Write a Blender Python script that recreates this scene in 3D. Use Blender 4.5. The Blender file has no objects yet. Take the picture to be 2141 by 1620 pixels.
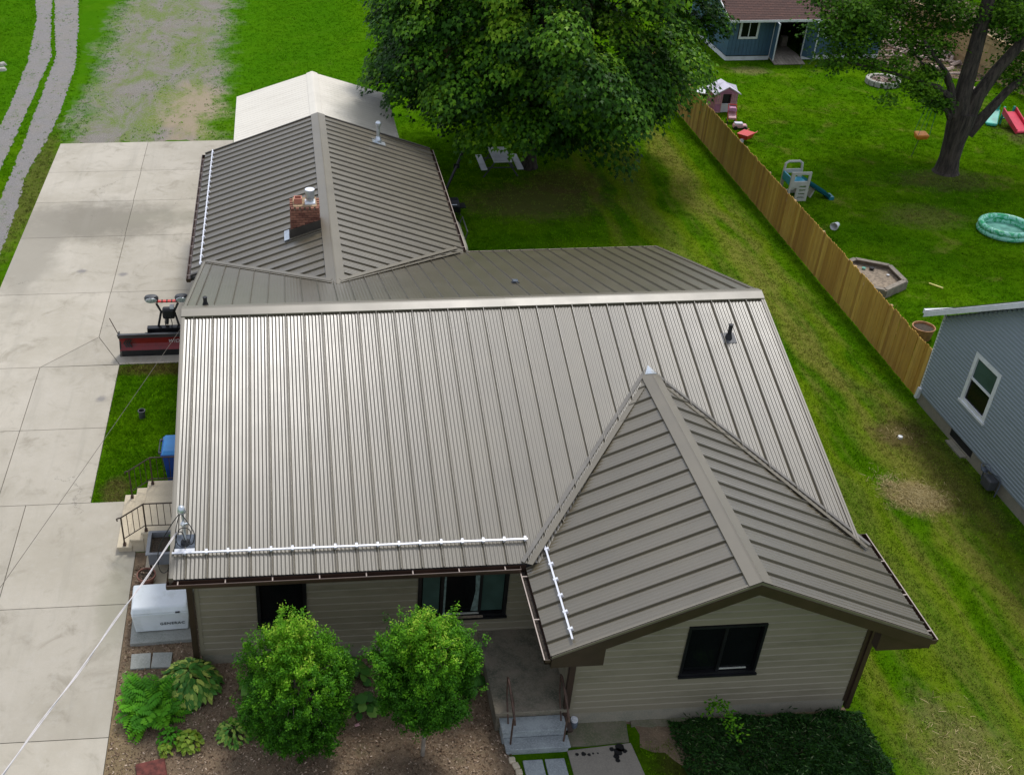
import bpy, math, random
import numpy as np
from mathutils import Vector, Matrix
random.seed(7)
RNG = np.random.default_rng(7)
SC = bpy.context.scene
COL = SC.collection
R = math.radians

# ------------------------------------------------------------------ camera
cd = bpy.data.cameras.new('camera')
cam = bpy.data.objects.new('camera', cd)
COL.objects.link(cam)
CP = Vector((2.40760, -15.13766, 17.47635))
FW = Vector((0.06457442, 0.83736205, -0.54282127))
RT = Vector((0.99732659, -0.07279713, 0.00634505))
UP = Vector((0.03420273, 0.54177981, 0.83982427))
m = Matrix((RT, UP, -FW)).transposed().to_4x4()
m.translation = CP
cam.matrix_world = m
cd.sensor_width = 36.0
cd.lens = 36.0 * 2289.85 / 2141
cd.shift_x = (1070.5 - 758.23) / 2141
cd.shift_y = (755.39 - 810.0) / 2141
cd.clip_end = 600
SC.camera = cam

# ------------------------------------------------------------------ light
SUNV = Vector((0.22, 0.43, 0.875)).normalized()
w = bpy.data.worlds.new('World')
SC.world = w
w.use_nodes = True
wn = w.node_tree
sky = wn.nodes.new('ShaderNodeTexSky')
sky.sky_type = 'NISHITA'
sky.sun_disc = False
sky.sun_elevation = math.asin(SUNV.z)
sky.sun_rotation = math.atan2(SUNV.x, SUNV.y)
sky.dust_density = 3.0
sky.air_density = 1.0
sky.altitude = 200
hsv = wn.nodes.new('ShaderNodeHueSaturation')
hsv.inputs['Saturation'].default_value = 0.65
wn.links.new(sky.outputs[0], hsv.inputs['Color'])
# thin bright cloud layer over the clear sky
cl = wn.nodes.new('ShaderNodeMix'); cl.data_type = 'RGBA'
cl.inputs[0].default_value = 0.62
cl.inputs[7].default_value = (5.6, 6.1, 7.4, 1)
wn.links.new(hsv.outputs[0], cl.inputs[6])
wn.links.new(cl.outputs[2], wn.nodes['Background'].inputs['Color'])
wn.nodes['Background'].inputs['Strength'].default_value = 0.125
sl = bpy.data.lights.new('sun', 'SUN')
sl.energy = 1.95
sl.angle = R(11)
sl.color = (1.0, 0.985, 0.965)
so = bpy.data.objects.new('sun', sl)
COL.objects.link(so)
so.rotation_euler = SUNV.to_track_quat('Z', 'Y').to_euler()
vs = SC.view_settings
vs.view_transform = 'Standard'
vs.look = 'None'
vs.gamma = 1.0
vs.use_curve_mapping = False
vs.exposure = 0.22
SC.cycles.max_bounces = 6
SC.cycles.transparent_max_bounces = 4

# ------------------------------------------------------------------ materials
class NT:
    def __init__(s, name):
        s.m = bpy.data.materials.new(name)
        s.m.use_nodes = True
        s.t = s.m.node_tree
        s.b = s.t.nodes['Principled BSDF']
        s.out = s.t.nodes['Material Output']
    def n(s, typ, **kw):
        x = s.t.nodes.new('ShaderNode' + typ)
        for k, v in kw.items():
            setattr(x, k, v)
        return x
    def l(s, a, b):
        s.t.links.new(a, b)
    def put(s, sock, v):
        if hasattr(v, 'node'):
            s.l(v, sock)
        else:
            if isinstance(v, tuple) and len(v) == 3 and len(sock.default_value) == 4:
                v = v + (1,)
            sock.default_value = v
    def math(s, op, a, b=0.0, c=0.0):
        x = s.n('Math', operation=op)
        s.put(x.inputs[0], a); s.put(x.inputs[1], b); s.put(x.inputs[2], c)
        return x.outputs[0]
    def mix(s, f, a, b, mode='MIX'):
        x = s.n('Mix', data_type='RGBA', blend_type=mode)
        s.put(x.inputs[0], f); s.put(x.inputs[6], a); s.put(x.inputs[7], b)
        return x.outputs[2]
    def ramp(s, f, lo, hi, a=0.0, b=1.0):
        x = s.n('MapRange', interpolation_type='SMOOTHSTEP')
        s.put(x.inputs[0], f)
        for i, v in enumerate((lo, hi, a, b)):
            x.inputs[i + 1].default_value = v
        return x.outputs[0]
    def pos(s):
        if not hasattr(s, '_p'):
            s._p = s.n('NewGeometry').outputs['Position']
        return s._p
    def obj(s):
        if not hasattr(s, '_o'):
            s._o = s.n('TexCoord').outputs['Object']
        return s._o
    def noise(s, scale, detail=3.0, rough=0.55, vec=None, sc=(1, 1, 1), dist=0.0, out=0):
        mp = s.n('Mapping')
        s.l(vec if vec is not None else s.pos(), mp.inputs[0])
        mp.inputs[3].default_value = sc
        x = s.n('TexNoise')
        s.l(mp.outputs[0], x.inputs['Vector'])
        x.inputs['Scale'].default_value = scale
        x.inputs['Detail'].default_value = detail
        x.inputs['Roughness'].default_value = rough
        x.inputs['Distortion'].default_value = dist
        return x.outputs[out]
    def xyz(s):
        if not hasattr(s, '_x'):
            x = s.n('SeparateXYZ')
            s.l(s.pos(), x.inputs[0])
            s._x = x.outputs
        return s._x
    def blob(s, cx, cy, rx, ry, soft=0.5, jit=None):
        X = s.xyz()
        a = s.math('DIVIDE', s.math('SUBTRACT', X[0], cx), rx)
        b = s.math('DIVIDE', s.math('SUBTRACT', X[1], cy), ry)
        d = s.math('SQRT', s.math('ADD', s.math('MULTIPLY', a, a), s.math('MULTIPLY', b, b)))
        if jit is not None:
            d = s.math('ADD', d, s.math('MULTIPLY', s.math('SUBTRACT', jit, 0.5), 1.6))
        return s.ramp(d, 1.0 - soft, 1.0 + soft, 1.0, 0.0)
    def bump(s, h, strength=0.4, dist=0.02):
        x = s.n('Bump')
        x.inputs['Strength'].default_value = strength
        x.inputs['Distance'].default_value = dist
        s.l(h, x.inputs['Height'])
        s.l(x.outputs[0], s.b.inputs['Normal'])
    def fin(s, col, rough=0.7, metal=0.0, spec=None):
        s.put(s.b.inputs['Base Color'], col)
        s.put(s.b.inputs['Roughness'], rough)
        s.b.inputs['Metallic'].default_value = metal
        if spec is not None:
            s.b.inputs['Specular IOR Level'].default_value = spec
        return s.m

def simple(name, col, rough=0.6, metal=0.0, var=0.15, scale=3.0, bump=0.0, bscale=60.0, rnd=0.0, spec=None, dirt=None):
    s = NT(name)
    n1 = s.noise(scale, 4)
    k = s.ramp(n1, 0.3, 0.7, 1 - var, 1 + var)
    x = s.n('VectorMath', operation='SCALE')
    x.inputs[0].default_value = col
    s.put(x.inputs['Scale'], k)
    c = x.outputs[0]
    if rnd:
        oi = s.n('ObjectInfo').outputs['Random']
        y = s.n('VectorMath', operation='SCALE')
        s.l(c, y.inputs[0])
        s.put(y.inputs['Scale'], s.math('ADD', s.math('MULTIPLY', oi, 2 * rnd), 1 - rnd))
        c = y.outputs[0]
    if dirt:
        dc, amt, dsc = dirt
        c = s.mix(s.math('MULTIPLY', s.ramp(s.noise(dsc, 5, 0.65), 0.48, 0.7), amt), c, dc)
    if bump:
        s.bump(s.noise(bscale, 3), bump, 0.01)
    return s.fin(c, rough, metal, spec)

def lawn_color(s):
    big = s.noise(0.30, 3)
    mid = s.noise(1.3, 4, 0.6)
    fine = s.noise(16, 4, 0.7)
    X = s.xyz()
    g = s.mix(s.ramp(big, 0.35, 0.65), (0.062, 0.190, 0.003), (0.118, 0.255, 0.004))
    g = s.mix(s.math('MULTIPLY', s.ramp(mid, 0.42, 0.68), 0.62), g, (0.026, 0.100, 0.000))
    g = s.mix(s.math('MULTIPLY', s.ramp(fine, 0.45, 0.72), 0.5), g, (0.170, 0.330, 0.001))
    # open field at the back is richer
    field = s.math('MULTIPLY', s.ramp(X[1], 27, 34), s.ramp(X[0], 12, 3))
    g = s.mix(s.math('MULTIPLY', field, 0.7), g, (0.060, 0.215, 0.004))
    # dry streaks along the side yard
    st = s.noise(1.0, 5, 0.62, sc=(1.6, 0.22, 1))
    wob = s.math('MULTIPLY', s.math('SUBTRACT', s.noise(0.25, 2), 0.5), 2.2)
    xx = s.math('ADD', X[0], wob)
    t1 = s.math('SUBTRACT', 1.0, s.ramp(s.math('ABSOLUTE', s.math('SUBTRACT', xx, 18.15)), 0.25, 0.95))
    t2 = s.math('SUBTRACT', 1.0, s.ramp(s.math('ABSOLUTE', s.math('SUBTRACT', xx, 16.0)), 0.1, 0.8))
    tr = s.math('MAXIMUM', t1, s.math('MULTIPLY', t2, 0.6))
    inside = s.math('MULTIPLY', s.ramp(X[0], 13.0, 14.2), s.ramp(X[0], 19.7, 19.3))
    dry = s.math('MULTIPLY', s.math('MULTIPLY', s.ramp(st, 0.30, 0.56), tr), inside)
    dry = s.math('MAXIMUM', dry, s.math('MULTIPLY', s.math('MULTIPLY', s.ramp(st, 0.46, 0.70), inside), 0.75))
    mow = s.math('SINE', s.math('MULTIPLY', xx, 5.4))
    g = s.mix(s.math('MULTIPLY', s.math('MULTIPLY', s.ramp(mow, -0.4, 0.8), inside), 0.50), g, (0.25, 0.33, 0.012))
    # patchy clover/dry in the yards
    pat = s.ramp(s.noise(0.8, 5, 0.65, dist=0.6), 0.54, 0.74)
    yard = s.math('MULTIPLY', s.ramp(X[0], 19.5, 20.5), 0.55)
    dry = s.math('MAXIMUM', dry, s.math('MULTIPLY', pat, s.math('ADD', yard, 0.12)))
    g = s.mix(s.math('MULTIPLY', dry, 0.85), g, (0.300, 0.275, 0.060))
    jit = s.noise(2.2, 5, 0.7)
    for (cx, cy, rx, ry, col, a) in [
            (17.75, 4.75, 0.75, 0.62, (0.42, 0.30, 0.14), 0.95), (18.5, 7.3, 0.7, 0.55, (0.17, 0.10, 0.055), 0.8),
            (14.9, -3.4, 0.9, 2.0, (0.30, 0.25, 0.10), 0.75),
            (11.8, 22.6, 2.6, 1.5, (0.24, 0.155, 0.08), 0.55), (13.4, 24.3, 1.6, 1.2, (0.20, 0.125, 0.065), 0.55),
            (26.0, 20.4, 1.4, 1.0, (0.16, 0.13, 0.05), 0.6), (25.8, 37.4, 0.9, 0.6, (0.30, 0.24, 0.11), 0.7),
            (28.6, 23.6, 1.8, 1.0, (0.14, 0.10, 0.05), 0.6), (-2.05, 6.3, 0.35, 0.5, (0.22, 0.13, 0.07), 0.7),
            (36.5, 28.0, 2.5, 2.0, (0.15, 0.10, 0.06), 0.9), (9.8, -2.5, 0.9, 1.0, (0.07, 0.045, 0.02), 0.8),
            (-1.2, 11.8, 1.5, 0.35, (0.13, 0.08, 0.035), 0.9), (-7.4, 25, 0.5, 5.5, (0.17, 0.12, 0.05), 0.6),
            (19.1, 6.0, 0.7, 3.0, (0.13, 0.09, 0.04), 0.55)]:
        g = s.mix(s.math('MULTIPLY', s.blob(cx, cy, rx, ry, 0.45, jit), a), g, col)
    return g

s = NT('lawn_soil')
lc = lawn_color(s)
lc2 = s.mix(0.35, lc, (0.025, 0.050, 0.002))
s.bump(s.noise(22, 5, 0.8), 0.9, 0.05)
M_LAWN = s.fin(lc2, 1.0, 0, 0.0)
s = NT('grass_blades')
at = s.n('Attribute', attribute_name='rnd').outputs['Fac']
gc = lawn_color(s)
gc = s.mix(s.math('MULTIPLY', at, 0.35), gc, (0.18, 0.36, 0.002))
x_ = s.n('VectorMath', operation='SCALE'); s.l(gc, x_.inputs[0]); s.put(x_.inputs['Scale'], s.math('ADD', s.math('MULTIPLY', at, 0.80), 0.80))
s.fin(x_.outputs[0], 1.0, 0, 0.0)
tl = s.n('BsdfTranslucent'); s.l(x_.outputs[0], tl.inputs['Color'])
mx = s.n('MixShader'); mx.inputs[0].default_value = 0.3
s.l(s.b.outputs[0], mx.inputs[1]); s.l(tl.outputs[0], mx.inputs[2]); s.l(mx.outputs[0], s.out.inputs['Surface'])
M_BLADE = s.m

def leaf_mat(name, cols, trans=0.3, rough=0.5, spec=0.35):
    s = NT(name)
    a = s.n('Attribute', attribute_name='rnd').outputs['Fac']
    cr = s.n('ValToRGB')
    cr.color_ramp.interpolation = 'LINEAR'
    el = cr.color_ramp.elements
    el[0].position = cols[0][0]; el[0].color = cols[0][1] + (1,)
    el[1].position = cols[-1][0]; el[1].color = cols[-1][1] + (1,)
    for p, c in cols[1:-1]:
        e = el.new(p); e.color = c + (1,)
    s.l(a, cr.inputs[0])
    c = cr.outputs[0]
    s.fin(c, rough, 0, spec)
    tl = s.n('BsdfTranslucent'); s.l(c, tl.inputs['Color'])
    mx = s.n('MixShader'); mx.inputs[0].default_value = trans
    s.l(s.b.outputs[0], mx.inputs[1]); s.l(tl.outputs[0], mx.inputs[2]); s.l(mx.outputs[0], s.out.inputs['Surface'])
    return s.m

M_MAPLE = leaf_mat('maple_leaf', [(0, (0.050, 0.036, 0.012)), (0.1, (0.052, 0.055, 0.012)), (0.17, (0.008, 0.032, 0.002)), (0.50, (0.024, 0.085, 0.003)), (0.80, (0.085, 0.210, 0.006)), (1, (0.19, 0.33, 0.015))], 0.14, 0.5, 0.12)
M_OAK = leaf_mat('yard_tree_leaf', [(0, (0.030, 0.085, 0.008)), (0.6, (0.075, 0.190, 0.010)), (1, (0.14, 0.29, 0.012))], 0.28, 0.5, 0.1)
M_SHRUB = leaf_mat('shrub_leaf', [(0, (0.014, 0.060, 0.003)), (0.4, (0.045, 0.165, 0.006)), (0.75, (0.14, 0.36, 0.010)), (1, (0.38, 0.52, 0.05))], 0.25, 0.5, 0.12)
M_HOSTA = leaf_mat('hosta_leaf', [(0, (0.04, 0.13, 0.02)), (0.45, (0.08, 0.24, 0.03)), (1, (0.56, 0.64, 0.12))], 0.15, 0.5, 0.2)
M_FERN = leaf_mat('fern_leaf', [(0, (0.03, 0.12, 0.008)), (0.6, (0.08, 0.30, 0.015)), (1, (0.16, 0.42, 0.015))], 0.2, 0.5, 0.1)
M_LIME = leaf_mat('lime_leaf', [(0, (0.08, 0.18, 0.01)), (0.6, (0.20, 0.33, 0.02)), (1, (0.34, 0.42, 0.05))], 0.25, 0.5, 0.3)
M_YEW = leaf_mat('dark_needle', [(0, (0.010, 0.034, 0.004)), (0.7, (0.022, 0.080, 0.008)), (0.96, (0.05, 0.14, 0.014)), (1, (0.25, 0.30, 0.14))], 0.12, 0.6, 0.2)

# painted roof metal
def roof_mat(name, col, coat=0.85, r0=0.36):
    s = NT(name)
    k = s.ramp(s.noise(0.9, 5, 0.6), 0.3, 0.7, 0.93, 1.07)
    x = s.n('VectorMath', operation='SCALE'); x.inputs[0].default_value = col; s.put(x.inputs['Scale'], k)
    oi = s.n('ObjectInfo').outputs['Random']
    y = s.n('VectorMath', operation='SCALE'); s.l(x.outputs[0], y.inputs[0]); s.put(y.inputs['Scale'], s.math('ADD', s.math('MULTIPLY', oi, 0.07), 0.965))
    c = y.outputs[0]
    st = s.ramp(s.noise(2.0, 5, 0.7, sc=(1, 1, 1)), 0.56, 0.78)
    c = s.mix(s.math('MULTIPLY', st, 0.12), c, (0.10, 0.10, 0.07))
    s.put(s.b.inputs['Roughness'], s.ramp(s.noise(1.4, 4), 0.3, 0.7, r0, r0 + .08))
    s.b.inputs['Base Color'].default_value = (1, 1, 1, 1)
    s.l(c, s.b.inputs['Base Color'])
    s.b.inputs['Metallic'].default_value = 0.15
    s.b.inputs['Specular IOR Level'].default_value = 0.8
    s.b.inputs['Coat Weight'].default_value = coat
    s.b.inputs['Coat IOR'].default_value = 1.75
    s.b.inputs['Coat Roughness'].default_value = r0 - .03
    s.b.inputs['Coat Tint'].default_value = (1, 1, 1, 1)
    return s.m
M_ROOF = roof_mat('bronze_roof_paint', (0.108, 0.088, 0.048))
M_CAP = roof_mat('bronze_cap_paint', (0.150, 0.126, 0.080), 0.55, 0.46)
M_VALLEY_ = simple('valley_paint', (0.20, 0.185, 0.16), 0.75, 0, 0.1, spec=0.2)
M_DECK = simple('roof_underlayment', (0.035, 0.032, 0.030), 0.8)
s = NT('beige_roof_paint')
X = s.xyz()
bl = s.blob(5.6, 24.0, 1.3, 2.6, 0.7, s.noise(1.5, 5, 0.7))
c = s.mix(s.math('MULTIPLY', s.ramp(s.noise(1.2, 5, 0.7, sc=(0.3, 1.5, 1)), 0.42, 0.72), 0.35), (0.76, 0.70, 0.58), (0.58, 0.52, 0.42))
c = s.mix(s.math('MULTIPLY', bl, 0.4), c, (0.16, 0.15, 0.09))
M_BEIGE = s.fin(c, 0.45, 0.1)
M_BROWN = simple('brown_trim', (0.040, 0.022, 0.014), 0.45, 0, 0.15)
M_GUTTER = simple('gutter_enamel', (0.060, 0.034, 0.022), 0.35, 0.1, 0.15)
M_GUTIN = simple('gutter_dirt', (0.035, 0.026, 0.018), 0.9, 0, 0.5, 20, 0.6, 80)
M_GUTLIP = simple('gutter_lip', (0.34, 0.27, 0.22), 0.4)
M_WHITE = simple('white_paint', (0.72, 0.73, 0.73), 0.4, 0, 0.06, dirt=((0.35, 0.34, 0.30), 0.3, 4))
M_WHITEMETAL = simple('white_rail_metal', (0.85, 0.85, 0.88), 0.3, 0.2, 0.04)
M_BLACK = simple('black_rubber', (0.012, 0.012, 0.013), 0.55)
M_BLACKM = simple('black_metal', (0.015, 0.015, 0.016), 0.35, 0.3, 0.3)
M_GALV = simple('galvanized_steel', (0.60, 0.64, 0.66), 0.32, 0.75, 0.15, 6)
M_LEAD = simple('lead_flashing', (0.10, 0.115, 0.135), 0.75, 0.0, 0.4, 9, spec=0.15)
M_DARKFL = simple('dark_flashing', (0.055, 0.048, 0.038), 0.45, 0.2, 0.2)
def siding(name, col, stain):
    s = NT(name)
    k = s.ramp(s.noise(0.9, 5, 0.65, sc=(1, 1, 3)), 0.45, 0.72)
    c = s.mix(s.math('MULTIPLY', k, 0.45), col, stain)
    oi = s.n('ObjectInfo').outputs['Random']
    y = s.n('VectorMath', operation='SCALE'); s.l(c, y.inputs[0]); s.put(y.inputs['Scale'], s.math('ADD', s.math('MULTIPLY', oi, 0.08), 0.96))
    s.bump(s.noise(30, 3, sc=(0.15, 0.15, 2)), 0.2, 0.004)
    return s.fin(y.outputs[0], 0.55)
M_SIDE = siding('tan_siding', (0.255, 0.220, 0.150), (0.140, 0.125, 0.07))
M_BLUES = siding('blue_grey_siding', (0.255, 0.300, 0.320), (0.215, 0.255, 0.27))
M_SHEDB = siding('shed_blue_boards', (0.065, 0.135, 0.205), (0.05, 0.09, 0.12))
M_PANE = simple('window_glass', (0.005, 0.006, 0.006), 0.10, 0, 0.1, spec=0.18)
M_PANEG = simple('screened_glass', (0.045, 0.085, 0.07), 0.35, 0, 0.15, spec=0.25)
M_CURT = simple('curtain_cloth', (0.16, 0.22, 0.20), 0.8, 0, 0.3, 12)
s = NT('driveway_concrete')
c = s.mix(s.ramp(s.noise(0.35, 5, 0.65), 0.35, 0.65), (0.41, 0.365, 0.28), (0.49, 0.44, 0.35))
c = s.mix(s.math('MULTIPLY', s.ramp(s.noise(1.0, 6, 0.7, dist=0.8), 0.5, 0.75), 0.75), c, (0.26, 0.225, 0.16))
c = s.mix(s.math('MULTIPLY', s.ramp(s.noise(4.0, 6, 0.75), 0.5, 0.7), 0.22), c, (0.54, 0.505, 0.43))
jn = s.noise(0.9, 5, 0.7)
c = s.mix(s.math('MULTIPLY', s.blob(-4.6, 21.8, 3.0, 1.5, 0.5, jn), 0.9), c, (0.215, 0.19, 0.14))
c = s.mix(s.math('MULTIPLY', s.blob(-6.4, 19.2, 0.9, 3.2, 0.5, jn), 0.8), c, (0.29, 0.26, 0.20))
c = s.mix(s.math('MULTIPLY', s.blob(-1.9, 22.0, 1.8, 0.5, 0.6, jn), 0.45), c, (0.26, 0.24, 0.17))
c = s.mix(s.math('MULTIPLY', s.blob(-1.6, 2.6, 0.35, 1.5, 0.6, jn), 0.5), c, (0.25, 0.24, 0.16))
for (bx, by) in [(-4.5, 17.9), (-3.1, 17.6), (-2.9, 10.3), (-4.4, -0.3)]:
    c = s.mix(s.math('MULTIPLY', s.blob(bx, by, 0.13, 0.13, 0.6, s.noise(7, 4)), 0.7), c, (0.17, 0.16, 0.16))
c = s.mix(s.math('MULTIPLY', s.ramp(s.noise(45, 4, 0.8), 0.35, 0.65), 0.18), c, (0.3, 0.28, 0.24))
c = s.mix(s.math('MULTIPLY', s.ramp(s.noise(1.0, 5, 0.65, sc=(2.2, 0.16, 1)), 0.5, 0.75), 0.30), c, (0.29, 0.265, 0.21))
oi = s.n('ObjectInfo').outputs['Random']
y = s.n('VectorMath', operation='SCALE'); s.l(c, y.inputs[0]); s.put(y.inputs['Scale'], s.math('ADD', s.math('MULTIPLY', oi, 0.14), 0.93)); c = y.outputs[0]
crk = s.n('TexVoronoi', feature='DISTANCE_TO_EDGE'); crk.inputs['Scale'].default_value = 0.32
mpc = s.n('VectorMath', operation='ADD'); nzc = s.noise(1.2, 5, 0.7, out=1)
s.l(s.pos(), mpc.inputs[0]); s.l(nzc, mpc.inputs[1]); s.l(mpc.outputs[0], crk.inputs['Vector'])
c = s.mix(s.math('MULTIPLY', s.math('MULTIPLY', s.ramp(crk.outputs[0], 0.001, 0.004, 1, 0), s.ramp(s.noise(0.4, 3), 0.55, 0.6)), 0.5), c, (0.12, 0.11, 0.09))
s.bump(s.noise(60, 4, 0.8), 0.25, 0.01)
M_CONC = s.fin(c, 0.85)
def conc(name, a, b, c3, sc=1.5, f=30, rough=0.9):
    s = NT(name)
    c = s.mix(s.ramp(s.noise(sc, 6, 0.7), 0.35, 0.65), a, b)
    c = s.mix(s.math('MULTIPLY', s.ramp(s.noise(f, 4, 0.8), 0.45, 0.62), 0.55), c, c3)
    s.bump(s.noise(f * 1.5, 4, 0.8), 0.4, 0.01)
    return s.fin(c, rough)
M_STEP = conc('step_concrete', (0.62, 0.53, 0.37), (0.50, 0.42, 0.29), (0.66, 0.57, 0.42), 1.2)
M_PORCH = conc('weathered_porch', (0.22, 0.185, 0.13), (0.09, 0.09, 0.058), (0.26, 0.22, 0.165), 1.6)
M_FSTEP = conc('front_step_concrete', (0.34, 0.37, 0.36), (0.22, 0.24, 0.24), (0.42, 0.45, 0.44), 2.0)
M_OLD = conc('old_mossy_concrete', (0.17, 0.15, 0.10), (0.11, 0.12, 0.06), (0.24, 0.20, 0.14), 2.5)
M_WALK = conc('walk_concrete', (0.27, 0.24, 0.19), (0.22, 0.195, 0.155), (0.33, 0.29, 0.23), 1.5)
M_PAVER = conc('paver_concrete', (0.33, 0.33, 0.29), (0.25, 0.26, 0.22), (0.40, 0.40, 0.36), 3)
M_FOUND = conc('foundation_concrete', (0.27, 0.24, 0.175), (0.2, 0.19, 0.14), (0.32, 0.28, 0.2), 2)
M_JOINT = simple('joint_dirt', (0.09, 0.078, 0.058), 0.95)
M_STAIN = simple('black_oil', (0.006, 0.006, 0.007), 0.5)
# gravel
s = NT('gravel')
f1 = s.noise(38, 5, 0.8)
c = s.mix(s.ramp(f1, 0.35, 0.65), (0.13, 0.12, 0.112), (0.31, 0.29, 0.27))
c = s.mix(s.math('MULTIPLY', s.ramp(s.noise(0.8, 6, .7), 0.4, 0.7), 0.4), c, (0.25, 0.215, 0.165))
c = s.mix(s.math('MULTIPLY', s.ramp(s.noise(1.3, 8, .8), 0.54, 0.68), 0.6), c, (0.10, 0.15, 0.03))
s.bump(f1, 0.8, 0.03)
M_GRAV = s.fin(c, 0.95)
s = NT('weedy_gravel')
lcg = lawn_color(s)
c = s.mix(s.ramp(s.noise(26, 5, 0.8), 0.35, 0.65), (0.13, 0.12, 0.105), (0.34, 0.31, 0.265))
c = s.mix(s.math('MULTIPLY', s.ramp(s.noise(1.2, 5, 0.7), 0.45, 0.7), 0.4), c, (0.20, 0.165, 0.115))
tan = s.math('MULTIPLY', s.blob(-1.3, 33.0, 1.9, 3.6, 0.5, s.noise(0.8, 5, 0.7)), 0.8)
c = s.mix(tan, c, (0.36, 0.285, 0.19))
wd = s.ramp(s.noise(0.55, 9, 0.76, sc=(1, 0.42, 1), dist=0.5), 0.42, 0.60)
fr = s.ramp(s.noise(9, 5, 0.8), 0.30, 0.62)
wd = s.math('MULTIPLY', s.math('MAXIMUM', wd, s.blob(-3.6, 31.5, 0.7, 1.6, 0.5, s.noise(1.5, 4))), fr)
X = s.xyz()
ctr = s.math('ADD', s.math('ABSOLUTE', s.math('ADD', X[0], 3.6)), s.math('MULTIPLY', s.math('SUBTRACT', s.noise(0.5, 8, 0.75), 0.5), 6.0))
edge = s.ramp(ctr, 2.2, 4.0)
lcg = s.mix(0.35, lcg, (0.025, 0.050, 0.002))
c = s.mix(s.math('MULTIPLY', wd, 0.9), c, (0.120, 0.200, 0.008))
c = s.mix(edge, c, lcg)
s.bump(s.noise(30, 5, 0.8), 0.8, 0.03)
M_WEEDG = s.fin(c, 1.0, 0, 0.0)
s = NT('mulch_soil')
c = s.mix(s.ramp(s.noise(1.1, 5, 0.7), 0.35, 0.65), (0.26, 0.18, 0.105), (0.15, 0.105, 0.062))
c = s.mix(s.ramp(s.noise(40, 4, 0.8), 0.5, 0.68), c, (0.36, 0.26, 0.17))
c = s.mix(s.math('MULTIPLY', s.ramp(s.noise(0.7, 5, 0.7), 0.55, 0.7), 0.45), c, (0.06, 0.09, 0.015))
c = s.mix(s.math('MULTIPLY', s.blob(-1.1, -1.3, 0.35, 1.3, 0.6, s.noise(1.2, 4)), 0.7), c, (0.29, 0.21, 0.10))
s.bump(s.noise(40, 4, 0.8), 1.0, 0.03)
M_MULCH = s.fin(c, 0.95)
M_CHIP = leaf_mat('bark_chip', [(0, (0.07, 0.042, 0.026)), (0.5, (0.24, 0.16, 0.10)), (1, (0.58, 0.45, 0.33))], 0.0, 0.9, 0.1)
s = NT('fence_cedar')
oi = s.n('ObjectInfo').outputs['Random']
c = s.mix(oi, (0.44, 0.235, 0.028), (0.64, 0.40, 0.075))
c = s.mix(s.math('MULTIPLY', s.ramp(s.math('FRACT', s.math('MULTIPLY', oi, 7.3)), 0.7, 0.95), 0.7), c, (0.30, 0.135, 0.015))
c = s.mix(s.math('MULTIPLY', s.ramp(s.noise(9, 4, 0.7, sc=(3, 3, 0.3)), 0.45, 0.7), 0.45), c, (0.22, 0.13, 0.045))
low = s.math('MULTIPLY', s.ramp(s.noise(0.7, 3), 0.4, 0.7), 0.35)
c = s.mix(low, c, (0.36, 0.17, 0.045))
M_FENCE = s.fin(c, 0.8)
M_FENCE2 = simple('raw_fence_wood', (0.42, 0.29, 0.14), 0.8, 0, 0.15, 3, rnd=0.12)
s = NT('chimney_brick')
oi = s.n('ObjectInfo').outputs['Random']
c = s.mix(oi, (0.13, 0.045, 0.028), (0.34, 0.15, 0.09))
c = s.mix(s.math('MULTIPLY', s.ramp(s.noise(25, 4), 0.5, 0.7), 0.4), c, (0.12, 0.05, 0.03))
s.bump(s.noise(60, 3), 0.4, 0.01)
M_BRICK = s.fin(c, 0.85)
M_MORTAR = simple('mortar', (0.11, 0.085, 0.06), 0.95, 0, 0.3, 20)
M_CROWN = simple('chimney_wash', (0.33, 0.23, 0.13), 0.9, 0, 0.35, 12)
M_CLAY = simple('clay_flue', (0.50, 0.20, 0.13), 0.7, 0, 0.15)
s = NT('tree_bark')
b1 = s.noise(6, 6, 0.7, sc=(1.5, 1.5, 0.25))
c = s.mix(s.ramp(b1, 0.35, 0.65), (0.020, 0.015, 0.011), (0.080, 0.062, 0.046))
s.bump(b1, 1.0, 0.06)
M_BARK = s.fin(c, 0.9)
M_RUST = simple('rusty_iron', (0.085, 0.048, 0.032), 0.6, 0.2, 0.4, 12)
M_IRON = simple('brown_iron', (0.055, 0.035, 0.02), 0.5, 0.2, 0.3, 8)
M_RED = simple('plow_red', (0.22, 0.006, 0.006), 0.35, 0, 0.2, 2, dirt=((0.06, 0.01, 0.01), 0.6, 2))
M_BRED = simple('bright_red', (0.62, 0.04, 0.03), 0.4, 0, 0.1)
M_LENS = simple('lamp_lens', (0.55, 0.58, 0.6), 0.15, 0.4, 0.4, 30)
M_GEN = simple('generator_white', (0.74, 0.78, 0.78), 0.35, 0, 0.05, 2, dirt=((0.45, 0.48, 0.42), 0.35, 3))
M_DGREY = simple('dark_grey_plastic', (0.06, 0.062, 0.065), 0.5)
M_BLUEBIN = simple('blue_bin_plastic', (0.012, 0.06, 0.30), 0.4, 0, 0.1)
M_BLUELID = simple('blue_lid_plastic', (0.03, 0.22, 0.52), 0.35, 0, 0.08)
M_TERRA = simple('terracotta', (0.26, 0.115, 0.075), 0.7, 0, 0.25, 8)
M_SOIL = simple('potting_soil', (0.06, 0.045, 0.03), 0.95, 0, 0.6, 30, 0.9, 50)
M_GPLANT = simple('grey_planter', (0.22, 0.23, 0.24), 0.6, 0, 0.15)
M_PINK = simple('pink_plastic', (0.50, 0.20, 0.34), 0.5, 0, 0.15, 5)
M_PINK2 = simple('pale_pink_plastic', (0.62, 0.33, 0.34), 0.5, 0, 0.15, 5)
M_LILAC = simple('lilac_white_plastic', (0.66, 0.62, 0.70), 0.45, 0, 0.08)
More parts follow.
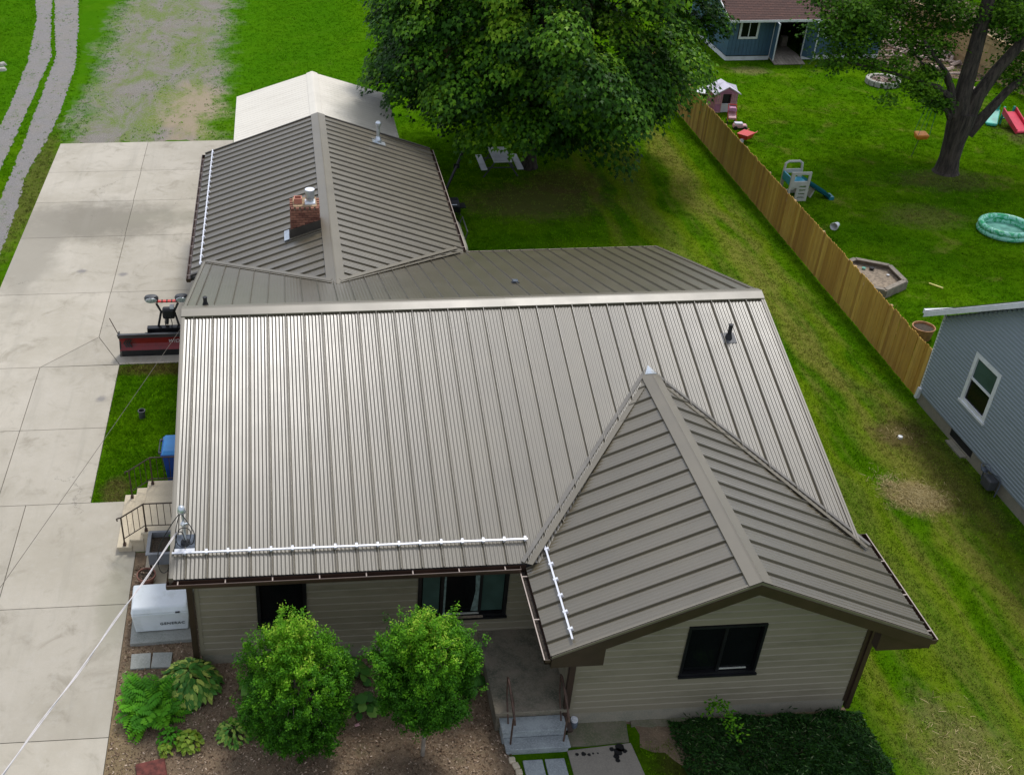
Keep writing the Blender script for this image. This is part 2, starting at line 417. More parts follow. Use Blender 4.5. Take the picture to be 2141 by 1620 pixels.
M_GREYP = simple('warm_grey_plastic', (0.44, 0.44, 0.38), 0.5, 0, 0.08)
M_TEAL = simple('teal_plastic', (0.01, 0.16, 0.20), 0.4, 0, 0.1)
M_TEALB = simple('light_blue_plastic', (0.03, 0.30, 0.42), 0.4, 0, 0.1)
s = NT('pool_vinyl')
c = s.mix(s.ramp(s.noise(5, 4, 0.6, dist=1.5), 0.46, 0.56), (0.30, 0.66, 0.52), (0.03, 0.40, 0.16))
M_POOL = s.fin(c, 0.3)
M_POOLW = simple('pool_water', (0.22, 0.48, 0.38), 0.1, 0, 0.25, 4)
M_ORANGE = simple('orange_plastic', (0.75, 0.26, 0.02), 0.5, 0, 0.15)
M_MINT = simple('mint_plastic', (0.05, 0.45, 0.34), 0.45, 0, 0.3, 3)
M_HOTPINK = simple('red_pink_plastic', (0.70, 0.05, 0.09), 0.35, 0, 0.1)
M_STONE = simple('fire_ring_stone', (0.42, 0.40, 0.34), 0.9, 0, 0.25, 8, 0.5, 40, rnd=0.15)
M_ASH = simple('ash_and_rock', (0.20, 0.14, 0.10), 0.95, 0, 0.6, 12, 0.8, 30)
M_ROCK = simple('pinkish_rock', (0.38, 0.29, 0.24), 0.9, 0, 0.4, 8, rnd=0.3)
M_WOODG = simple('weathered_wood', (0.26, 0.22, 0.17), 0.85, 0, 0.2, 6, rnd=0.12)
M_SAND = simple('play_sand', (0.30, 0.235, 0.165), 0.95, 0, 0.3, 12, 0.6, 40)
M_BARREL = simple('barrel_wood', (0.42, 0.20, 0.085), 0.7, 0, 0.25, 6, rnd=0.15)
s = NT('brown_shingle')
br = s.n('TexBrick')
mp = s.n('Mapping'); s.l(s.obj(), mp.inputs[0]); s.l(mp.outputs[0], br.inputs['Vector'])
br.inputs['Color1'].default_value = (0.125, 0.062, 0.046, 1)
br.inputs['Color2'].default_value = (0.085, 0.045, 0.035, 1)
br.inputs['Mortar'].default_value = (0.05, 0.028, 0.022, 1)
br.inputs['Scale'].default_value = 1.0
br.inputs['Brick Width'].default_value = 0.3
br.inputs['Row Height'].default_value = 0.14
br.inputs['Mortar Size'].default_value = 0.012
M_SHING = s.fin(br.outputs[0], 0.95)
M_GREYSH = simple('grey_shingle', (0.10, 0.10, 0.105), 0.95, 0, 0.2, 12)
M_TANKC = simple('tank_enamel', (0.42, 0.40, 0.30), 0.45, 0, 0.12)
M_CABLEW = simple('pale_cable', (0.62, 0.58, 0.56), 0.5)
M_CABLEB = simple('black_cable', (0.010, 0.010, 0.011), 0.45)
M_CABLEG = simple('brown_thin_cable', (0.13, 0.11, 0.085), 0.6)
M_BAT = simple('yellow_plastic', (0.75, 0.66, 0.12), 0.4)
M_REDST = simple('red_brown_stone', (0.13, 0.035, 0.025), 0.9, 0, 0.4, 9, 0.6, 30)
M_INK = simple('dark_lettering', (0.05, 0.06, 0.065), 0.5)
M_PALEINK = simple('pale_lettering', (0.55, 0.5, 0.48), 0.5)

# ------------------------------------------------------------------ helpers
class MB:
    def __init__(s):
        s.v = []; s.f = []
    def add(s, vs, fs):
        o = len(s.v)
        s.v += [tuple(v) for v in vs]
        s.f += [tuple(i + o for i in f) for f in fs]
        return s
    def hexa(s, p):   # 8 points: bottom 4 ccw, top 4 ccw
        return s.add(p, [(3, 2, 1, 0), (4, 5, 6, 7), (0, 1, 5, 4), (1, 2, 6, 5), (2, 3, 7, 6), (3, 0, 4, 7)])
    def box(s, x0, y0, z0, x1, y1, z1):
        x0, x1 = sorted((x0, x1)); y0, y1 = sorted((y0, y1)); z0, z1 = sorted((z0, z1))
        return s.hexa([(x0, y0, z0), (x1, y0, z0), (x1, y1, z0), (x0, y1, z0), (x0, y0, z1), (x1, y0, z1), (x1, y1, z1), (x0, y1, z1)])
    def rbox(s, c, size, rz=0.0, rx=0.0, ry=0.0):
        M = Matrix.Translation(c) @ Matrix.Rotation(rz, 4, 'Z') @ Matrix.Rotation(ry, 4, 'Y') @ Matrix.Rotation(rx, 4, 'X')
        a, b, d = size[0] / 2, size[1] / 2, size[2] / 2
        P = [(-a, -b, -d), (a, -b, -d), (a, b, -d), (-a, b, -d), (-a, -b, d), (a, -b, d), (a, b, d), (-a, b, d)]
        return s.hexa([tuple(M @ Vector(p)) for p in P])
    def prism(s, poly, z0, z1):
        n = len(poly)
        ar = sum(poly[i][0] * poly[(i + 1) % n][1] - poly[(i + 1) % n][0] * poly[i][1] for i in range(n))
        if ar < 0: poly = poly[::-1]
        vs = [(p[0], p[1], z0) for p in poly] + [(p[0], p[1], z1) for p in poly]
        fs = [tuple(range(n))[::-1], tuple(range(n, 2 * n))] + [(i, (i + 1) % n, (i + 1) % n + n, i + n) for i in range(n)]
        return s.add(vs, fs)
    def slab(s, pts, N, t):   # 3D polygon thickened downwards along -N
        n = len(pts)
        N = Vector(N)
        b = [tuple(Vector(p) - N * t) for p in pts]
        return s.add(list(map(tuple, pts)) + b, [tuple(range(n)), tuple(range(n, 2 * n))[::-1]] + [(i, i + n, (i + 1) % n + n, (i + 1) % n) for i in range(n)])
    def tube(s, pts, r, seg=8, cap=True, closed=False):
        pts = [Vector(p) for p in pts]
        n = len(pts)
        rs = r if isinstance(r, (list, tuple)) else [r] * n
        vs = []; prev = None
        for i in range(n):
            a = pts[(i - 1) % n] if (closed or i > 0) else pts[i]
            b = pts[(i + 1) % n] if (closed or i < n - 1) else pts[i]
            d = (b - a).normalized()
            if prev is None:
                u = d.cross(Vector((0, 0, 1)))
                if u.length < 1e-3: u = d.cross(Vector((1, 0, 0)))
            else:
                u = prev - d * prev.dot(d)
            u.normalize(); prev = u
            v = d.cross(u)
            for k in range(seg):
                a_ = 2 * math.pi * k / seg
                vs.append(tuple(pts[i] + (u * math.cos(a_) + v * math.sin(a_)) * rs[i]))
        fs = []
        for i in range(n if closed else n - 1):
            j = (i + 1) % n
            for k in range(seg):
                k2 = (k + 1) % seg
                fs.append((i * seg + k, i * seg + k2, j * seg + k2, j * seg + k))
        if cap and not closed:
            fs += [tuple(range(seg))[::-1], tuple(range((n - 1) * seg, n * seg))]
        return s.add(vs, fs)
    def lathe(s, prof, c=(0, 0, 0), seg=20, sx=1.0, sy=1.0):   # prof list of (r,z)
        vs = []; n = len(prof)
        for r, z in prof:
            for k in range(seg):
                a = 2 * math.pi * k / seg
                vs.append((c[0] + r * sx * math.cos(a), c[1] + r * sy * math.sin(a), c[2] + z))
        fs = []
        for i in range(n - 1):
            for k in range(seg):
                k2 = (k + 1) % seg
                fs.append((i * seg + k, i * seg + k2, (i + 1) * seg + k2, (i + 1) * seg + k))
        fs += [tuple(range(seg))[::-1], tuple(range((n - 1) * seg, n * seg))]
        return s.add(vs, fs)
    def build(s, name, mat, parent=None, smooth=False, loc=None, **tags):
        me = bpy.data.meshes.new(name)
        me.from_pydata(s.v, [], s.f)
        me.materials.append(mat)
        if smooth:
            me.polygons.foreach_set('use_smooth', [True] * len(me.polygons))
        o = bpy.data.objects.new(name, me)
        COL.objects.link(o)
        if parent is not None:
            o.parent = parent
        if loc is not None:
            o.location = loc
        return tag(o, **tags)

def tag(o, label=None, cat=None, group=None, kind=None):
    if label: o['label'] = label
    if cat: o['category'] = cat
    if group: o['group'] = group
    if kind: o['kind'] = kind
    return o
def empty(name, loc, label=None, cat=None, group=None, kind=None, rz=0.0, parent=None):
    o = bpy.data.objects.new(name, None)
    COL.objects.link(o)
    o.location = loc
    o.rotation_euler = (0, 0, rz)
    o.empty_display_size = 0.2
    if parent: o.parent = parent
    return tag(o, label, cat, group, kind)
def inst(src, loc=None, rot=None, parent='same', scale=None):
    c = src.copy()
    COL.objects.link(c)
    if loc is not None: c.location = loc
    if rot is not None: c.rotation_euler = rot
    if scale is not None: c.scale = scale
    if parent != 'same': c.parent = parent
    return c
def bevel(o, wdt=0.01, seg=2):
    b = o.modifiers.new('bevel', 'BEVEL'); b.width = wdt; b.segments = seg; b.limit_method = 'ANGLE'
    return o
def textmesh(name, body, size, mat, parent, M, bold=0.0, shear=0.0, kind=None, spacing=1.0):
    cu = bpy.data.curves.new(name, 'FONT')
    cu.body = body; cu.size = size; cu.extrude = 0.002; cu.offset = bold; cu.shear = shear; cu.space_character = spacing
    t = bpy.data.objects.new(name, cu)
    COL.objects.link(t)
    dg = bpy.context.evaluated_depsgraph_get()
    me = bpy.data.meshes.new_from_object(t.evaluated_get(dg))
    bpy.data.objects.remove(t)
    me.materials.clear(); me.materials.append(mat)
    o = bpy.data.objects.new(name, me)
    COL.objects.link(o)
    o.parent = parent
    o.matrix_local = M
    return o
def npmesh(name, V, F, nper, mat, parent=None, rnd=None, smooth=False, **tags):
    """V (n,3), F (m,nper) uniform polygons"""
    me = bpy.data.meshes.new(name)
    nf = len(F)
    me.vertices.add(len(V)); me.vertices.foreach_set('co', np.asarray(V, np.float32).ravel())
    me.loops.add(nf * nper); me.loops.foreach_set('vertex_index', np.asarray(F, np.int32).ravel())
    me.polygons.add(nf)
    me.polygons.foreach_set('loop_start', np.arange(0, nf * nper, nper, dtype=np.int32))
    if smooth: me.polygons.foreach_set('use_smooth', np.ones(nf, bool))
    me.update(calc_edges=True)
    if rnd is not None:
        a = me.attributes.new('rnd', 'FLOAT', 'POINT')
        a.data.foreach_set('value', np.asarray(rnd, np.float32))
    me.materials.append(mat)
    o = bpy.data.objects.new(name, me)
    COL.objects.link(o)
    if parent is not None: o.parent = parent
    return tag(o, **tags)

CPn = np.array(CP); FWn = np.array(FW); RTn = np.array(RT); UPn = np.array(UP)
def inview(P, margin=120):
    d = P - CPn
    z = d @ FWn
    u = 758.23 + 2289.85 * (d @ RTn) / z
    v = 755.39 - 2289.85 * (d @ UPn) / z
    return (z > 1) & (u > -margin) & (u < 2141 + margin) & (v > -margin) & (v < 1620 + margin)

LEAF6 = np.array([(0, -.5, 0), (.48, -.12, -.05), (.20, .08, .03), (0, .55, -.10), (-.20, .08, .03), (-.48, -.12, -.05)])
OVAL = np.array([(0, -.5, 0), (.22, -.15, .03), (.20, .2, .02), (0, .5, -.08), (-.20, .2, .02), (-.22, -.15, .03)])
def leaves(C, Nrm, size, shape=LEAF6, rng=RNG, spin=None):
    """C centres (n,3), Nrm normals (n,3), size (n,) -> V,F"""
    n = len(C)
    Nn = Nrm / np.linalg.norm(Nrm, axis=1, keepdims=True)
    a = rng.normal(size=(n, 3)) if spin is None else spin + rng.normal(size=(n, 3)) * .15
    T = a - Nn * np.sum(a * Nn, 1, keepdims=True)
    T /= np.linalg.norm(T, axis=1, keepdims=True) + 1e-9
    B = np.cross(T, Nn)
    k = len(shape)
    V = C[:, None, :] + size[:, None, None] * (shape[None, :, 0, None] * B[:, None, :] + shape[None, :, 1, None] * T[:, None, :] + shape[None, :, 2, None] * Nn[:, None, :])
    F = np.arange(n * k).reshape(n, k)
    return V.reshape(-1, 3), F

# ------------------------------------------------------------------ setting
MB().add([(-300, -300, 0), (300, -300, 0), (300, 300, 0), (-300, 300, 0)], [(0, 1, 2, 3)]).build('ground', M_LAWN, kind='structure')

def rough_poly(pts, jit, step=0.5, seed=1):
    rr = random.Random(seed); out = []
    for i, p in enumerate(pts):
        q = pts[(i + 1) % len(pts)]
        L = math.dist(p, q); n = max(1, int(L / step))
        for k in range(n):
            t = k / n
            out.append((p[0] + (q[0] - p[0]) * t + rr.uniform(-jit, jit), p[1] + (q[1] - p[1]) * t + rr.uniform(-jit, jit)))
    return out
def sheet(name, pts, z, mat, **tags):
    return MB().add([(p[0], p[1], z) for p in pts], [tuple(range(len(pts)))]).build(name, mat, **tags)
def ccw(pts):
    n = len(pts)
    a = sum(pts[i][0] * pts[(i + 1) % n][1] - pts[(i + 1) % n][0] * pts[i][1] for i in range(n))
    return pts if a > 0 else pts[::-1]

PATCH = ccw([(-7.3, 29.8), (-7.4, 36.2), (-7.9, 42), (-8.7, 46.5), (-9.3, 52.4), (-9.6, 70), (1.6, 70), (1.6, 52), (1.6, 46), (1.5, 38.6), (.8, 33.8), (0.4, 29.45), (-6.9, 29.45)])
sheet('gravel_patch', rough_poly(PATCH, 0.22, 0.3, 3), 0.004, M_WEEDG, kind='structure')
LT1 = [(-12.9, 70), (-12.1, 52.6), (-11.3, 48.5), (-10.4, 40.7), (-10.05, 34.4), (-9.95, 31.4), (-10.1, 26), (-10.2, 10), (-10.2, -10)]
MID1 = [(-11.5, 70), (-11.1, 52.6), (-10.35, 47.5), (-9.35, 41.4), (-9.2, 35.6), (-9.05, 30.2), (-9.0, 26.1), (-9.05, 20), (-9.05, -10)]
MID2 = [(-11.2, 70), (-10.95, 52.6), (-10.15, 47.5), (-9.1, 41.4), (-8.85, 35.6), (-8.6, 30.2), (-8.45, 26.1), (-8.35, 20), (-8.35, -10)]
RT1 = [(-9.9, 70), (-9.55, 52.5), (-8.7, 46.5), (-7.9, 39.8), (-7.6, 33), (-7.65, 30.1), (-7.85, 26), (-7.6, 22.9), (-7.45, 18.4), (-7.4, 12), (-7.4, -10)]
lane = MB()
for a, b, sd in ((LT1, MID1, 4), (MID2, RT1, 5)):
    p = rough_poly(ccw(a + b[::-1]), 0.055, 0.16, sd)
    lane.add([(q[0], q[1], 0.008) for q in p], [tuple(range(len(p)))])
lane.build('gravel_lane', M_GRAV, kind='structure')

# driveway: joint bed with concrete slabs on it
dw = MB()
dw.prism([(-7.0, 29.42), (0.25, 29.42), (0.25, 12.06), (-2.6, 12.06), (-2.6, 5.86), (-1.7, 5.86), (-1.33, 4.0), (-1.33, -6), (-7.0, -6)], -0.1, 0.012)
drive = dw.build('driveway', M_JOINT, kind='structure')
def inset(poly, d):
    poly = ccw(poly); n = len(poly); out = []
    for i in range(n):
        a, b, c = Vector(poly[i - 1]), Vector(poly[i]), Vector(poly[(i + 1) % n])
        e1 = (b - a).normalized(); e2 = (c - b).normalized()
        n1 = Vector((-e1.y, e1.x)); n2 = Vector((-e2.y, e2.x))
        k = (n1 + n2) / max(0.3, (1 + n1.dot(n2)))
        out.append(tuple(b + k * d))
    return out
slabs = []
ys = [29.42, 26.35, 23.48, 20.5, 16.4]
for i in range(4):
    slabs.append([(-7.0, ys[i + 1]), (-3.36, ys[i + 1]), (-3.34, ys[i]), (-7.0, ys[i])])
    slabs.append([(-3.36, ys[i + 1]), (0.25, ys[i + 1]), (0.25, ys[i]), (-3.34, ys[i])])
slabs.append([(-7.0, 12.04), (-4.87, 12.04), (-3.39, 13.62), (-3.37, 16.4), (-7.0, 16.4)])
slabs.append([(-4.87, 12.04), (-2.6, 12.06), (-3.39, 13.62)])
slabs.append([(-2.6, 12.06), (0.25, 12.06), (0.25, 16.4), (-3.37, 16.4), (-3.39, 13.62)])
for a, b in ((12.04, 8.95), (8.95, 5.86)):
    slabs.append([(-7.0, b), (-4.88, b), (-4.88, a), (-7.0, a)])
    slabs.append([(-4.88, b), (-2.6, b), (-2.6, a), (-4.88, a)])
slabs.append([(-7.0, 2.38), (-4.16, 2.38), (-4.16, 5.86), (-7, 5.86)])
slabs.append([(-4.16, 2.38), (-1.33, 2.38), (-1.33, 4.0), (-1.7, 5.86), (-4.16, 5.86)])
for a, b in ((2.38, -1.13), (-1.13, -6)):
    slabs.append([(-7.0, b), (-4.16, b), (-4.16, a), (-7, a)])
    slabs.append([(-4.16, b), (-1.33, b), (-1.33, a), (-4.16, a)])
for sp in slabs:
    q = inset(sp, 0.009)
    MB().prism(q, -0.05, 0.032).build('slab', M_CONC, drive)

# mulch bed in front of the house, dirt strip beside the drive
BED = ccw([(-1.329, 4.03), (-1.329, -6), (6.3, -6), (6.3, -2.3), (6.15, -1.5), (6.05, 0.6), (0.35, 0.6), (0.35, 4.03)])
bed = sheet('mulch_bed', BED, 0.012, M_MULCH, kind='structure')
sheet('mulch_bed', rough_poly(ccw([(7.5, -1.35), (13.1, -1.35), (13.1, -1.9), (9.9, -3.0), (9.5, -2.6), (9.2, -2.2), (8.8, -2.0), (8.8, -1.5), (7.5, -1.5)]), .06, .2, 33), 0.008, M_MULCH, kind='structure')
# bark chips
n = 26000
cx = RNG.uniform(-1.3, 6.3, n); cy = RNG.uniform(-3.2, 3.6, n)
k = (cy < 0.6) | (cx < 0.35); cx, cy = cx[k], cy[k]
Cc = np.stack([cx, cy, RNG.uniform(0.015, 0.04, len(cx))], 1)
k = inview(Cc, 150); Cc = Cc[k]
Nn = RNG.normal(size=(len(Cc), 3)) * .45 + (0, 0, 1)
V, F = leaves(Cc, Nn, RNG.uniform(.02, .055, len(Cc)), np.array([(-.2, -.5, 0), (.25, -.45, 0), (.2, .5, 0), (-.25, .42, 0)]))
npmesh('bark_chips', V, F, 4, M_CHIP, rnd=np.repeat(RNG.beta(1.6, 2.2, len(Cc)), 4), label='brown bark chips scattered over the planting bed in front of the house', cat='mulch', kind='stuff')

# walks and old slabs by the front steps
wk = MB().prism([(7.37, -6), (9.0, -6), (8.62, -1.93), (7.37, -2.02)], -0.05, 0.03).build('front_walk', M_WALK, kind='structure')
st = MB()
rr = random.Random(5)
for (px, py, r_) in [(7.53, -2.12, .035), (7.66, -2.12, .05), (7.76, -2.14, .035), (7.84, -2.12, .022), (7.93, -2.12, .02), (8.22, -2.05, .05), (8.38, -2.02, .09), (8.32, -2.12, .085), (8.26, -2.22, .06), (8.27, -2.30, .05), (8.45, -2.1, .05)]:
    st.add([(px + r_ * rr.uniform(.8, 1.15) * math.cos(a * .5236), py + r_ * rr.uniform(.8, 1.15) * math.sin(a * .5236), 0.034) for a in range(12)], [tuple(range(12))])
st.build('tar_stain', M_STAIN, wk)
oldw = MB().prism(rough_poly(ccw([(7.42, -1.94), (8.60, -1.9), (8.68, -1.32), (7.5, -1.32)]), 0.012, .15, 8), -0.05, 0.055).build('old_path', M_OLD, kind='structure')
MB().prism(rough_poly(ccw([(8.74, -1.55), (9.9, -1.6), (9.9, -1.36), (8.8, -1.33)]), 0.03, .12, 9), -0.05, 0.05).build('cracked_edging', M_OLD, oldw)

# ------------------------------------------------------------------ house
house = empty('house', (0, 0, 0), 'tan sided ranch house with bronze standing seam metal roof and projecting front gable', 'house')
L_ = 13.3; D_ = 6.31; ZE = 2.956; ZR = 5.083; SM = (ZR - ZE) / D_
YB = 13.27; ZB = ZR - SM * (YB - D_)
XG = 10.157; HW = 3.426; YG0 = -2.244; ZW = 2.84; ZG = 4.386; SW = (ZG - ZW) / HW
GX = 3.588; GH = 3.926; GY1 = 21.12; GZE = 2.79; GZ = 4.145; SG = (GZ - GZE) / GH
PW = 0.4064
def clampf(v, a, b): return max(a, min(b, v))

def panels(parent, O, A, U, W, lo, hi, off, amp=1.0):
    """standing seam panels. O origin, A unit along eave, U unit up slope, W width; lo/hi functions of u (slope distance)"""
    O, A, U = Vector(O), Vector(A), Vector(U)
    N = A.cross(U)
    if N.z < 0: N = -N
    u0 = off - PW if off > 0 else off
    k = 0
    while u0 < W - 0.01:
        cols = [(0.0, 0.0), (0.005, 0.044), (0.009, 0.048), (0.013, 0.048), (0.017, 0.044), (0.022, 0.0)]
        rib = 5
        for i in range(rib):
            c = 0.022 + (PW - 0.022) * (i + 0.5) / rib
            for q in range(-3, 3):
                du = q * .0128
                cols.append((c + du, .0065 * amp * (1 + math.cos(2 * math.pi * du / .0768))))
        cols.append((PW, 0.0))
        vs = []; fs = []; last = None
        for (cu, h) in cols:
            u = clampf(u0 + cu, 0, W)
            a, b = lo(u), hi(u)
            if b - a < 0.002:
                last = None; continue
            P = O + A * u + N * (h + 0.012)
            vs += [tuple(P + U * a), tuple(P + U * b)]
            i = len(vs) // 2 - 1
            if last is not None and (u - last) > -1e-6:
                fs.append((2 * i - 2, 2 * i, 2 * i + 1, 2 * i - 1))
            last = u
        # close down-slope end of seam
        if fs:
            # drop a small eave lip
            MBo = MB(); MBo.v = vs; MBo.f = fs
            o = MBo.build('roof_panel', M_ROOF, parent)
        u0 += PW; k += 1

cs = math.hypot(1, SM)
# -- main front slope
def zwing(x): return ZG - SW * abs(x - XG)
def lo_front(x):
    if abs(x - XG) > HW: return 0.0
    return max(0.0, (zwing(x) - ZE) / SM * cs)
nF = Vector((0, -SM, 1)).normalized()
ptsF = [(0, 0, ZE), (XG - HW, 0, ZE), (XG, (ZG - ZE) / SM, ZG), (L_, max(0, (zwing(L_) - ZE) / SM), max(ZE, zwing(L_))), (L_, D_, ZR), (0, D_, ZR)]
ptsF[1] = (XG - HW + 0.25, 0, ZE)
rf = MB().slab([Vector(p) for p in ptsF], nF, 0.13).build('roof_slope', M_DECK, house, label='front roof slope rising from the front gutter to the long ridge')
panels(rf, (0, 0, ZE), (1, 0, 0), (0, 1 / cs, SM / cs), L_, lo_front, lambda u: D_ * cs - .20, 0.26, .72)
# -- main back slope
def zgar(x): return GZ - SG * abs(x - GX)
def yvb(x):
    if abs(x - GX) > GH: return YB
    return min(YB, D_ + (ZR - zgar(x)) / SM)
nB = Vector((0, SM, 1)).normalized()
def pb(x, y): return Vector((x, y, ZR - SM * (y - D_)))
xl = GX - GH
ptsB = [pb(0, D_), pb(L_, D_), pb(L_, YB), pb(GX + GH - .05, YB), pb(GX, yvb(GX)), pb(0, yvb(0))][::-1]
rb = MB().slab([p for p in ptsB][::-1], nB, 0.13).build('roof_slope', M_DECK, house, label='rear roof slope behind the long ridge')
panels(rb, (0, D_, ZR), (1, 0, 0), (0, 1 / cs, -SM / cs), L_, lambda u: 0.20, lambda u: (yvb(u) - D_) * cs, 0.26, .22)
# -- wing slopes
cw = math.hypot(1, SW); SWL = HW * cw
YV = (ZG - ZE) / SM
def lo_wing(u):   # u from YG0
    y = YG0 + u
    if y <= 0.0: return 0.0
    return clampf((ZE + SM * y - ZW) / SW * cw, 0, SWL)
for sgn in (-1, 1):
    nW = Vector((sgn * SW, 0, 1)).normalized()
    xe = XG + sgn * HW
    P = [Vector((xe, YG0, ZW)), Vector((XG, YG0, ZG)), Vector((XG, YV, ZG)), Vector((xe, 0.0, ZW))]
    if sgn > 0: P[3] = Vector((xe, 0.35, ZW))
    if sgn < 0: P = P[::-1]
    r_ = MB().slab(P[::-1], nW, 0.13).build('roof_slope', M_DECK, house, label='left slope of the front gable roof' if sgn < 0 else 'right slope of the front gable roof')
    lo = lo_wing if sgn < 0 else (lambda u: lo_wing(u) if YG0 + u > 0.32 else 0.0)
    panels(r_, (xe, YG0, ZW), (0, 1, 0), (-sgn / cw, 0, SW / cw), YV - YG0, lo, lambda u: SWL - .175, 0.33, .5)
# -- garage slopes
cg = math.hypot(1, SG); SGL = GH * cg
YGV = D_ + (ZR - GZ) / SM
for sgn in (-1, 1):
    nG = Vector((sgn * SG, 0, 1)).normalized()
    xe = GX + sgn * GH
    y0e = 12.18 if sgn < 0 else 13.11
    def lo_g(u, sgn=sgn, y0e=y0e):
        y = YGV + u
        if y >= y0e + (0.55 if sgn < 0 else 0): return 0.0
        s_ = clampf((ZR - SM * (y - D_) - GZE) / SG * cg, 0, SGL)
        if sgn < 0 and y > 12.18: s_ = min(s_, 0.0)
        return s_
    P = [Vector((xe, y0e, GZE)), Vector((GX, YGV, GZ)), Vector((GX, GY1, GZ)), Vector((xe, GY1, GZE))]
    if sgn > 0: P = P[::-1]
    r_ = MB().slab(P[::-1], nG, 0.13).build('roof_slope', M_DECK, house, label='left slope of the long garage roof' if sgn < 0 else 'right slope of the long garage roof')
    panels(r_, (xe, YGV, GZE), (0, 1, 0), (-sgn / cg, 0, SG / cg), GY1 - YGV, lo_g, lambda u: SGL - .20, 0.20, .4)

def cap(name, a, b, wdt, s1, s2, side, mat=None, label=None, lift=0.074):
    """ridge cap from a to b; side = horizontal unit perpendicular; s1,s2 slopes each side"""
    a, b, side = Vector(a), Vector(b), Vector(side)
    c = MB()
    prof = [(-wdt, -wdt * s1 + lift - .03), (-wdt + .002, -wdt * s1 + lift), (-.03, -.03 * s1 + lift), (0, lift + .004), (.03, -.03 * s2 + lift), (wdt - .002, -wdt * s2 + lift), (wdt, -wdt * s2 + lift - .03)]
    vs = []
    for P in (a, b):
        for d, z in prof: vs.append(tuple(P + side * d + Vector((0, 0, z))))
    n = len(prof)
    c.add(vs, [(i, i + 1, i + 1 + n, i + n) for i in range(n - 1)])
    return c.build(name, mat or M_CAP, house, label=label)
cap('ridge_cap', (-.01, D_, ZR), (7.3, D_, ZR), .235, SM, SM, (0, 1, 0))
cap('ridge_cap', (7.28, D_, ZR + .003), (L_ + .01, D_, ZR + .003), .235, SM, SM, (0, 1, 0))
cap('ridge_cap', (XG, YG0 - .01, ZG), (XG, YV - .02, ZG), .21, SW, SW, (1, 0, 0))
cap('ridge_cap', (GX, YGV - .15, GZ), (GX, GY1 + .01, GZ), .24, SG, SG, (1, 0, 0))
# rake trims (bronze) & fascia (brown)
def rake(a, b, outd, mat=M_CAP, w_=.07, h_=.14, name='rake_trim'):
    a, b, outd = Vector(a), Vector(b), Vector(outd)
    up = Vector((0, 0, .052))
    t = MB()
    p = []
    for P in (a, b):
        p.append([P + up - outd * w_, P + up + outd * .015, P + outd * .015 - Vector((0, 0, h_)), P - outd * w_ - Vector((0, 0, .02))])
    vs = [tuple(v) for q in p for v in q]
    t.add(vs, [(0, 1, 5, 4), (1, 2, 6, 5), (2, 3, 7, 6), (3, 0, 4, 7), (0, 3, 2, 1), (4, 5, 6, 7)])
    return t.build(name, mat, house)
rake((0, -.01, ZE), (0, D_, ZR), (-1, 0, 0)); rake((0, yvb(0), ZR - SM * (yvb(0) - D_)), (0, D_, ZR), (-1, 0, 0))
rake((L_, .08, ZE + .03), (L_, D_, ZR), (1, 0, 0)); rake((L_, YB, ZB), (L_, D_, ZR), (1, 0, 0))
for sgn in (-1, 1):
    rake((XG + sgn * HW, YG0, ZW), (XG, YG0, ZG), (0, -1, 0), w_=.05)
    rake((XG + sgn * HW, YG0 - .012, ZW - .055), (XG, YG0 - .012, ZG - .055), (0, -1, 0), M_BROWN, h_=.17, w_=.02, name='fascia')
    rake((GX + sgn * GH, GY1, GZE), (GX, GY1, GZ), (0, 1, 0), M_DARKFL)
rake((GX - GH, 12.18, GZE), (-.02, 12.18, GZE + .1), (0, -1, 0), M_DARKFL)
# valley flashings
def strip(a, b, wdt, N, z=.03, mat=M_CAP, name='valley_flashing', th=.012):
    a, b, N = Vector(a), Vector(b), Vector(N).normalized()
    sd = (b - a).normalized().cross(N) * wdt / 2
    P = [a - sd + N * z, a + sd + N * z, b + sd + N * z, b - sd + N * z]
    return MB().slab(P, N, th).build(name, mat, house)
for sgn in (-1, 1):
    x0 = XG + sgn * HW if sgn < 0 else XG + HW - .15
    A0 = Vector((x0, 0.0 if sgn < 0 else .03, ZE + .01)); B0 = Vector((XG, YV + .02, ZG))
    off = Vector((sgn * .10, .02, .0))
    M_VALLEY = M_VALLEY_
    strip(A0 + off * (.8 if sgn < 0 else .5), B0 + off * (.8 if sgn < 0 else .5), .075 if sgn < 0 else .05, nF, .05, M_VALLEY)
    nW = Vector((sgn * SW, 0, 1)).normalized()
    strip(A0 - Vector((sgn * .06, .08, -.01)), B0 - Vector((sgn * .06, .08, 0)), .12, nW, .045)
MB().slab([Vector((XG, YV + .14, ZG + .085)), Vector((XG - .13, YV - .12, ZG + .03)), Vector((XG, YV - .2, ZG + .09)), Vector((XG + .13, YV - .12, ZG + .03))], (0, 0, 1), .02).build('ridge_end_cap', M_GALV, house)
strip((.05, yvb(.05) - .03, zgar(.05)), (GX - .1, YGV - .03, GZ), .14, nB, .045)
strip((GX + GH - .1, YB - .2, GZE + .04), (GX + .1, YGV - .03, GZ), .14, nB, .045)
strip((.1, yvb(.1) + .08, zgar(.1) + .01), (GX - .1, YGV + .1, GZ), .10, Vector((-SG, 0, 1)), .045)
strip((GX + GH - .2, YB + .0, GZE + .08), (GX + .1, YGV + .1, GZ), .10, Vector((SG, 0, 1)), .045)
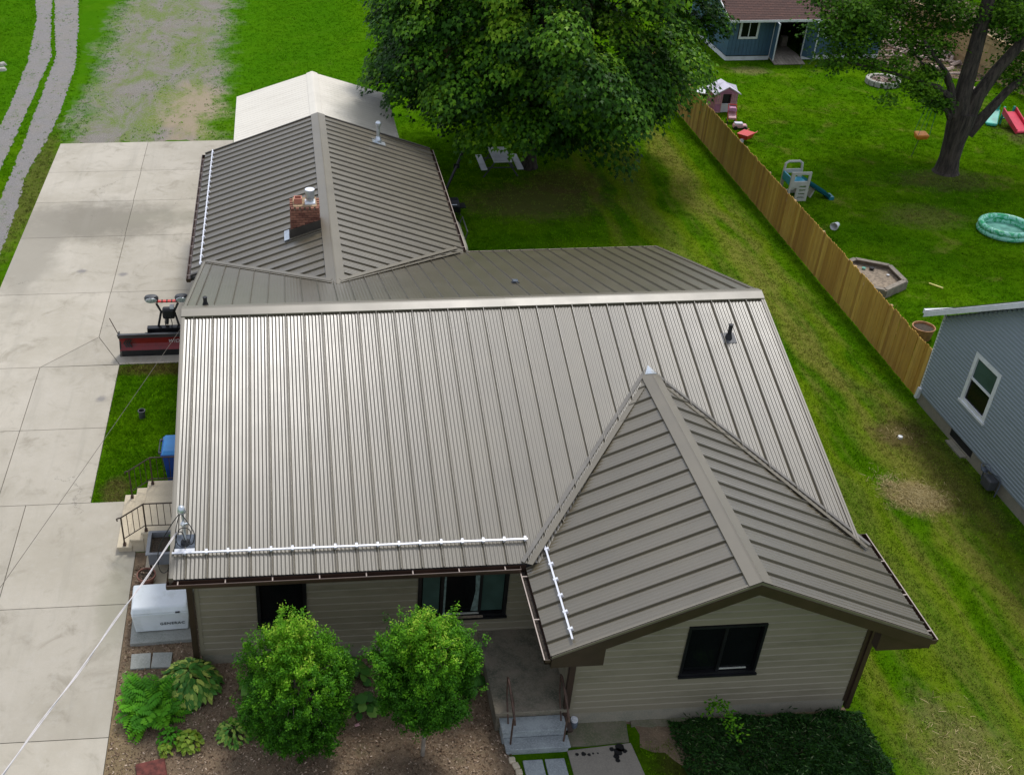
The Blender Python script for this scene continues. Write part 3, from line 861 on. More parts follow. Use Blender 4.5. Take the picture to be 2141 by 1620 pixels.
# soffits and boxed returns
MB().box(.02, .03, ZE - .20, XG - HW + .1, .62, ZE - .16).build('soffit', M_BROWN, house)
MB().box(.0, .0, ZE - .22, 6.73, .03, ZE - .03).build('fascia', M_BROWN, house)
for sgn in (-1, 1):
    xe = XG + sgn * HW
    xi = XG + sgn * (HW - .95)
    P = [(xe - sgn * .02, ZW - .10), (xi, ZW + .95 * SW - .18), (xi, ZW - .26), (xe - sgn * .02, ZW - .26)]
    v0 = [(p[0], YG0 + .02, p[1]) for p in P]; v1 = [(p[0], YG0 + .20, p[1]) for p in P]
    MB().add(v0 + v1, [(0, 1, 2, 3), (7, 6, 5, 4), (0, 4, 5, 1), (1, 5, 6, 2), (2, 6, 7, 3), (3, 7, 4, 0)]).build('eave_return', M_BROWN, house)
    a, b = sorted((xe - sgn * .02, XG + sgn * (HW - .62)))
    MB().box(a, YG0 + .2, ZW - .25, b, 0.5, ZW - .21).build('soffit', M_BROWN, house)
    a, b = sorted((xe, xe - sgn * .03))
    MB().box(a, YG0 + .02, ZW - .24, b, .55 if sgn > 0 else 0, ZW - .04).build('fascia', M_BROWN, house)
MB().slab([Vector((XG - HW + .5, YG0 + .1, ZW + .5 * SW - .16)), Vector((XG, YG0 + .1, ZG - .16)), Vector((XG, -1.3, ZG - .16)), Vector((XG - HW + .5, -1.3, ZW + .5 * SW - .16))], (-SW, 0, 1), .02).build('soffit', M_BROWN, house)
MB().slab([Vector((XG + HW - .5, YG0 + .1, ZW + .5 * SW - .16)), Vector((XG, YG0 + .1, ZG - .161)), Vector((XG, -1.3, ZG - .161)), Vector((XG + HW - .5, -1.3, ZW + .5 * SW - .16))], (SW, 0, 1), .02).build('soffit', M_BROWN, house)

# gutters
def gutter(a, b, outd, mat_lip=None, inner=None, w_=.125, h_=.11, dz=-.03, hang=.6):
    a, b, outd = Vector(a), Vector(b), Vector(outd)
    d = (b - a).normalized(); Lg = (b - a).length
    up = Vector((0, 0, 1))
    g = MB()
    prof = [(0, 0), (0, -h_), (w_ - .02, -h_), (w_, -h_ * .45), (w_, 0), (w_ - .012, 0), (w_ - .014, -h_ * .45), (w_ - .03, -h_ + .012), (.006, -h_ + .012), (.006, 0)]
    vs = []
    for P in (a, b):
        for q, z in prof: vs.append(tuple(P + outd * q + up * (z + dz)))
    n = len(prof)
    g.add(vs, [(i, (i + 1) % n, (i + 1) % n + n, i + n) for i in range(n)] + [tuple(range(n))[::-1], tuple(range(n, 2 * n))])
    for P in (a, b):
        e = [P + outd * q + up * (z + dz) for q, z in ((0, 0), (0, -h_), (w_ - .02, -h_), (w_, -h_ * .45), (w_, 0))]
        g.slab(e, d, .006)
    go = g.build('gutter', M_GUTTER, house)
    lip = MB()
    lip.slab([a + outd * (w_ - .016) + up * (dz + .006), a + outd * (w_ + .004) + up * (dz + .006), b + outd * (w_ + .004) + up * (dz + .006), b + outd * (w_ - .016) + up * (dz + .006)], up, .012)
    lip.build('gutter_lip', mat_lip or M_GUTLIP, go)
    if inner:
        MB().slab([a + outd * .01 + up * (dz - h_ + .045), b + outd * .01 + up * (dz - h_ + .045), b + outd * (w_ - .02) + up * (dz - h_ + .045), a + outd * (w_ - .02) + up * (dz - h_ + .045)], up, .02).build('gutter_debris', inner, go)
    k = .2
    while k < Lg:
        P = a + d * k
        hb = MB().slab([P + outd * .0 + up * (dz + .004), P + outd * .0 + d * .022 + up * (dz + .004), P + outd * (w_ - .01) + d * .022 + up * (dz + .004), P + outd * (w_ - .01) + up * (dz + .004)], up, .012)
        hb.build('gutter_hanger', M_GUTLIP, go)
        k += hang
    return go
gutter((-.06, 0, ZE), (XG - HW - .12, 0, ZE), (0, -1, 0), M_GUTTER, None, hang=.88)
gutter((XG - HW, .02, ZW), (XG - HW, YG0, ZW), (-1, 0, 0), M_GUTLIP, M_GUTIN, hang=1.1)
gutter((XG + HW, YG0, ZW), (XG + HW, .55, ZW), (1, 0, 0), M_GUTLIP, None, hang=.9)
gutter((GX - GH, 12.1, GZE), (GX - GH, GY1, GZE), (-1, 0, 0), M_GUTTER, None, hang=.6)
gutter((GX + GH, YB + .1, GZE), (GX + GH, GY1, GZE), (1, 0, 0), M_GUTLIP, None, hang=.8)
gutter((GX + GH, YB, ZB), (L_, YB, ZB), (0, 1, 0), M_GUTLIP, None, hang=1.2)

# snow rails
def snowrail(a, b, N, clamps, cd_, upd):
    a, b, N, cd_ = Vector(a), Vector(b), Vector(N).normalized(), None
    upd = Vector(upd)
    d = (b - a).normalized()
    rl = MB().slab([a + N * .10 - upd * .016, b + N * .10 - upd * .016, b + N * .10 + upd * .016, a + N * .10 + upd * .016], N, .03).build('snow_rail', M_WHITEMETAL, house)
    src = None
    for t in clamps:
        P = a + d * t
        q = MB().slab([P + N * .105 - d * .022 - upd * .03, P + N * .105 + d * .022 - upd * .03, P + N * .105 + d * .022 + upd * .058, P + N * .105 - d * .022 + upd * .058], N, .07)
        if src is None:
            q.v = [tuple(Vector(v) - P) for v in q.v]
            src = q.build('clamp', M_WHITEMETAL, rl, loc=P)
        else:
            inst(src, loc=P)
UF = Vector((0, 1 / cs, SM / cs))
snowrail((.03, .49, ZE + SM * .49), (6.82, .46, ZE + SM * .46), nF, [.24 + PW * i for i in range(17)], 0, UF)
nWL = Vector((-SW, 0, 1)).normalized()
snowrail((7.17, .33, ZW + SW * (7.17 - XG + HW)), (7.15, -2.07, ZW + SW * (7.15 - XG + HW)), nWL, [.13 + PW * i for i in range(6)], 0, (1 / cw, 0, SW / cw))
snowrail((-.05, 12.55, GZE + SG * .29), (-.05, 21.05, GZE + SG * .29), Vector((-SG, 0, 1)), [.1 + PW * i for i in range(21)], 0, (1 / cg, 0, SG / cg))

# walls: core volumes and lap siding boards
YF = 0.60; XLW = 0.38; YW = -1.41; XWL = 7.50; XWR = 13.0
core = MB()
core.box(XLW + .02, YF + .14, .0, L_ - .32, 12.8, ZE - .18)
core.box(XWL + .02, YW + .14, .0, XWR - .02, YF + .3, ZW - .1)
core.box(.28, 12.5, 0, 6.95, 20.8, GZE - .1)
core.build('wall_core', M_FOUND, house)
rt_ = L_ - .30
gt = MB()   # gable infill triangles of the main roof, left and right, and of the garage
for xx in (XLW, rt_):
    gt.add([(xx, .5, ZE - .1), (xx, 12.9, ZE - .1), (xx, D_, ZR - .14)], [(0, 1, 2)])
gt.build('gable_wall', M_SIDE, house)

def board_wall(name, p0, p1, z0, z1, exposure, outd, mat, gaps=(), top=None, parent=None, label=None, joined=False):
    """lap boards between p0 and p1 (xy), facing outd"""
    p0, p1, outd = Vector(p0), Vector(p1), Vector(outd)
    d = (p1 - p0).normalized(); Lw = (p1 - p0).length
    wall = MB()
    wl = empty(name, (0, 0, 0), parent=parent) if False else None
    back = MB()
    def seg(b, a0, a1, za, zb, th0=.019, th1=.001):
        A = p0 + d * a0; B = p0 + d * a1
        o0 = outd * th0; o1 = outd * th1
        zm = zb - min(.034, (zb - za) * .4)
        pr = [(0, za), (th0, za), (th0 + .003, zm), (th1, zb), (0, zb)]
        vs = [(Q.x + outd.x * t, Q.y + outd.y * t, z_) for Q in (A, B) for t, z_ in pr]
        b.add(vs, [(0, 1, 6, 5), (1, 2, 7, 6), (2, 3, 8, 7), (3, 4, 9, 8), (4, 3, 2, 1, 0), (5, 6, 7, 8, 9)])
    rows = []
    z = z0
    while z < z1 - .01:
        zt = min(z + exposure, z1)
        a0, a1 = 0.0, Lw
        if top is not None:
            a0, a1 = top(z, zt)
        if a1 - a0 > .05:
            pieces = [(a0, a1)]
            for (g0, g1, gz0, gz1) in gaps:
                if zt > gz0 + .02 and z < gz1 - .02:
                    nx = []
                    for (s0, s1) in pieces:
                        if g0 > s0: nx.append((s0, min(g0, s1)))
                        if g1 < s1: nx.append((max(g1, s0), s1))
                    pieces = [q for q in nx if q[1] - q[0] > .02]
            rows.append((z, zt, pieces))
        z = zt
    base = MB()
    A = p0 - outd * .03; B = p1 - outd * .03
    base.box(min(A.x, B.x) - abs(outd.x) * .001, min(A.y, B.y), z0, max(A.x, B.x) + .0001, max(A.y, B.y) + .0001, z0 + .01)
    wo = base.build(name, M_BROWN, parent, label=label)
    if abs(outd.y) > .5 and not joined:
        bk = MB()
        for z, zt, pcs in rows:
            for a, b in pcs:
                P, Q = p0 + d * a, p0 + d * b
                bk.box(P.x, P.y + .001, z, Q.x, Q.y + .02, zt)
        bk.build('sheathing', M_BROWN, wo, kind='stuff')
    if joined:
        j = MB()
        for z, zt, pcs in rows:
            for a, b in pcs: seg(j, a, b, z, zt + .004)
        j.build('siding_boards', mat, wo, kind='stuff')
    else:
        for z, zt, pcs in rows:
            for a, b in pcs:
                j = MB(); seg(j, a, b, z, zt + .002)
                j.build('siding_board', mat, wo)
    return wo

W1 = (1.55, 2.54, 1.05, 2.45); W2 = (4.76, 6.58, 1.02, 2.45); W3 = (9.50, 10.98, 1.28, 2.56)
board_wall('wall', (XLW, YF), (XWL, YF), .27, ZE - .17, .185, (0, -1), M_SIDE, [(W1[0] - XLW, W1[1] - XLW, W1[2], W1[3]), (W2[0] - XLW, W2[1] - XLW, W2[2], W2[3])], parent=house, label='front wall left of the porch with two dark windows')
def gtop(z, zt):
    zz = zt + .10
    h = max(0.0, (ZG - .12 - zz) / SW) if zz > ZW - .05 else 9
    a = max(0.0, XG - h - XWL); b = min(XWR - XWL, XG + h - XWL)
    return (a, b)
board_wall('wall', (XWL, YW), (XWR, YW), .34, ZG - .18, .172, (0, -1), M_SIDE, [(W3[0] - XWL, W3[1] - XWL, W3[2], W3[3])], top=gtop, parent=house, label='gable wall of the projecting front wing')
board_wall('wall', (XWL, YF), (XWL, YW), .30, ZW - .1, .172, (-1, 0), M_SIDE, parent=house)
board_wall('wall', (XLW, 12.8), (XLW, YF), .27, ZE - .1, .185, (-1, 0), M_SIDE, parent=house, label='left end wall beside the driveway')
board_wall('wall', (XWR, YW), (XWR, YF), .34, ZW - .1, .172, (1, 0), M_SIDE, parent=house)
board_wall('wall', (rt_, YF), (rt_, 12.8), .27, ZE - .1, .185, (1, 0), M_SIDE, parent=house)
board_wall('wall', (6.97, 13.0), (6.97, 20.8), .2, GZE - .1, .185, (1, 0), M_SIDE, parent=house)
board_wall('wall', (.26, 20.8), (.26, 12.8), .2, GZE - .1, .185, (-1, 0), M_SIDE, parent=house)
MB().box(XWL + .01, YW - .02, 0, XWR - .01, YW + .02, .34).build('foundation', M_FOUND, house)
MB().box(XLW + .01, YF - .02, 0, XWL, YF + .02, .27).build('foundation', M_FOUND, house)
# backing planes behind the siding gable
gb = MB()
gb.add([(XWL, YW + .12, .3), (XWR, YW + .12, .3), (XWR, YW + .12, ZW + .1), (XG, YW + .12, ZG - .13), (XWL, YW + .12, ZW + .1)], [(0, 1, 2, 3, 4)])
gb.build('wall_sheathing', M_DECK, house)

# corner trim, downspouts
MB().box(XWL - .02, YW - .05, .3, XWL + .05, YW, ZW - .2).build('corner_trim', M_SIDE, house)
MB().box(XWR - .05, YW - .035, .3, XWR + .03, YW + .05, ZW - .05).build('corner_trim', M_BROWN, house)
MB().box(XLW - .03, YF - .035, .27, XLW + .05, YF + .04, ZE - .2).build('corner_trim', M_SIDE, house)
ds = MB().box(XLW - .17, YF - .10, .12, XLW - .05, YF - .0, ZE - .17)
ds.rbox((XLW - .11, YF - .02, ZE - .16), (.11, .34, .08), 0, R(12))
ds.rbox((XLW - .35, YF - .12, .10), (.62, .10, .075), R(5), 0, R(-6))
ds.build('downspout', M_BROWN, house, label='dark brown downspout at the front left corner with its outlet lying on the mulch')
ds = MB()
ds.hexa([(7.36, YW - .10, .3), (7.47, YW - .10, .3), (7.47, YW - .0, .3), (7.36, YW, .3), (7.36, YW - .10, ZW - .24), (7.47, YW - .10, ZW - .24), (7.47, YW, ZW - .24), (7.36, YW, ZW - .24)])
ds.rbox((7.2, YW - .05, ZW - .2), (.5, .09, .075), 0, 0, R(10))
ds.rbox((7.44, YW - .2, .30), (.10, .34, .08), R(8), R(20))
ds.build('downspout', M_BROWN, house, label='dark brown downspout beside the front porch')
MB().box(XWR + .03, YW - .07, .1, XWR + .12, YW + .03, ZW - .22).build('downspout', M_BROWN, house, label='dark downspout on the right corner of the front gable')

def window(x0, x1, z0, z1, y, parts, frame_mat, depth=.10, lab=None, sill=True, fw=.07):
    f = MB()
    f.box(x0, y - .045, z0, x0 + fw, y + .06, z1); f.box(x1 - fw, y - .045, z0, x1, y + .06, z1)
    f.box(x0 + fw, y - .045, z1 - fw, x1 - fw, y + .06, z1); f.box(x0 + fw, y - .045, z0, x1 - fw, y + .06, z0 + fw)
    wo = f.build('window', frame_mat, house, label=lab)
    MB().box(x0 + fw, y + .07, z0 + fw, x1 - fw, y + .09, z1 - fw).build('room_shade', M_BLACK, wo)
    xs = [x0 + fw] + [x0 + (x1 - x0) * t for t in parts] + [x1 - fw]
    for i in range(len(xs) - 1):
        MB().box(xs[i] + .025, y + .03, z0 + fw + .03, xs[i + 1] - .025, y + .036, z1 - fw - .03).build('pane', M_PANE, wo)
        if i: MB().box(xs[i] - .03, y - .01, z0 + fw, xs[i] + .03, y + .06, z1 - fw).build('mullion', frame_mat, wo)
    if sill:
        MB().box(x0 - .02, y - .09, z0 - .035, x1 + .02, y - .046, z0 + .01).build('sill', frame_mat, wo)
    return wo
w1 = window(*W1, YF, [], M_BLACKM, lab='dark narrow window behind the left round shrub')
w2 = window(*W2, YF, [.27, .70], M_BLACKM, lab='wide dark window with green curtains beside the porch')
for a, b in ((4.86, 5.2), (6.06, 6.5)):
    MB().box(a, YF + .015, 1.14, b, YF + .028, 2.36).build('curtain', M_PANEG, w2)
MB().box(5.29, YF + .005, 1.12, 5.33, YF + .02, 2.36).build('curtain_edge', M_CURT, w2)
MB().add([(5.86, YF + .01, 1.14), (6.02, YF + .01, 1.14), (6.02, YF + .01, 2.36), (5.9, YF + .01, 2.36), (5.93, YF + .01, 1.7)], [(0, 1, 2, 3, 4)]).build('curtain', M_CURT, w2)
MB().box(5.28, YF - .035, 1.10, 6.02, YF - .005, 1.125).build('sash_rail', M_GREYP, w2)
MB().box(5.22, YF - .10, 1.055, 6.1, YF - .05, 1.072).build('sill_board', M_SAND, w2)
w3 = window(*W3, YW, [.5], M_BLACKM, lab='dark sliding window in the front gable wall', fw=.05)
MB().box(10.24, YW - .0, 1.36, 10.8, YW + .02, 1.385).build('sash_rail', M_GREYP, w3)

# vents on the roof
def roofz(x, y): return ZE + SM * y if y < D_ else ZR - SM * (y - D_)
def ventpipe(x, y, h, N, base=.16, lab=None):
    z = roofz(x, y)
    N = Vector(N)
    v = MB().tube([(x, y, z), (x, y, z + h)], .045, 12)
    v.lathe([(.045, 0), (.052, 0), (.052, .03), (.035, .03)], (x, y, z + h - .02), 12)
    o = v.build('vent_pipe', M_BLACK, house, label=lab)
    MB().tube([(x, y, z + .01), (x, y, z + .13)], [.085, .055], 12).build('boot', M_BLACK, o)
    A = Vector((1, 0, 0)); U = N.cross(A)
    c = Vector((x, y, z))
    MB().slab([c + A * a * base + U * b * base + N * .028 for a, b in ((-1, -1), (1, -1), (1, 1), (-1, 1))], N, .008).build('flashing', M_DGREY, o)
ventpipe(12.16, 5.05, .36, nF, .15, 'black plumbing vent near the right end of the front slope')
ventpipe(.50, 6.62, .26, nB, .10, 'short black plumbing vent behind the left end of the ridge')
c = Vector((8.0, 8.32, roofz(8, 8.32)))
o = MB().slab([c + Vector((a, b, -SM * b)) + nB * .04 for a, b in ((-.10, -.08), (.08, -.08), (.08, .10), (-.10, .10))], nB, .02).build('roof_vent', M_DGREY, house, label='small square vent on the rear slope')
MB().rbox(c + Vector((-.02, 0, .07)), (.13, .12, .05)).build('vent_hood', M_LEAD, o)
gp = Vector((5.6, 20.19, GZ - SG * (5.6 - GX)))
v = MB().lathe([(.13, -.03), (.12, .10), (.075, .2), (.06, .22), (.06, .62)], gp, 14)
o = v.build('flue_pipe', M_GALV, house, label='galvanized flue pipe on the right slope of the garage')
MB().lathe([(.09, 0), (.10, .02), (.10, .08), (.06, .13)], gp + Vector((0, 0, .62)), 14).build('flue_cap', M_GALV, o)
MB().slab([gp + Vector((a, b, -SG * a)) + Vector((0, 0, .035)) for a, b in ((-.2, -.2), (.25, -.2), (.25, .2), (-.2, .2))], (SG, 0, 1), .008).build('flashing', M_GALV, o)

# chimney with single bricks
CX0, CX1, CY0, CY1, CZ0, CZ1 = 2.50, 3.32, 12.36, 13.12, 3.55, 4.67
ch = MB().box(CX0 + .025, CY0 + .025, CZ0, CX1 - .025, CY1 - .025, CZ1 - .02).build('chimney', M_MORTAR, house, label='red brick chimney with steel flue beside the garage ridge')
course = .072; blen = .163
bsrc = MB().box(-blen / 2 + .006, -.045, -.029, blen / 2 - .006, .045, .029).build('brick', M_BRICK, ch, loc=(0, 0, 0))
rb_ = random.Random(3); first = True
nz = int((CZ1 - CZ0) / course)
for i in range(nz):
    z = CZ0 + course * (i + .5)
    for side in range(3):
        if side == 0: a0, a1, fx = CX0, CX1, lambda t: (t, CY0 + .045, z)
        elif side == 1: a0, a1, fx = CY0 + .09, CY1, lambda t: (CX0 + .045, t, z)
        else: a0, a1, fx = CY0 + .09, CY1, lambda t: (CX1 - .045, t, z)
        if side and z < 3.75: continue
        t = a0 - (blen / 2 if i % 2 else 0)
        while t < a1 - .02:
            s0, s1 = max(t, a0), min(t + blen, a1)
            if s1 - s0 > .03:
                loc = Vector(fx((s0 + s1) / 2)) + Vector((0, rb_.uniform(-.004, .004), 0))
                rot = (0, 0, 0 if side == 0 else math.pi / 2)
                scl = ((s1 - s0) / blen, 1, 1)
                if first:
                    bsrc.location = loc; bsrc.scale = scl; bsrc.rotation_euler = rot; first = False
                else: inst(bsrc, loc, rot, scale=scl)
            t += blen
for k in range(6):   # top row laid flat around the crown
    inst(bsrc, (CX0 + .07 + k * .136, CY0 + .05, CZ1 + .0), (0, 0, math.pi / 2), scale=(.7, .95, 1))
for k in range(4):
    inst(bsrc, (CX0 + .05, CY0 + .18 + k * .15, CZ1), (0, 0, 0), scale=(.65, .9, 1)); inst(bsrc, (CX1 - .05, CY0 + .18 + k * .15, CZ1), (0, 0, 0), scale=(.65, .9, 1))
MB().prism(rough_poly([(CX0 + .08, CY0 + .1), (CX1 - .08, CY0 + .1), (CX1 - .08, CY1 - .05), (CX0 + .08, CY1 - .05)], .012, .1, 2), CZ1 - .04, CZ1 + .045).build('mortar_crown', M_CROWN, ch)
f_ = MB()
fx0, fy0 = 2.62, 12.62
for a in ((0, 0, .22, .03), (0, .19, .22, .22), (0, .03, .03, .19), (.19, .03, .22, .19)):
    f_.box(fx0 + a[0], fy0 + a[1], CZ1, fx0 + a[2], fy0 + a[3], CZ1 + .20)
f_.build('clay_flue', M_CLAY, ch)
bevel(MB().box(2.91, 12.55, CZ1 + .02, 3.21, 12.85, CZ1 + .10).build('flue_base', M_WHITE, ch), .03)
fc = Vector((3.06, 12.70, CZ1 + .1))
MB().lathe([(.10, 0), (.10, .06), (.125, .07), (.125, .11), (.10, .115)], fc, 18).build('flue_collar', M_GALV, ch, smooth=False)
MB().lathe([(.118, .12), (.128, .12), (.132, .32), (.12, .33)], fc, 18).build('flue_cap', M_GALV, ch)
MB().lathe([(.134, .33), (.134, .345), (.10, .352)], fc, 18).build('flue_lid', M_WHITEMETAL, ch)
zr0 = GZ - SG * (GX - CX0); zr1 = GZ - SG * (GX - CX1)
MB().add([(CX0 - .02, CY0 - .035, zr0 - .02), (CX1 + .02, CY0 - .035, zr1 - .02), (CX1 + .02, CY0 - .035, zr1 + .30), (CX0 - .02, CY0 - .035, zr0 + .30),
          (CX0 - .02, CY0 - .005, zr0 - .02), (CX1 + .02, CY0 - .005, zr1 - .02), (CX1 + .02, CY0 - .005, zr1 + .30), (CX0 - .02, CY0 - .005, zr0 + .30)],
         [(0, 1, 2, 3), (7, 6, 5, 4), (3, 2, 6, 7), (0, 3, 7, 4), (1, 5, 6, 2)]).build('chimney_flashing', M_DARKFL, ch)
nGL = Vector((-SG, 0, 1)).normalized()
MB().slab([Vector((CX0 - .16, CY0 - .10, GZ - SG * (GX - CX0 + .16))) + nGL * .05, Vector((CX1 + .03, CY0 - .10, GZ - SG * (GX - CX1 - .03))) + nGL * .05, Vector((CX1 + .03, CY0, GZ - SG * (GX - CX1 - .03))) + nGL * .05, Vector((CX0 - .16, CY0, GZ - SG * (GX - CX0 + .16))) + nGL * .05], nGL, .02).build('chimney_flashing', M_CAP, ch)
MB().slab([Vector((CX0 - .16, CY0 - .1, zr0 - .055)) + nGL * .07, Vector((CX0 - .02, CY0 - .1, zr0)) + nGL * .07, Vector((CX0 - .02, CY0 + .5, zr0)) + nGL * .07, Vector((CX0 - .16, CY0 + .5, zr0 - .055)) + nGL * .07], nGL, .05).build('chimney_flashing', M_GALV, ch)

# service mast
mp_ = Vector((.27, .72, roofz(.27, .72)))
ms = MB().tube([mp_, mp_ + Vector((0, 0, .82))], .028, 12).build('service_mast', M_GALV, house, label='electrical service mast rising through the roof at the front left corner')
hd = MB().lathe([(.0, .15), (.035, .145), (.065, .11), (.08, .05), (.082, 0), (.0, -.01)][::-1], mp_ + Vector((-.01, -.02, .80)), 14)
hd.build('weatherhead', M_GALV, ms, smooth=True)
MB().tube([mp_ + Vector((0, 0, .0)), mp_ + Vector((0, 0, .06)), mp_ + Vector((0, 0, .1))], [.10, .085, .04], 14).build('boot', M_BLACK, ms)
MB().slab([mp_ + Vector((a, b, SM * b)) + nF * .03 for a, b in ((-.22, -.15), (.18, -.15), (.18, .17), (-.22, .17))], nF, .008).build('flashing', M_LEAD, ms)
MB().slab([mp_ + Vector((a, b, SM * b)) + nF * .045 for a, b in ((-.22, -.20), (.18, -.20), (.18, -.125), (-.22, -.125))], nF, .02).build('sealant_strip', M_WHITE, ms)
MB().tube([mp_ + Vector((.0, -.03, .55)), mp_ + Vector((-.03, -.08, .53))], .035, 10).build('insulator', M_WHITE, ms)
MB().rbox(mp_ + Vector((.02, -.02, .5)), (.14, .03, .03), R(20)).build('clamp', M_GALV, ms)
def loop(pts, r, mat, name, par, n=8):
    P = [Vector(p) for p in pts]; out = []
    for i in range(len(P) - 1):
        p0, p1, p2, p3 = P[max(i - 1, 0)], P[i], P[i + 1], P[min(i + 2, len(P) - 1)]
        for k in range(n):
            t = k / n
            out.append(.5 * ((2 * p1) + (p2 - p0) * t + (2 * p0 - 5 * p1 + 4 * p2 - p3) * t * t + (3 * p1 - p0 - 3 * p2 + p3) * t ** 3))
    out.append(P[-1])
    return MB().tube(out, r, 6).build(name, mat, par)
q = mp_
hp = q + Vector((-.03, -.05, .82))
loop([hp, q + Vector((-.12, -.15, .55)), q + Vector((-.14, -.18, .2)), q + Vector((.0, -.22, .12)), q + Vector((.12, -.2, .3)), q + Vector((.12, -.16, .48)), q + Vector((-.02, -.12, .50)), q + Vector((-.1, -.12, .42))], .009, M_CABLEB, 'service_wire', ms)
loop([hp, q + Vector((.08, -.12, .66)), q + Vector((.2, -.18, .42)), q + Vector((.16, -.2, .18)), q + Vector((.04, -.16, .16)), q + Vector((-.02, -.14, .4)), q + Vector((-.1, -.12, .4))], .009, M_CABLEB, 'service_wire', ms)
loop([hp, q + Vector((-.24, -.14, .55)), q + Vector((-.48, -.22, .1)), q + Vector((-.5, -.3, -.35)), q + Vector((-.36, -.3, -.4)), q + Vector((-.2, -.2, .05)), q + Vector((-.12, -.12, .38))], .009, M_CABLEB, 'service_wire', ms)

# annex roof behind the garage
AX = 3.588; AH = 3.0; AZ = 3.58; AZE = 2.64; AY0 = GY1 + .02; AY1 = 27.35
ann = empty('rear_garage', (0, 0, 0), 'pale beige ribbed metal roofed outbuilding behind the bronze garage roof', 'garage')
MB().box(AX - AH + .35, AY0, 0, AX + AH - .35, AY1 - .3, AZE - .05).build('wall', M_SIDE, ann)
sA = (AZ - AZE) / AH; cA = math.hypot(1, sA)
for sgn in (-1, 1):
    nA = Vector((sgn * sA, 0, 1)).normalized()
    P = [Vector((AX + sgn * AH, AY0, AZE)), Vector((AX, AY0, AZ)), Vector((AX, AY1, AZ)), Vector((AX + sgn * AH, AY1, AZE))]
    if sgn > 0: P = P[::-1]
    ro = MB().slab(P[::-1], nA, .08).build('roof_slope', M_BEIGE, ann)
    y = AY0
    pn = .915
    while y < AY1 - .05:
        w_ = min(pn, AY1 - y)
        vs = []; fs = []
        nr = 4
        cols = []
        for i in range(nr):
            c0 = pn * i / nr
            cols += [(c0, .006), (c0 + .015, .015), (c0 + .042, .015), (c0 + .06, .006)]
        cols.append((pn, .006))
        cols = [(a, h) for a, h in cols if a <= w_ + 1e-6]
        for a, h in cols:
            A_ = Vector((AX + sgn * AH, y + a, AZE)) + nA * h; B_ = Vector((AX, y + a, AZ)) + nA * h
            vs += [tuple(A_), tuple(B_)]
        for i in range(len(cols) - 1): fs.append((2 * i, 2 * i + 1, 2 * i + 3, 2 * i + 2))
        MB().add(vs, fs).build('roof_panel', M_BEIGE, ro)
        y += pn
c_ = MB()
prof = [(-.22, -.22 * sA + .03), (-.05, .03), (0, .045), (.05, .03), (.22, -.22 * sA + .03)]
vs = [(AX + d, yy, AZ + z) for yy in (AY0, AY1 + .02) for d, z in prof]
c_.add(vs, [(i, i + 1, i + 6, i + 5) for i in range(4)]).build('ridge_cap', M_BEIGE, ann)

# ------------------------------------------------------------------ cables
def span(a, b, sag, n=24):
    a, b = Vector(a), Vector(b)
    return [a + (b - a) * (i / n) - Vector((0, 0, sag * 4 * (i / n) * (1 - i / n))) for i in range(n + 1)]
pA = mp_ + Vector((-.12, -.13, .40)); pB = Vector((-1.9, -8.6, 6.6))
sc_ = span(pA, pB, .10)
tw = MB().tube([p for p in sc_], .0105, 6)
sd = (pB - pA).normalized().cross(Vector((0, 0, 1))).normalized()
tw.tube([p + sd * .02 * math.sin(i * .9) + Vector((0, 0, .025 * math.cos(i * .9))) for i, p in enumerate(sc_)], .007, 6)
tag(tw.build('service_cable', M_CABLEW), 'thick pale service cable running from the roof mast down toward the lower left', 'cable')
tag(MB().tube(span((-.30, 9.6, 2.87), (-2.33, -2.12, 5.0), .02), .0055, 6).build('phone_cable', M_CABLEG), 'thin dark overhead line crossing the driveway and the small lawn', 'cable')

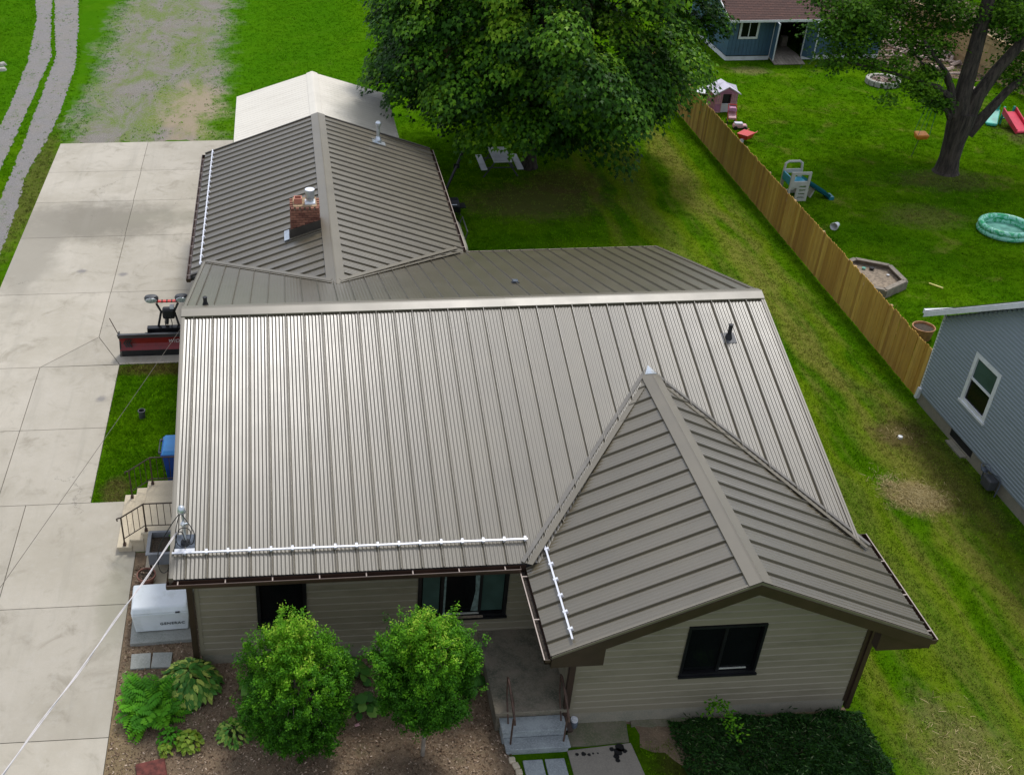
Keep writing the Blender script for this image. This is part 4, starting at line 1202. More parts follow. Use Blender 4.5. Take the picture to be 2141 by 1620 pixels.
# ------------------------------------------------------------------ side steps, rails, planter, bin
ss = empty('side_steps', (-1.2, 4.9, 0), 'pale concrete side steps with landing beside the driveway', 'steps')
def part(mb, name, mat, par, **k):
    """build mb given in world coords under parent empty located at par.location"""
    o = mb.build(name, mat, par, **k)
    o.location = -par.location if par.rotation_euler.z == 0 else o.location
    return o
for (x0, x1, z1, e) in ((-1.72, -1.40, .20, .0), (-1.41, -1.12, .40, .0), (-1.13, .38, .60, 0)):
    mb = MB().box(x0, 4.06, -.02, x1, 5.88, z1 - .06)
    part(mb, 'riser', M_STEP, ss)
    bevel(part(MB().box(x0 - .03, 4.02, z1 - .06, x1, 5.90, z1), 'landing' if z1 > .5 else 'tread', M_STEP, ss), .012)
def railing(y, label):
    r = empty('side_railing', (-1.1, y, .2), label, 'railing')
    P0, P1, P2 = (-1.58, y, 1.02), (-1.03, y, 1.40), (.36, y, 1.40)
    part(MB().tube([(-1.66, y, .93), (-1.67, y, .99), (-1.63, y, 1.01), P0, P1, P2], .017, 6), 'top_rail', M_IRON, r)
    part(MB().tube([(-1.56, y, .40), (-1.06, y, .76), (.36, y, .76)], .012, 6), 'lower_rail', M_IRON, r)
    for x, z0, z1 in ((-1.57, .2, 1.02), (-1.04, .6, 1.40)):
        part(MB().box(x - .016, y - .016, z0, x + .016, y + .016, z1), 'post', M_IRON, r)
        part(MB().box(x - .035, y - .035, z0, x + .035, y + .035, z0 + .06), 'post_foot', M_RUST, r)
    for k in range(3):
        x = -1.57 + .1325 * (k + 1)
        t = (x + 1.57) / .53
        part(MB().box(x - .007, y - .007, .40 + .36 * t, x + .007, y + .007, 1.02 + .38 * t), 'baluster', M_IRON, r)
    for k in range(8):
        x = -1.04 + .15 * (k + 1)
        if k == 4:
            pts = [(x + .05 * math.sin(i * 1.05), y, .78 + i * .05) for i in range(13)]
            part(MB().tube(pts, .007, 5), 'scroll', M_IRON, r)
        else:
            part(MB().box(x - .007, y - .007, .76, x + .007, y + .007, 1.40), 'baluster', M_IRON, r)
railing(4.09, 'brown iron railing on the near side of the side steps')
railing(5.78, 'brown iron railing on the far side of the side steps by the blue bin')
pl = empty('planter_trough', (-.4, 3.6, 0), 'grey rectangular raised planter trough below the near stair railing', 'planter')
part(MB().box(-.93, 3.28, .30, -.90, 4.0, .62).box(-.05, 3.28, .30, -.02, 4.0, .62).box(-.90, 3.28, .30, -.05, 3.31, .62).box(-.90, 3.97, .30, -.05, 4.0, .62), 'side_board', M_GPLANT, pl)
part(MB().box(-.98, 3.24, .62, .02, 3.31, .65).box(-.98, 3.97, .62, .02, 4.03, .65).box(-.98, 3.31, .62, -.90, 3.97, .65), 'rim', M_GPLANT, pl)
part(MB().box(-.90, 3.31, .42, -.05, 3.97, .50), 'soil', M_SOIL, pl)
for x in (-.92, -.06):
    for y in (3.29, 3.95): part(MB().box(x, y, 0, x + .04, y + .04, .30), 'leg', M_BROWN, pl)
part(MB().box(-1.06, 2.95, .012, -.55, 3.95, .05), 'base_slab', M_STEP, pl)
Cc = np.stack([RNG.uniform(-.5, -.08, 130), RNG.uniform(3.5, 3.95, 130), RNG.uniform(.5, .64, 130)], 1)
V, F = leaves(Cc, RNG.normal(size=(130, 3)) * .6 + (0, 0, 1), RNG.uniform(.05, .1, 130), OVAL)
o = npmesh('leaf_cluster', V, F, 6, M_SHRUB, pl, np.repeat(RNG.uniform(0, .8, 130), 6)); o.location = -pl.location
fp = empty('flower_pot', (-.97, 2.98, .05), 'round terracotta pot with withered contents at the foot of the side steps', 'flower pot')
MB().lathe([(.13, 0), (.19, .22), (.215, .22), (.215, .27), (.19, .27), (.18, .20), (.0, .19)], seg=24).build('pot', M_TERRA, fp, smooth=False)
MB().lathe([(.0, .205), (.182, .20), (.18, .235), (.0, .24)], seg=20).build('soil', M_SOIL, fp)
Cc = np.stack([RNG.uniform(-.13, .13, 60), RNG.uniform(-.13, .13, 60), RNG.uniform(.24, .29, 60)], 1)
V, F = leaves(Cc, RNG.normal(size=(60, 3)) + (0, 0, .7), RNG.uniform(.03, .07, 60), OVAL)
npmesh('dry_leaves', V, F, 6, M_CHIP, fp, np.repeat(RNG.uniform(0, 1, 60), 6))

bn = empty('wheeled_bin', (-.52, 6.75, 0), 'blue wheeled bin standing against the left end wall behind the steps', 'bin')
b = MB()
b.hexa([(-.24, -.27, .05), (.24, -.27, .05), (.24, .27, .05), (-.24, .27, .05), (-.32, -.36, 1.0), (.32, -.36, 1.0), (.32, .36, 1.0), (-.32, .36, 1.0)])
b.box(-.35, -.39, .93, .35, .39, 1.0)
bevel(b.build('bin_body', M_BLUEBIN, bn), .02)
b = MB()
b.hexa([(-.34, -.40, 1.0), (.34, -.40, 1.0), (.34, .38, 1.0), (-.34, .38, 1.0), (-.27, -.30, 1.08), (.27, -.30, 1.08), (.27, .32, 1.10), (-.27, .32, 1.10)])
bevel(b.build('lid', M_BLUELID, bn), .025)
MB().tube([(-.40, -.26, 1.0), (-.40, .28, 1.0)], .015, 8).box(-.41, -.28, .95, -.33, -.24, 1.01).box(-.41, .24, .95, -.33, .28, 1.01).build('handle', M_DGREY, bn)
for y in (-.25, .25):
    w_ = MB().tube([(.22, y - .03, .11), (.22, y + .03, .11)], .11, 14).build('wheel', M_BLACK, bn)
sp_ = empty('standpipe', (-1.69, 9.38, 0), 'short dark open pipe standing in the small side lawn', 'pipe')
MB().lathe([(.085, 0), (.085, .20), (.10, .20), (.10, .25), (.08, .25), (.078, .05)], seg=18).build('pipe', M_DGREY, sp_)
MB().lathe([(.0, .06), (.075, .06), (.0, .07)], seg=14).build('plug', M_BLACK, sp_)

# ------------------------------------------------------------------ snow plow
pw = empty('snow_plow', (-1.2, 12.6, .032), 'red snow plow blade with black top flap and headlights parked at the drive edge', 'snow plow')
PX0, PX1 = -1.45, 1.45
def psheet(prof, x0, x1, th=.03):
    vs = []; n = len(prof)
    for x in (x0, x1):
        for y, z in prof: vs.append((x, y, z))
        for y, z in prof: vs.append((x, y + th, z))
    f = []
    N2 = 2 * n
    for i in range(n - 1):
        f += [(i, i + N2, i + 1 + N2, i + 1), (n + i, n + i + 1, n + i + 1 + N2, n + i + N2)]
        f += [(i, i + 1, n + i + 1, n + i), (N2 + i, N2 + n + i, N2 + n + i + 1, N2 + i + 1)]
    f += [(0, n, N2 + n, N2), (n - 1, N2 + n - 1, N2 + 2 * n - 1, 2 * n - 1)]
    return MB().add(vs, f)
psheet([(-.12, .17), (-.07, .26), (-.03, .37), (-.02, .48), (-.04, .56)], PX0, PX1).build('moldboard', M_RED, pw)
psheet([(-.15, .0), (-.14, .09), (-.122, .18)], PX0 + .05, PX1 - .05, .035).build('cutting_edge', M_BLACKM, pw)
psheet([(-.05, .56), (-.10, .66), (-.19, .75), (-.185, .755), (-.02, .70)], PX0 - .02, PX1 + .02, .02).build('snow_deflector', M_DGREY, pw)
for x in (PX0, PX1 - .04):
    MB().add([(x, -.16, 0), (x, -.01, .50), (x, -.16, .74), (x, .06, .74), (x, .06, 0), (x + .04, -.16, 0), (x + .04, -.01, .50), (x + .04, -.16, .74), (x + .04, .06, .74), (x + .04, .06, 0)],
             [(0, 1, 2, 3, 4), (9, 8, 7, 6, 5), (0, 5, 6, 1), (1, 6, 7, 2), (2, 7, 8, 3), (3, 8, 9, 4), (4, 9, 5, 0)]).build('end_plate', M_BLACKM, pw)
for x in (-1.25, -1.18, -1.11):
    MB().add([(x, -.125, .30), (x + .05, -.125, .30), (x - .03, -.09, .42), (x - .08, -.09, .42)], [(0, 1, 2, 3)]).add([(x - .08, -.09, .42), (x - .03, -.09, .42), (x + .05, -.075, .53), (x, -.075, .53)], [(0, 1, 2, 3)]).build('chevron', M_BLACKM, pw)
for i in range(8):
    MB().rbox((-.62 + i * .045, -.175, .69), (.018, .006, .07), 0, R(40)).build('flap_rib', M_BLACK, pw)
Mt = Matrix.Translation((-.02, -.085, .40)) @ Matrix.Rotation(R(84), 4, 'X')
textmesh('lettering', 'WIDEOUT', .15, M_PALEINK, pw, Mt, .0015, .2, spacing=1.15)
MB().tube([(PX0 - .0, -.06, .74), (PX0 - .20, .02, 1.22)], .012, 6).build('marker_rod', M_RUST, pw)
for a, b in (((-.45, .15, .3), (-.2, .6, .45)), ((.45, .15, .3), (.2, .6, .45)), ((-.4, .15, .12), (.0, 1.1, .12)), ((.4, .15, .12), (.0, 1.1, .12))):
    MB().tube([a, b], .045, 6).build('push_arm', M_BLACKM, pw)
MB().box(-.62, .10, .60, .62, .28, .78).box(-.7, .02, .05, -.6, .2, .6).box(.6, .02, .05, .7, .2, .6).build('quadrant_frame', M_BLACKM, pw)
for x in (-.35, .35):
    MB().tube([(x * .9, .25, .7), (x * .55, .35, 1.2), (x * .9, .4, 1.45)], .035, 6).build('upright', M_BLACKM, pw)
MB().tube([(-.05, .3, .8), (0, .38, 1.2)], .05, 8).build('lift_cylinder', M_BLACKM, pw)
bevel(MB().box(-.16, .26, .98, .2, .5, 1.3).build('pump_box', M_BLACK, pw), .05)
MB().rbox((.13, .36, 1.35), (.12, .1, .1)).build('reservoir', M_WHITE, pw)
for i in range(4):
    loop([(-.2 + i * .13, .28, 1.1), (-.28 + i * .2, .12, .95), (-.2 + i * .15, .15, .78)], .012, M_BLACK, 'hose', pw, 5)
rb2 = MB().box(-.42, .40, 1.47, .42, .46, 1.50).build('light_bar', M_BRED, pw)
MB().box(-.38, .36, 1.50, .38, .46, 1.53).build('light_bar_grid', M_BRED, pw)
for k in range(5): MB().box(-.3 + k * .14, .355, 1.49, -.26 + k * .14, .47, 1.54).build('bar_hole', M_RUST, rb2)
for sx in (-1, 1):
    hl = bevel(MB().lathe([(.0, -.11), (.15, -.10), (.20, -.05), (.21, .03), (.17, .09), (0, .11)], (0, 0, 0), 18, 1.0, .55).build('headlight', M_DGREY, pw, smooth=True), .001)
    hl.location = (sx * .44, .40, 1.62)
    l2 = MB().lathe([(0, -.004), (.17, -.004), (.16, .01), (0, .02)], (0, 0, 0), 18, 1.0, .5).build('lens', M_LENS, hl)
    l2.rotation_euler = (R(90), 0, 0); l2.location = (0, -.115, -.01); 
pw.location = (-1.17, 12.62, .032)

# ------------------------------------------------------------------ generator, pavers
gn = empty('standby_generator', (-.52, 1.78, .10), 'white standby generator on a concrete pad at the left corner of the house', 'generator')
gn.rotation_euler = (0, 0, R(2))
g = MB()
g.hexa([(-.55, -.32, .02), (.55, -.32, .02), (.55, .32, .02), (-.55, .32, .02), (-.60, -.36, .56), (.60, -.36, .56), (.60, .36, .56), (-.60, .36, .56)])
bevel(g.build('cabinet', M_GEN, gn), .03, 3)
g = MB()
g.hexa([(-.61, -.37, .565), (.61, -.37, .565), (.61, .37, .565), (-.61, .37, .565), (-.57, -.30, .70), (.57, -.30, .70), (.57, .34, .76), (-.57, .34, .76)])
bevel(g.build('lid', M_GEN, gn), .035, 3)
MB().rbox((.36, -.366, .58), (.09, .02, .035)).build('badge', M_DGREY, gn)
for k in range(6): MB().box(.588, -.25 + k * .09, .30, .612, -.20 + k * .09, .50).build('louver', M_GREYP, gn)
MB().rbox((.60, .18, .66), (.06, .08, .06)).build('latch', M_GALV, gn)
Mt = Matrix.Translation((-.03, -.348, .22)) @ Matrix.Rotation(R(90 + 4), 4, 'X')
textmesh('lettering', 'GENERAC', .105, M_INK, gn, Mt, .001, spacing=1.15)
MB().box(-.66, -.60, -.10, .62, 1.0, .0).build('pad', M_PAVER, gn)
for i, (x, lab) in enumerate(((-.90, 'square concrete paver nearest the driveway below the generator'), (-.47, 'square concrete paver under the end of the downspout'))):
    o = bevel(MB().box(-.20, -.20, 0, .20, .20, .05).build('paver', M_PAVER), .008)
    o.location = (x, .72, .01); o.rotation_euler = (0, 0, R(2 - 4 * i))
    tag(o, lab, 'paver', 'two square pavers beside the generator')

# ------------------------------------------------------------------ front porch
fs = empty('front_steps', (6.75, -.6, 0), 'weathered concrete front porch with two lighter steps', 'steps')
part(MB().box(6.08, -1.46, -.02, 7.46, .58, .50), 'landing_base', M_PORCH, fs)
bevel(part(MB().box(6.04, -1.52, .50, 7.48, .58, .58), 'landing', M_PORCH, fs), .012)
part(MB().box(6.16, -1.78, -.02, 7.36, -1.50, .34), 'riser', M_FSTEP, fs)
bevel(part(MB().box(6.13, -1.81, .34, 7.38, -1.47, .395), 'tread', M_FSTEP, fs), .01)
part(MB().box(6.20, -2.02, -.02, 7.38, -1.74, .15), 'riser', M_FSTEP, fs)
bevel(part(MB().box(6.17, -2.06, .15, 7.41, -1.79, .20), 'tread', M_FSTEP, fs), .01)
for x, lab in ((6.28, 'rusty iron handrail on the left of the front steps'), (7.30, 'rusty iron handrail on the right of the front steps')):
    h = empty('handrail', (x, -1.7, .2), lab, 'handrail')
    part(MB().tube([(x, -1.22, 1.22), (x, -1.30, 1.26), (x, -1.42, 1.24), (x + .02, -1.96, .90), (x + .02, -2.0, .82)], .022, 6), 'top_rail', M_RUST, h)
    part(MB().tube([(x, -1.24, 1.2), (x, -1.3, .85), (x, -1.62, .39)], .016, 6), 'post', M_RUST, h)
    part(MB().tube([(x, -1.93, .9), (x, -1.93, .2)], .018, 6), 'post', M_RUST, h)
    part(MB().tube([(x + .03, -1.5, 1.15), (x + .07, -1.6, .95), (x + .06, -1.75, .72), (x, -1.9, .7)], .012, 6), 'scroll', M_RUST, h)
jr = empty('glass_lantern', (7.60, -1.50, .05), 'small white and glass jar lantern beside the right handrail', 'lantern')
MB().lathe([(.05, 0), (.075, .03), (.08, .16), (.06, .20), (.05, .18)], seg=14).build('jar', M_LEAD, jr)
MB().lathe([(.055, .19), (.075, .19), (.07, .23), (.04, .23)], seg=14).build('collar', M_WHITE, jr)
MB().tube([(-.06, 0, .21), (-.04, -.03, .28), (.04, -.03, .28), (.06, 0, .21)], .008, 5).build('handle', M_WHITE, jr)
pvg = 'grey stepping pavers in front of the front steps'
for x, lab in ((6.66, 'left grey speckled paver below the front steps'), (7.08, 'right grey speckled paver below the front steps')):
    o = bevel(MB().box(-.185, -.32, 0, .185, .32, .05).build('paver', M_FSTEP), .008)
    o.location = (x, -2.52, .01); tag(o, lab, 'paver', pvg)
ed = MB()
for k, (x, y) in enumerate([(6.28, -2.17), (6.33, -2.30), (6.36, -2.44), (6.36, -2.58)]):
    o = bevel(MB().rbox((0, 0, .03), (.13, .14, .07)).build('edging_stone', M_STEP), .03)
    o.location = (x, y, .01); o.rotation_euler = (0, 0, R(15 * (k % 2)))
    tag(o, ['scalloped edging block touching the bottom step', 'second scalloped edging block from the bottom step', 'third scalloped edging block from the bottom step', 'scalloped edging block farthest from the front steps'][k], 'edging block', 'scalloped edging blocks by the front steps')
o = MB().rbox((0, 0, .04), (.55, .42, .09), R(12)).build('red_stone', M_REDST); bevel(o, .04, 3); o.location = (-.45, -1.95, .01)
tag(o, 'flat reddish brown stone lying in the mulch near the bottom edge', 'stone')
o = MB().rbox((0, 0, .02), (.09, .05, .02), R(20)).build('red_leaf', M_PINK2); o.location = (3.43, -1.17, .02)
tag(o, 'small pinkish red scrap lying on the mulch between the round shrubs', 'leaf')

# ------------------------------------------------------------------ plants
def unit(v): return v / np.linalg.norm(v, axis=1, keepdims=True)
def round_shrub(name, base, cen, rad, nl, label, group, trunk_r=.035, seed=1):
    rng = np.random.default_rng(seed)
    e = empty(name, base, label, 'shrub', group)
    B = np.array(base)
    # twig tips over an irregular ellipsoid
    nt = 1600
    d = unit(rng.normal(size=(nt, 3)))
    az = np.arctan2(d[:, 1], d[:, 0])
    lump = 1 + .05 * np.sin(3 * az + seed) * (1 - d[:, 2] ** 2) + .04 * np.sin(5 * d[:, 2] + 2 * az) + .04 * np.sin(7 * az + 6 * d[:, 2] + seed) + rng.normal(size=nt) * .06
    rr_ = lump * np.where(rng.random(nt) < .66, rng.uniform(.88, 1.02, nt), rng.uniform(.5, .88, nt))
    taper = np.where(d[:, 2] > 0, 1 - .50 * d[:, 2] ** 2, 1 - .15 * d[:, 2] ** 2)
    tips = np.array(cen) + d * np.array(rad) * rr_[:, None] * np.stack([taper, taper, np.ones(nt)], 1)
    # a few long shoots
    k = rng.random(nt) < .07
    tips[k] += unit(d[k] + (0, 0, .7)) * rng.uniform(.1, .28, k.sum())[:, None]
    # thin spots and stray shoots
    for g in range(9):
        gd = unit(rng.normal(size=(1, 3)))[0]
        near = (d @ gd) > .955
        tips[near] = np.array(cen) + (tips[near] - np.array(cen)) * rng.uniform(.5, .85, near.sum())[:, None]
    per = nl // nt
    shoot = unit(d * .7 + (0, 0, .75) + rng.normal(size=(nt, 3)) * .35)
    t = rng.uniform(-.16, .05, (nt, per))
    C = tips[:, None, :] + shoot[:, None, :] * t[:, :, None] + rng.normal(size=(nt, per, 3)) * .035
    C = C.reshape(-1, 3)
    N = unit(np.repeat(shoot, per, 0) * .7 + rng.normal(size=(nt * per, 3)) * .6 + (0, 0, .5))
    sz = rng.uniform(.032, .062, nt * per)
    tone = np.repeat(rng.uniform(.0, .42, nt) ** 1.1 + .50 * np.clip(d[:, 2] - .05, 0, 1), per) + (t.reshape(-1) + .16) / .21 * .35 * rng.random(nt * per)  # paler tone toward the top paints light from above into the leaf colour
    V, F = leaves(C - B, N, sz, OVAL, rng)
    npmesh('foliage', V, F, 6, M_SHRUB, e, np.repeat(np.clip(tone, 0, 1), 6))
    st = MB()
    rel = Vector(np.array(cen) - B)
    st.tube([(0, 0, -.02), (.01, 0, rel.z * .45), rel * .75], [trunk_r * 1.2, trunk_r, trunk_r * .6], 8)
    for i in range(26):
        dd = d[i * 7]
        tip = tips[i * 7] - B
        st.tube([(rel.x * .4, rel.y * .4, rel.z * (.45 + .3 * rng.random())), tuple((rel + Vector(tip)) / 2), tuple(tip)], [.018, .01, .004], 5)
    st.build('stems', M_WOODG, e)
    return e
SG_ = 'two rounded shrubs against the front wall'
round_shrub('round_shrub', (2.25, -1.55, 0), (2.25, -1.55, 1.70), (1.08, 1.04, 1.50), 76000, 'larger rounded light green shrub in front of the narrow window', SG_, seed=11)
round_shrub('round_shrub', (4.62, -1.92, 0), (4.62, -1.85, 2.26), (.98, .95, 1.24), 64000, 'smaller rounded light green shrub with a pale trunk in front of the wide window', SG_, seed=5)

def rosette(name, base, rad, h, nleaf, size, mat, label, group=None, seed=1, tone=(0, 1), cat='plant', parent=None, droop=.5, shape=OVAL):
    rng = np.random.default_rng(seed)
    az = rng.uniform(0, 2 * np.pi, nleaf); r = np.sqrt(rng.uniform(.02, 1, nleaf)) * rad
    z = h * (1 - (r / rad) ** 2 * .75) * rng.uniform(.75, 1.05, nleaf)
    C = np.stack([r * np.cos(az), r * np.sin(az), z], 1)
    out = np.stack([np.cos(az), np.sin(az), np.zeros(nleaf)], 1)
    N = unit(out * (r / rad)[:, None] * droop + (0, 0, 1) + rng.normal(size=(nleaf, 3)) * .25)
    V, F = leaves(C, N, rng.uniform(.7, 1.2, nleaf) * size, shape, rng, spin=out)
    V = V - 0
    e = empty(name, base, label, cat, group)
    npmesh('leaves', V, F, 6, mat, e, np.repeat(rng.uniform(tone[0], tone[1], nleaf), 6))
    st = MB()
    for i in range(0, nleaf, max(1, nleaf // 22)):
        st.tube([(0, 0, 0), tuple(C[i] * (.5, .5, .8)), tuple(C[i])], .006, 4)
    st.build('stems', M_HOSTA if mat is M_HOSTA else M_FERN, e)
    return e
WIDE = OVAL * np.array([1.5, 1, 1])
rosette('hosta', (.16, .02, 0), .62, .50, 420, .19, M_HOSTA, 'large pale edged hosta beside the downspout outlet', 'hostas', 21, (.1, 1), shape=OVAL * np.array([1.05, 1.1, 1]), droop=.75)
for i, (x, y, r_, lab) in enumerate([(1.42, -.15, .26, 'small broad leaved hosta left of the larger round shrub'), (3.40, .05, .38, 'broad leaved hosta near the wall between the two round shrubs'),
                                     (3.62, -.75, .30, 'broad leaved hosta on the mulch between the two round shrubs'), (5.75, -.35, .30, 'broad leaved hosta beside the porch landing')]):
    rosette('hosta', (x, y, 0), r_, .34, 26, .24, M_HOSTA, lab, 'hostas', 30 + i, (.0, .55), shape=WIDE * np.array([1.2, 1, 1]))
rosette('small_hosta', (1.05, -1.22, 0), .34, .28, 190, .12, M_HOSTA, 'small yellow green leafy plant at the foot of the larger round shrub', None, 25, (.4, .8))
# fern-like plant with arching fronds
def fern(base, nf, flen, label, seed, mat=M_FERN):
    rng = np.random.default_rng(seed)
    e = empty('fern', base, label, 'fern')
    Cs, Ns, Ss, Sp, Tn = [], [], [], [], []
    st = MB()
    for i in range(nf):
        az = rng.uniform(0, 2 * np.pi); L = flen * rng.uniform(.7, 1.1); el = rng.uniform(.5, 1.25)
        o = np.array([rng.uniform(-.25, .25), rng.uniform(-.3, .3), 0]); tn = rng.uniform(.2, .9)
        p = o.copy(); pts = [tuple(p)]
        dirn = np.array([math.cos(az) * math.cos(el), math.sin(az) * math.cos(el), math.sin(el)])
        for k in range(14):
            p = p + dirn * L / 14; dirn = dirn + np.array([0, 0, -.09]); dirn /= np.linalg.norm(dirn); pts.append(tuple(p))
            if k > 2:
                side = np.array([-math.sin(az), math.cos(az), 0])
                for s_ in (-1, 1):
                    wl = .11 * math.sin((k - 1) / 14 * 3.0)
                    Cs.append(p + s_ * side * wl * .7); Ns.append(np.array([0, 0, 1]) + dirn * .2 + rng.normal(size=3) * .15)
                    Ss.append(max(.05, wl * 1.5)); Sp.append(s_ * side + dirn * .3); Tn.append(tn)
        st.tube(pts[::3], .005, 4)
    V, F = leaves(np.array(Cs), np.array(Ns), np.array(Ss), OVAL * np.array([.75, 1, 1]), rng, spin=np.array(Sp) * 4)
    npmesh('fronds', V, F, 6, mat, e, np.repeat(Tn, 6))
    st.build('stems', M_FERN, e)
fern((-.58, -.50, 0), 110, .66, 'spreading feathery fern below the big hosta', 41)
rosette('leafy_plant', (-.15, -1.28, 0), .26, .30, 90, .11, M_FERN, 'dark green leafy plant between the fern and the lime green clump', None, 44, (.2, .8))
rosette('lime_plant', (.20, -1.38, 0), .26, .30, 110, .12, M_LIME, 'lime green clump right of the fern', 'two lime green clumps', 45, (.3, 1), shape=WIDE)
rosette('lime_plant', (-.22, -1.52, 0), .15, .22, 45, .10, M_LIME, 'smaller lime green clump touching the dark leafy plant', 'two lime green clumps', 46, (.3, 1), shape=WIDE)
M_STEM = simple('dry_seed_head', (0.13, 0.13, 0.06), 0.9)
# dark low shrub mass in front of the gable wall
rng = np.random.default_rng(77)
nd = 42000
X_ = rng.uniform(9.45, 13.35, nd); Y_ = rng.uniform(-4.6, -1.48, nd)
edge = np.minimum.reduce([(X_ - 9.45 - .12 * np.sin(Y_ * 5)), (13.30 - X_ + .14 * np.sin(Y_ * 4.3) + .10 * np.sin(Y_ * 11) + rng.normal(size=nd) * .05), (-1.46 - Y_ + .06 * np.sin(X_ * 7))])
hh = np.clip(edge * 1.6, 0, 1) ** .6 * (.36 + .13 * np.sin(X_ * 2.1 + 1) * np.cos(Y_ * 2.7) + .10 * np.sin(X_ * 6.3 + np.sin(Y_ * 3)) * np.sin(Y_ * 5.6) + .05 * np.sin(X_ * 14) * np.cos(Y_ * 12))
Z_ = hh * (1 - rng.random(nd) ** 2 * .35) + (rng.random(nd) < .015) * rng.uniform(.05, .22, nd)
Cc = np.stack([X_, Y_, Z_], 1)
kk = inview(Cc, 200); Cc = Cc[kk]
N_ = rng.normal(size=(len(Cc), 3)) * .8 + (0, 0, .8)
e = empty('low_evergreen', (11.4, -2.8, 0), 'dark low evergreen shrub mass spreading in front of the gable wall', 'shrub')
V, F = leaves(Cc - np.array([11.4, -2.8, 0]), N_, rng.uniform(.05, .11, len(Cc)), OVAL * np.array([.55, 1.1, 1]), rng, spin=np.tile(np.array([[.2, -.5, .6]]), (len(Cc), 1)))
npmesh('foliage', V, F, 6, M_YEW, e, np.repeat(rng.random(len(Cc)) ** 1.5, 6))
MB().prism(rough_poly([(9.6, -4.6), (13.25, -4.6), (13.25, -1.6), (9.6, -1.6)], .08, .4, 6), 0, .22).build('branch_mass', M_YEW, e)
tip = rng.integers(0, len(Cc), 170)
sh_ = MB()
for i in tip:
    p = Cc[i] - np.array([11.4, -2.8, 0]); q = p + np.array([rng.uniform(-.14, .14), rng.uniform(-.16, .02), rng.uniform(.02, .16)])
    sh_.tube([tuple(p), tuple(q)], [.003, .006], 4)
sh_.build('seed_heads', M_STEM, e, kind='stuff')
# light green vine shoot rising out of it
vi = empty('climbing_shoot', (10.2, -1.7, 0), 'light green leafy shoot growing up through the dark evergreen', 'plant')
pts = [(0, .1, .3), (.05, .02, .75), (.12, -.2, .85), (.16, -.45, .80), (.22, -.75, .62)]
MB().tube(pts, .008, 5).build('stems', M_FERN, vi)
Cc = []
for i in range(240):
    t = rng.random() * 3.999; a = int(t); f_ = t - a
    p = np.array(pts[a]) * (1 - f_) + np.array(pts[a + 1]) * f_
    Cc.append(p + rng.normal(size=3) * (.085, .05, .05))
V, F = leaves(np.array(Cc), rng.normal(size=(240, 3)) * .5 + (0, -.2, 1), rng.uniform(.05, .085, 240), OVAL, rng)
npmesh('leaves', V, F, 6, M_SHRUB, vi, np.repeat(rng.uniform(.3, .85, 240), 6))

# ------------------------------------------------------------------ cedar fence
FX0, FY0, FX1, FY1 = 19.86, 8.95, 20.44, 38.5
fe = empty('privacy_fence', (FX0, FY0, 0), 'tan cedar board privacy fence separating the two yards', 'fence')
fd = Vector((FX1 - FX0, FY1 - FY0, 0)); FLn = fd.length; fd.normalize()
ang = math.atan2(fd.y, fd.x)
fe.rotation_euler = (0, 0, ang)
pv = .1475
srcs = []
for h in (1.60, 1.63, 1.615):
    p = MB()
    w2_ = .068; e_ = .03
    prof = [(-w2_, .04), (w2_, .04), (w2_, h - e_), (w2_ - e_, h), (-w2_ + e_, h), (-w2_, h - e_)]
    p.add([(x, 0, z) for x, z in prof] + [(x, .018, z) for x, z in prof], [(0, 1, 2, 3, 4, 5), (11, 10, 9, 8, 7, 6)] + [(i, i + 6, (i + 1) % 6 + 6, (i + 1) % 6) for i in range(6)])
    srcs.append(p)
meshes = []
nP = int(FLn / pv)
fr = random.Random(12)
first = [None] * 3
for i in range(nP):
    k = fr.randrange(3)
    loc = (pv * (i + .5), fr.uniform(-.006, .006), fr.uniform(-.012, .012))
    rot = (fr.uniform(-.006, .006), fr.uniform(-.006, .006), fr.uniform(-.03, .03))
    if first[k] is None:
        o = srcs[k].build('picket', M_FENCE, fe, loc=loc); o.rotation_euler = rot; first[k] = o
    else: inst(first[k], loc, rot)
ps = None
k = 0.1
while k < FLn:
    if ps is None: ps = MB().box(-.045, -.115, 0, .045, -.03, 1.55).build('post', M_FENCE2, fe, loc=(k, 0, 0))
    else: inst(ps, (k, 0, 0))
    k += 2.44
for z in (.35, .95, 1.45):
    MB().box(0, -.03, z, FLn, -.002 - .006, z + .085).build('rail', M_FENCE2, fe)

# fence at the back right seen between the limbs
fe2 = empty('rear_fence', (36.6, 43.0, 0), 'light raw wood fence far behind the large yard tree', 'fence')
d2 = Vector((37.7 - 36.6, 31.0 - 43.0, 0)); L2 = d2.length; fe2.rotation_euler = (0, 0, math.atan2(d2.y, d2.x))
s0 = None
for i in range(int(L2 / .15)):
    loc = (.15 * (i + .5), fr.uniform(-.005, .005), fr.uniform(-.02, .02))
    if s0 is None: s0 = MB().box(-.068, -.01, .03, .068, .01, 1.82).build('picket', M_FENCE2, fe2, loc=loc)
    else: inst(s0, loc)
for z in (.4, 1.5): MB().box(0, -.06, z, L2, -.012, z + .09).build('rail', M_FENCE2, fe2)
MB().box(0, -.07, 1.84, L2, .07, 1.88).build('top_board', M_FENCE2, fe2)

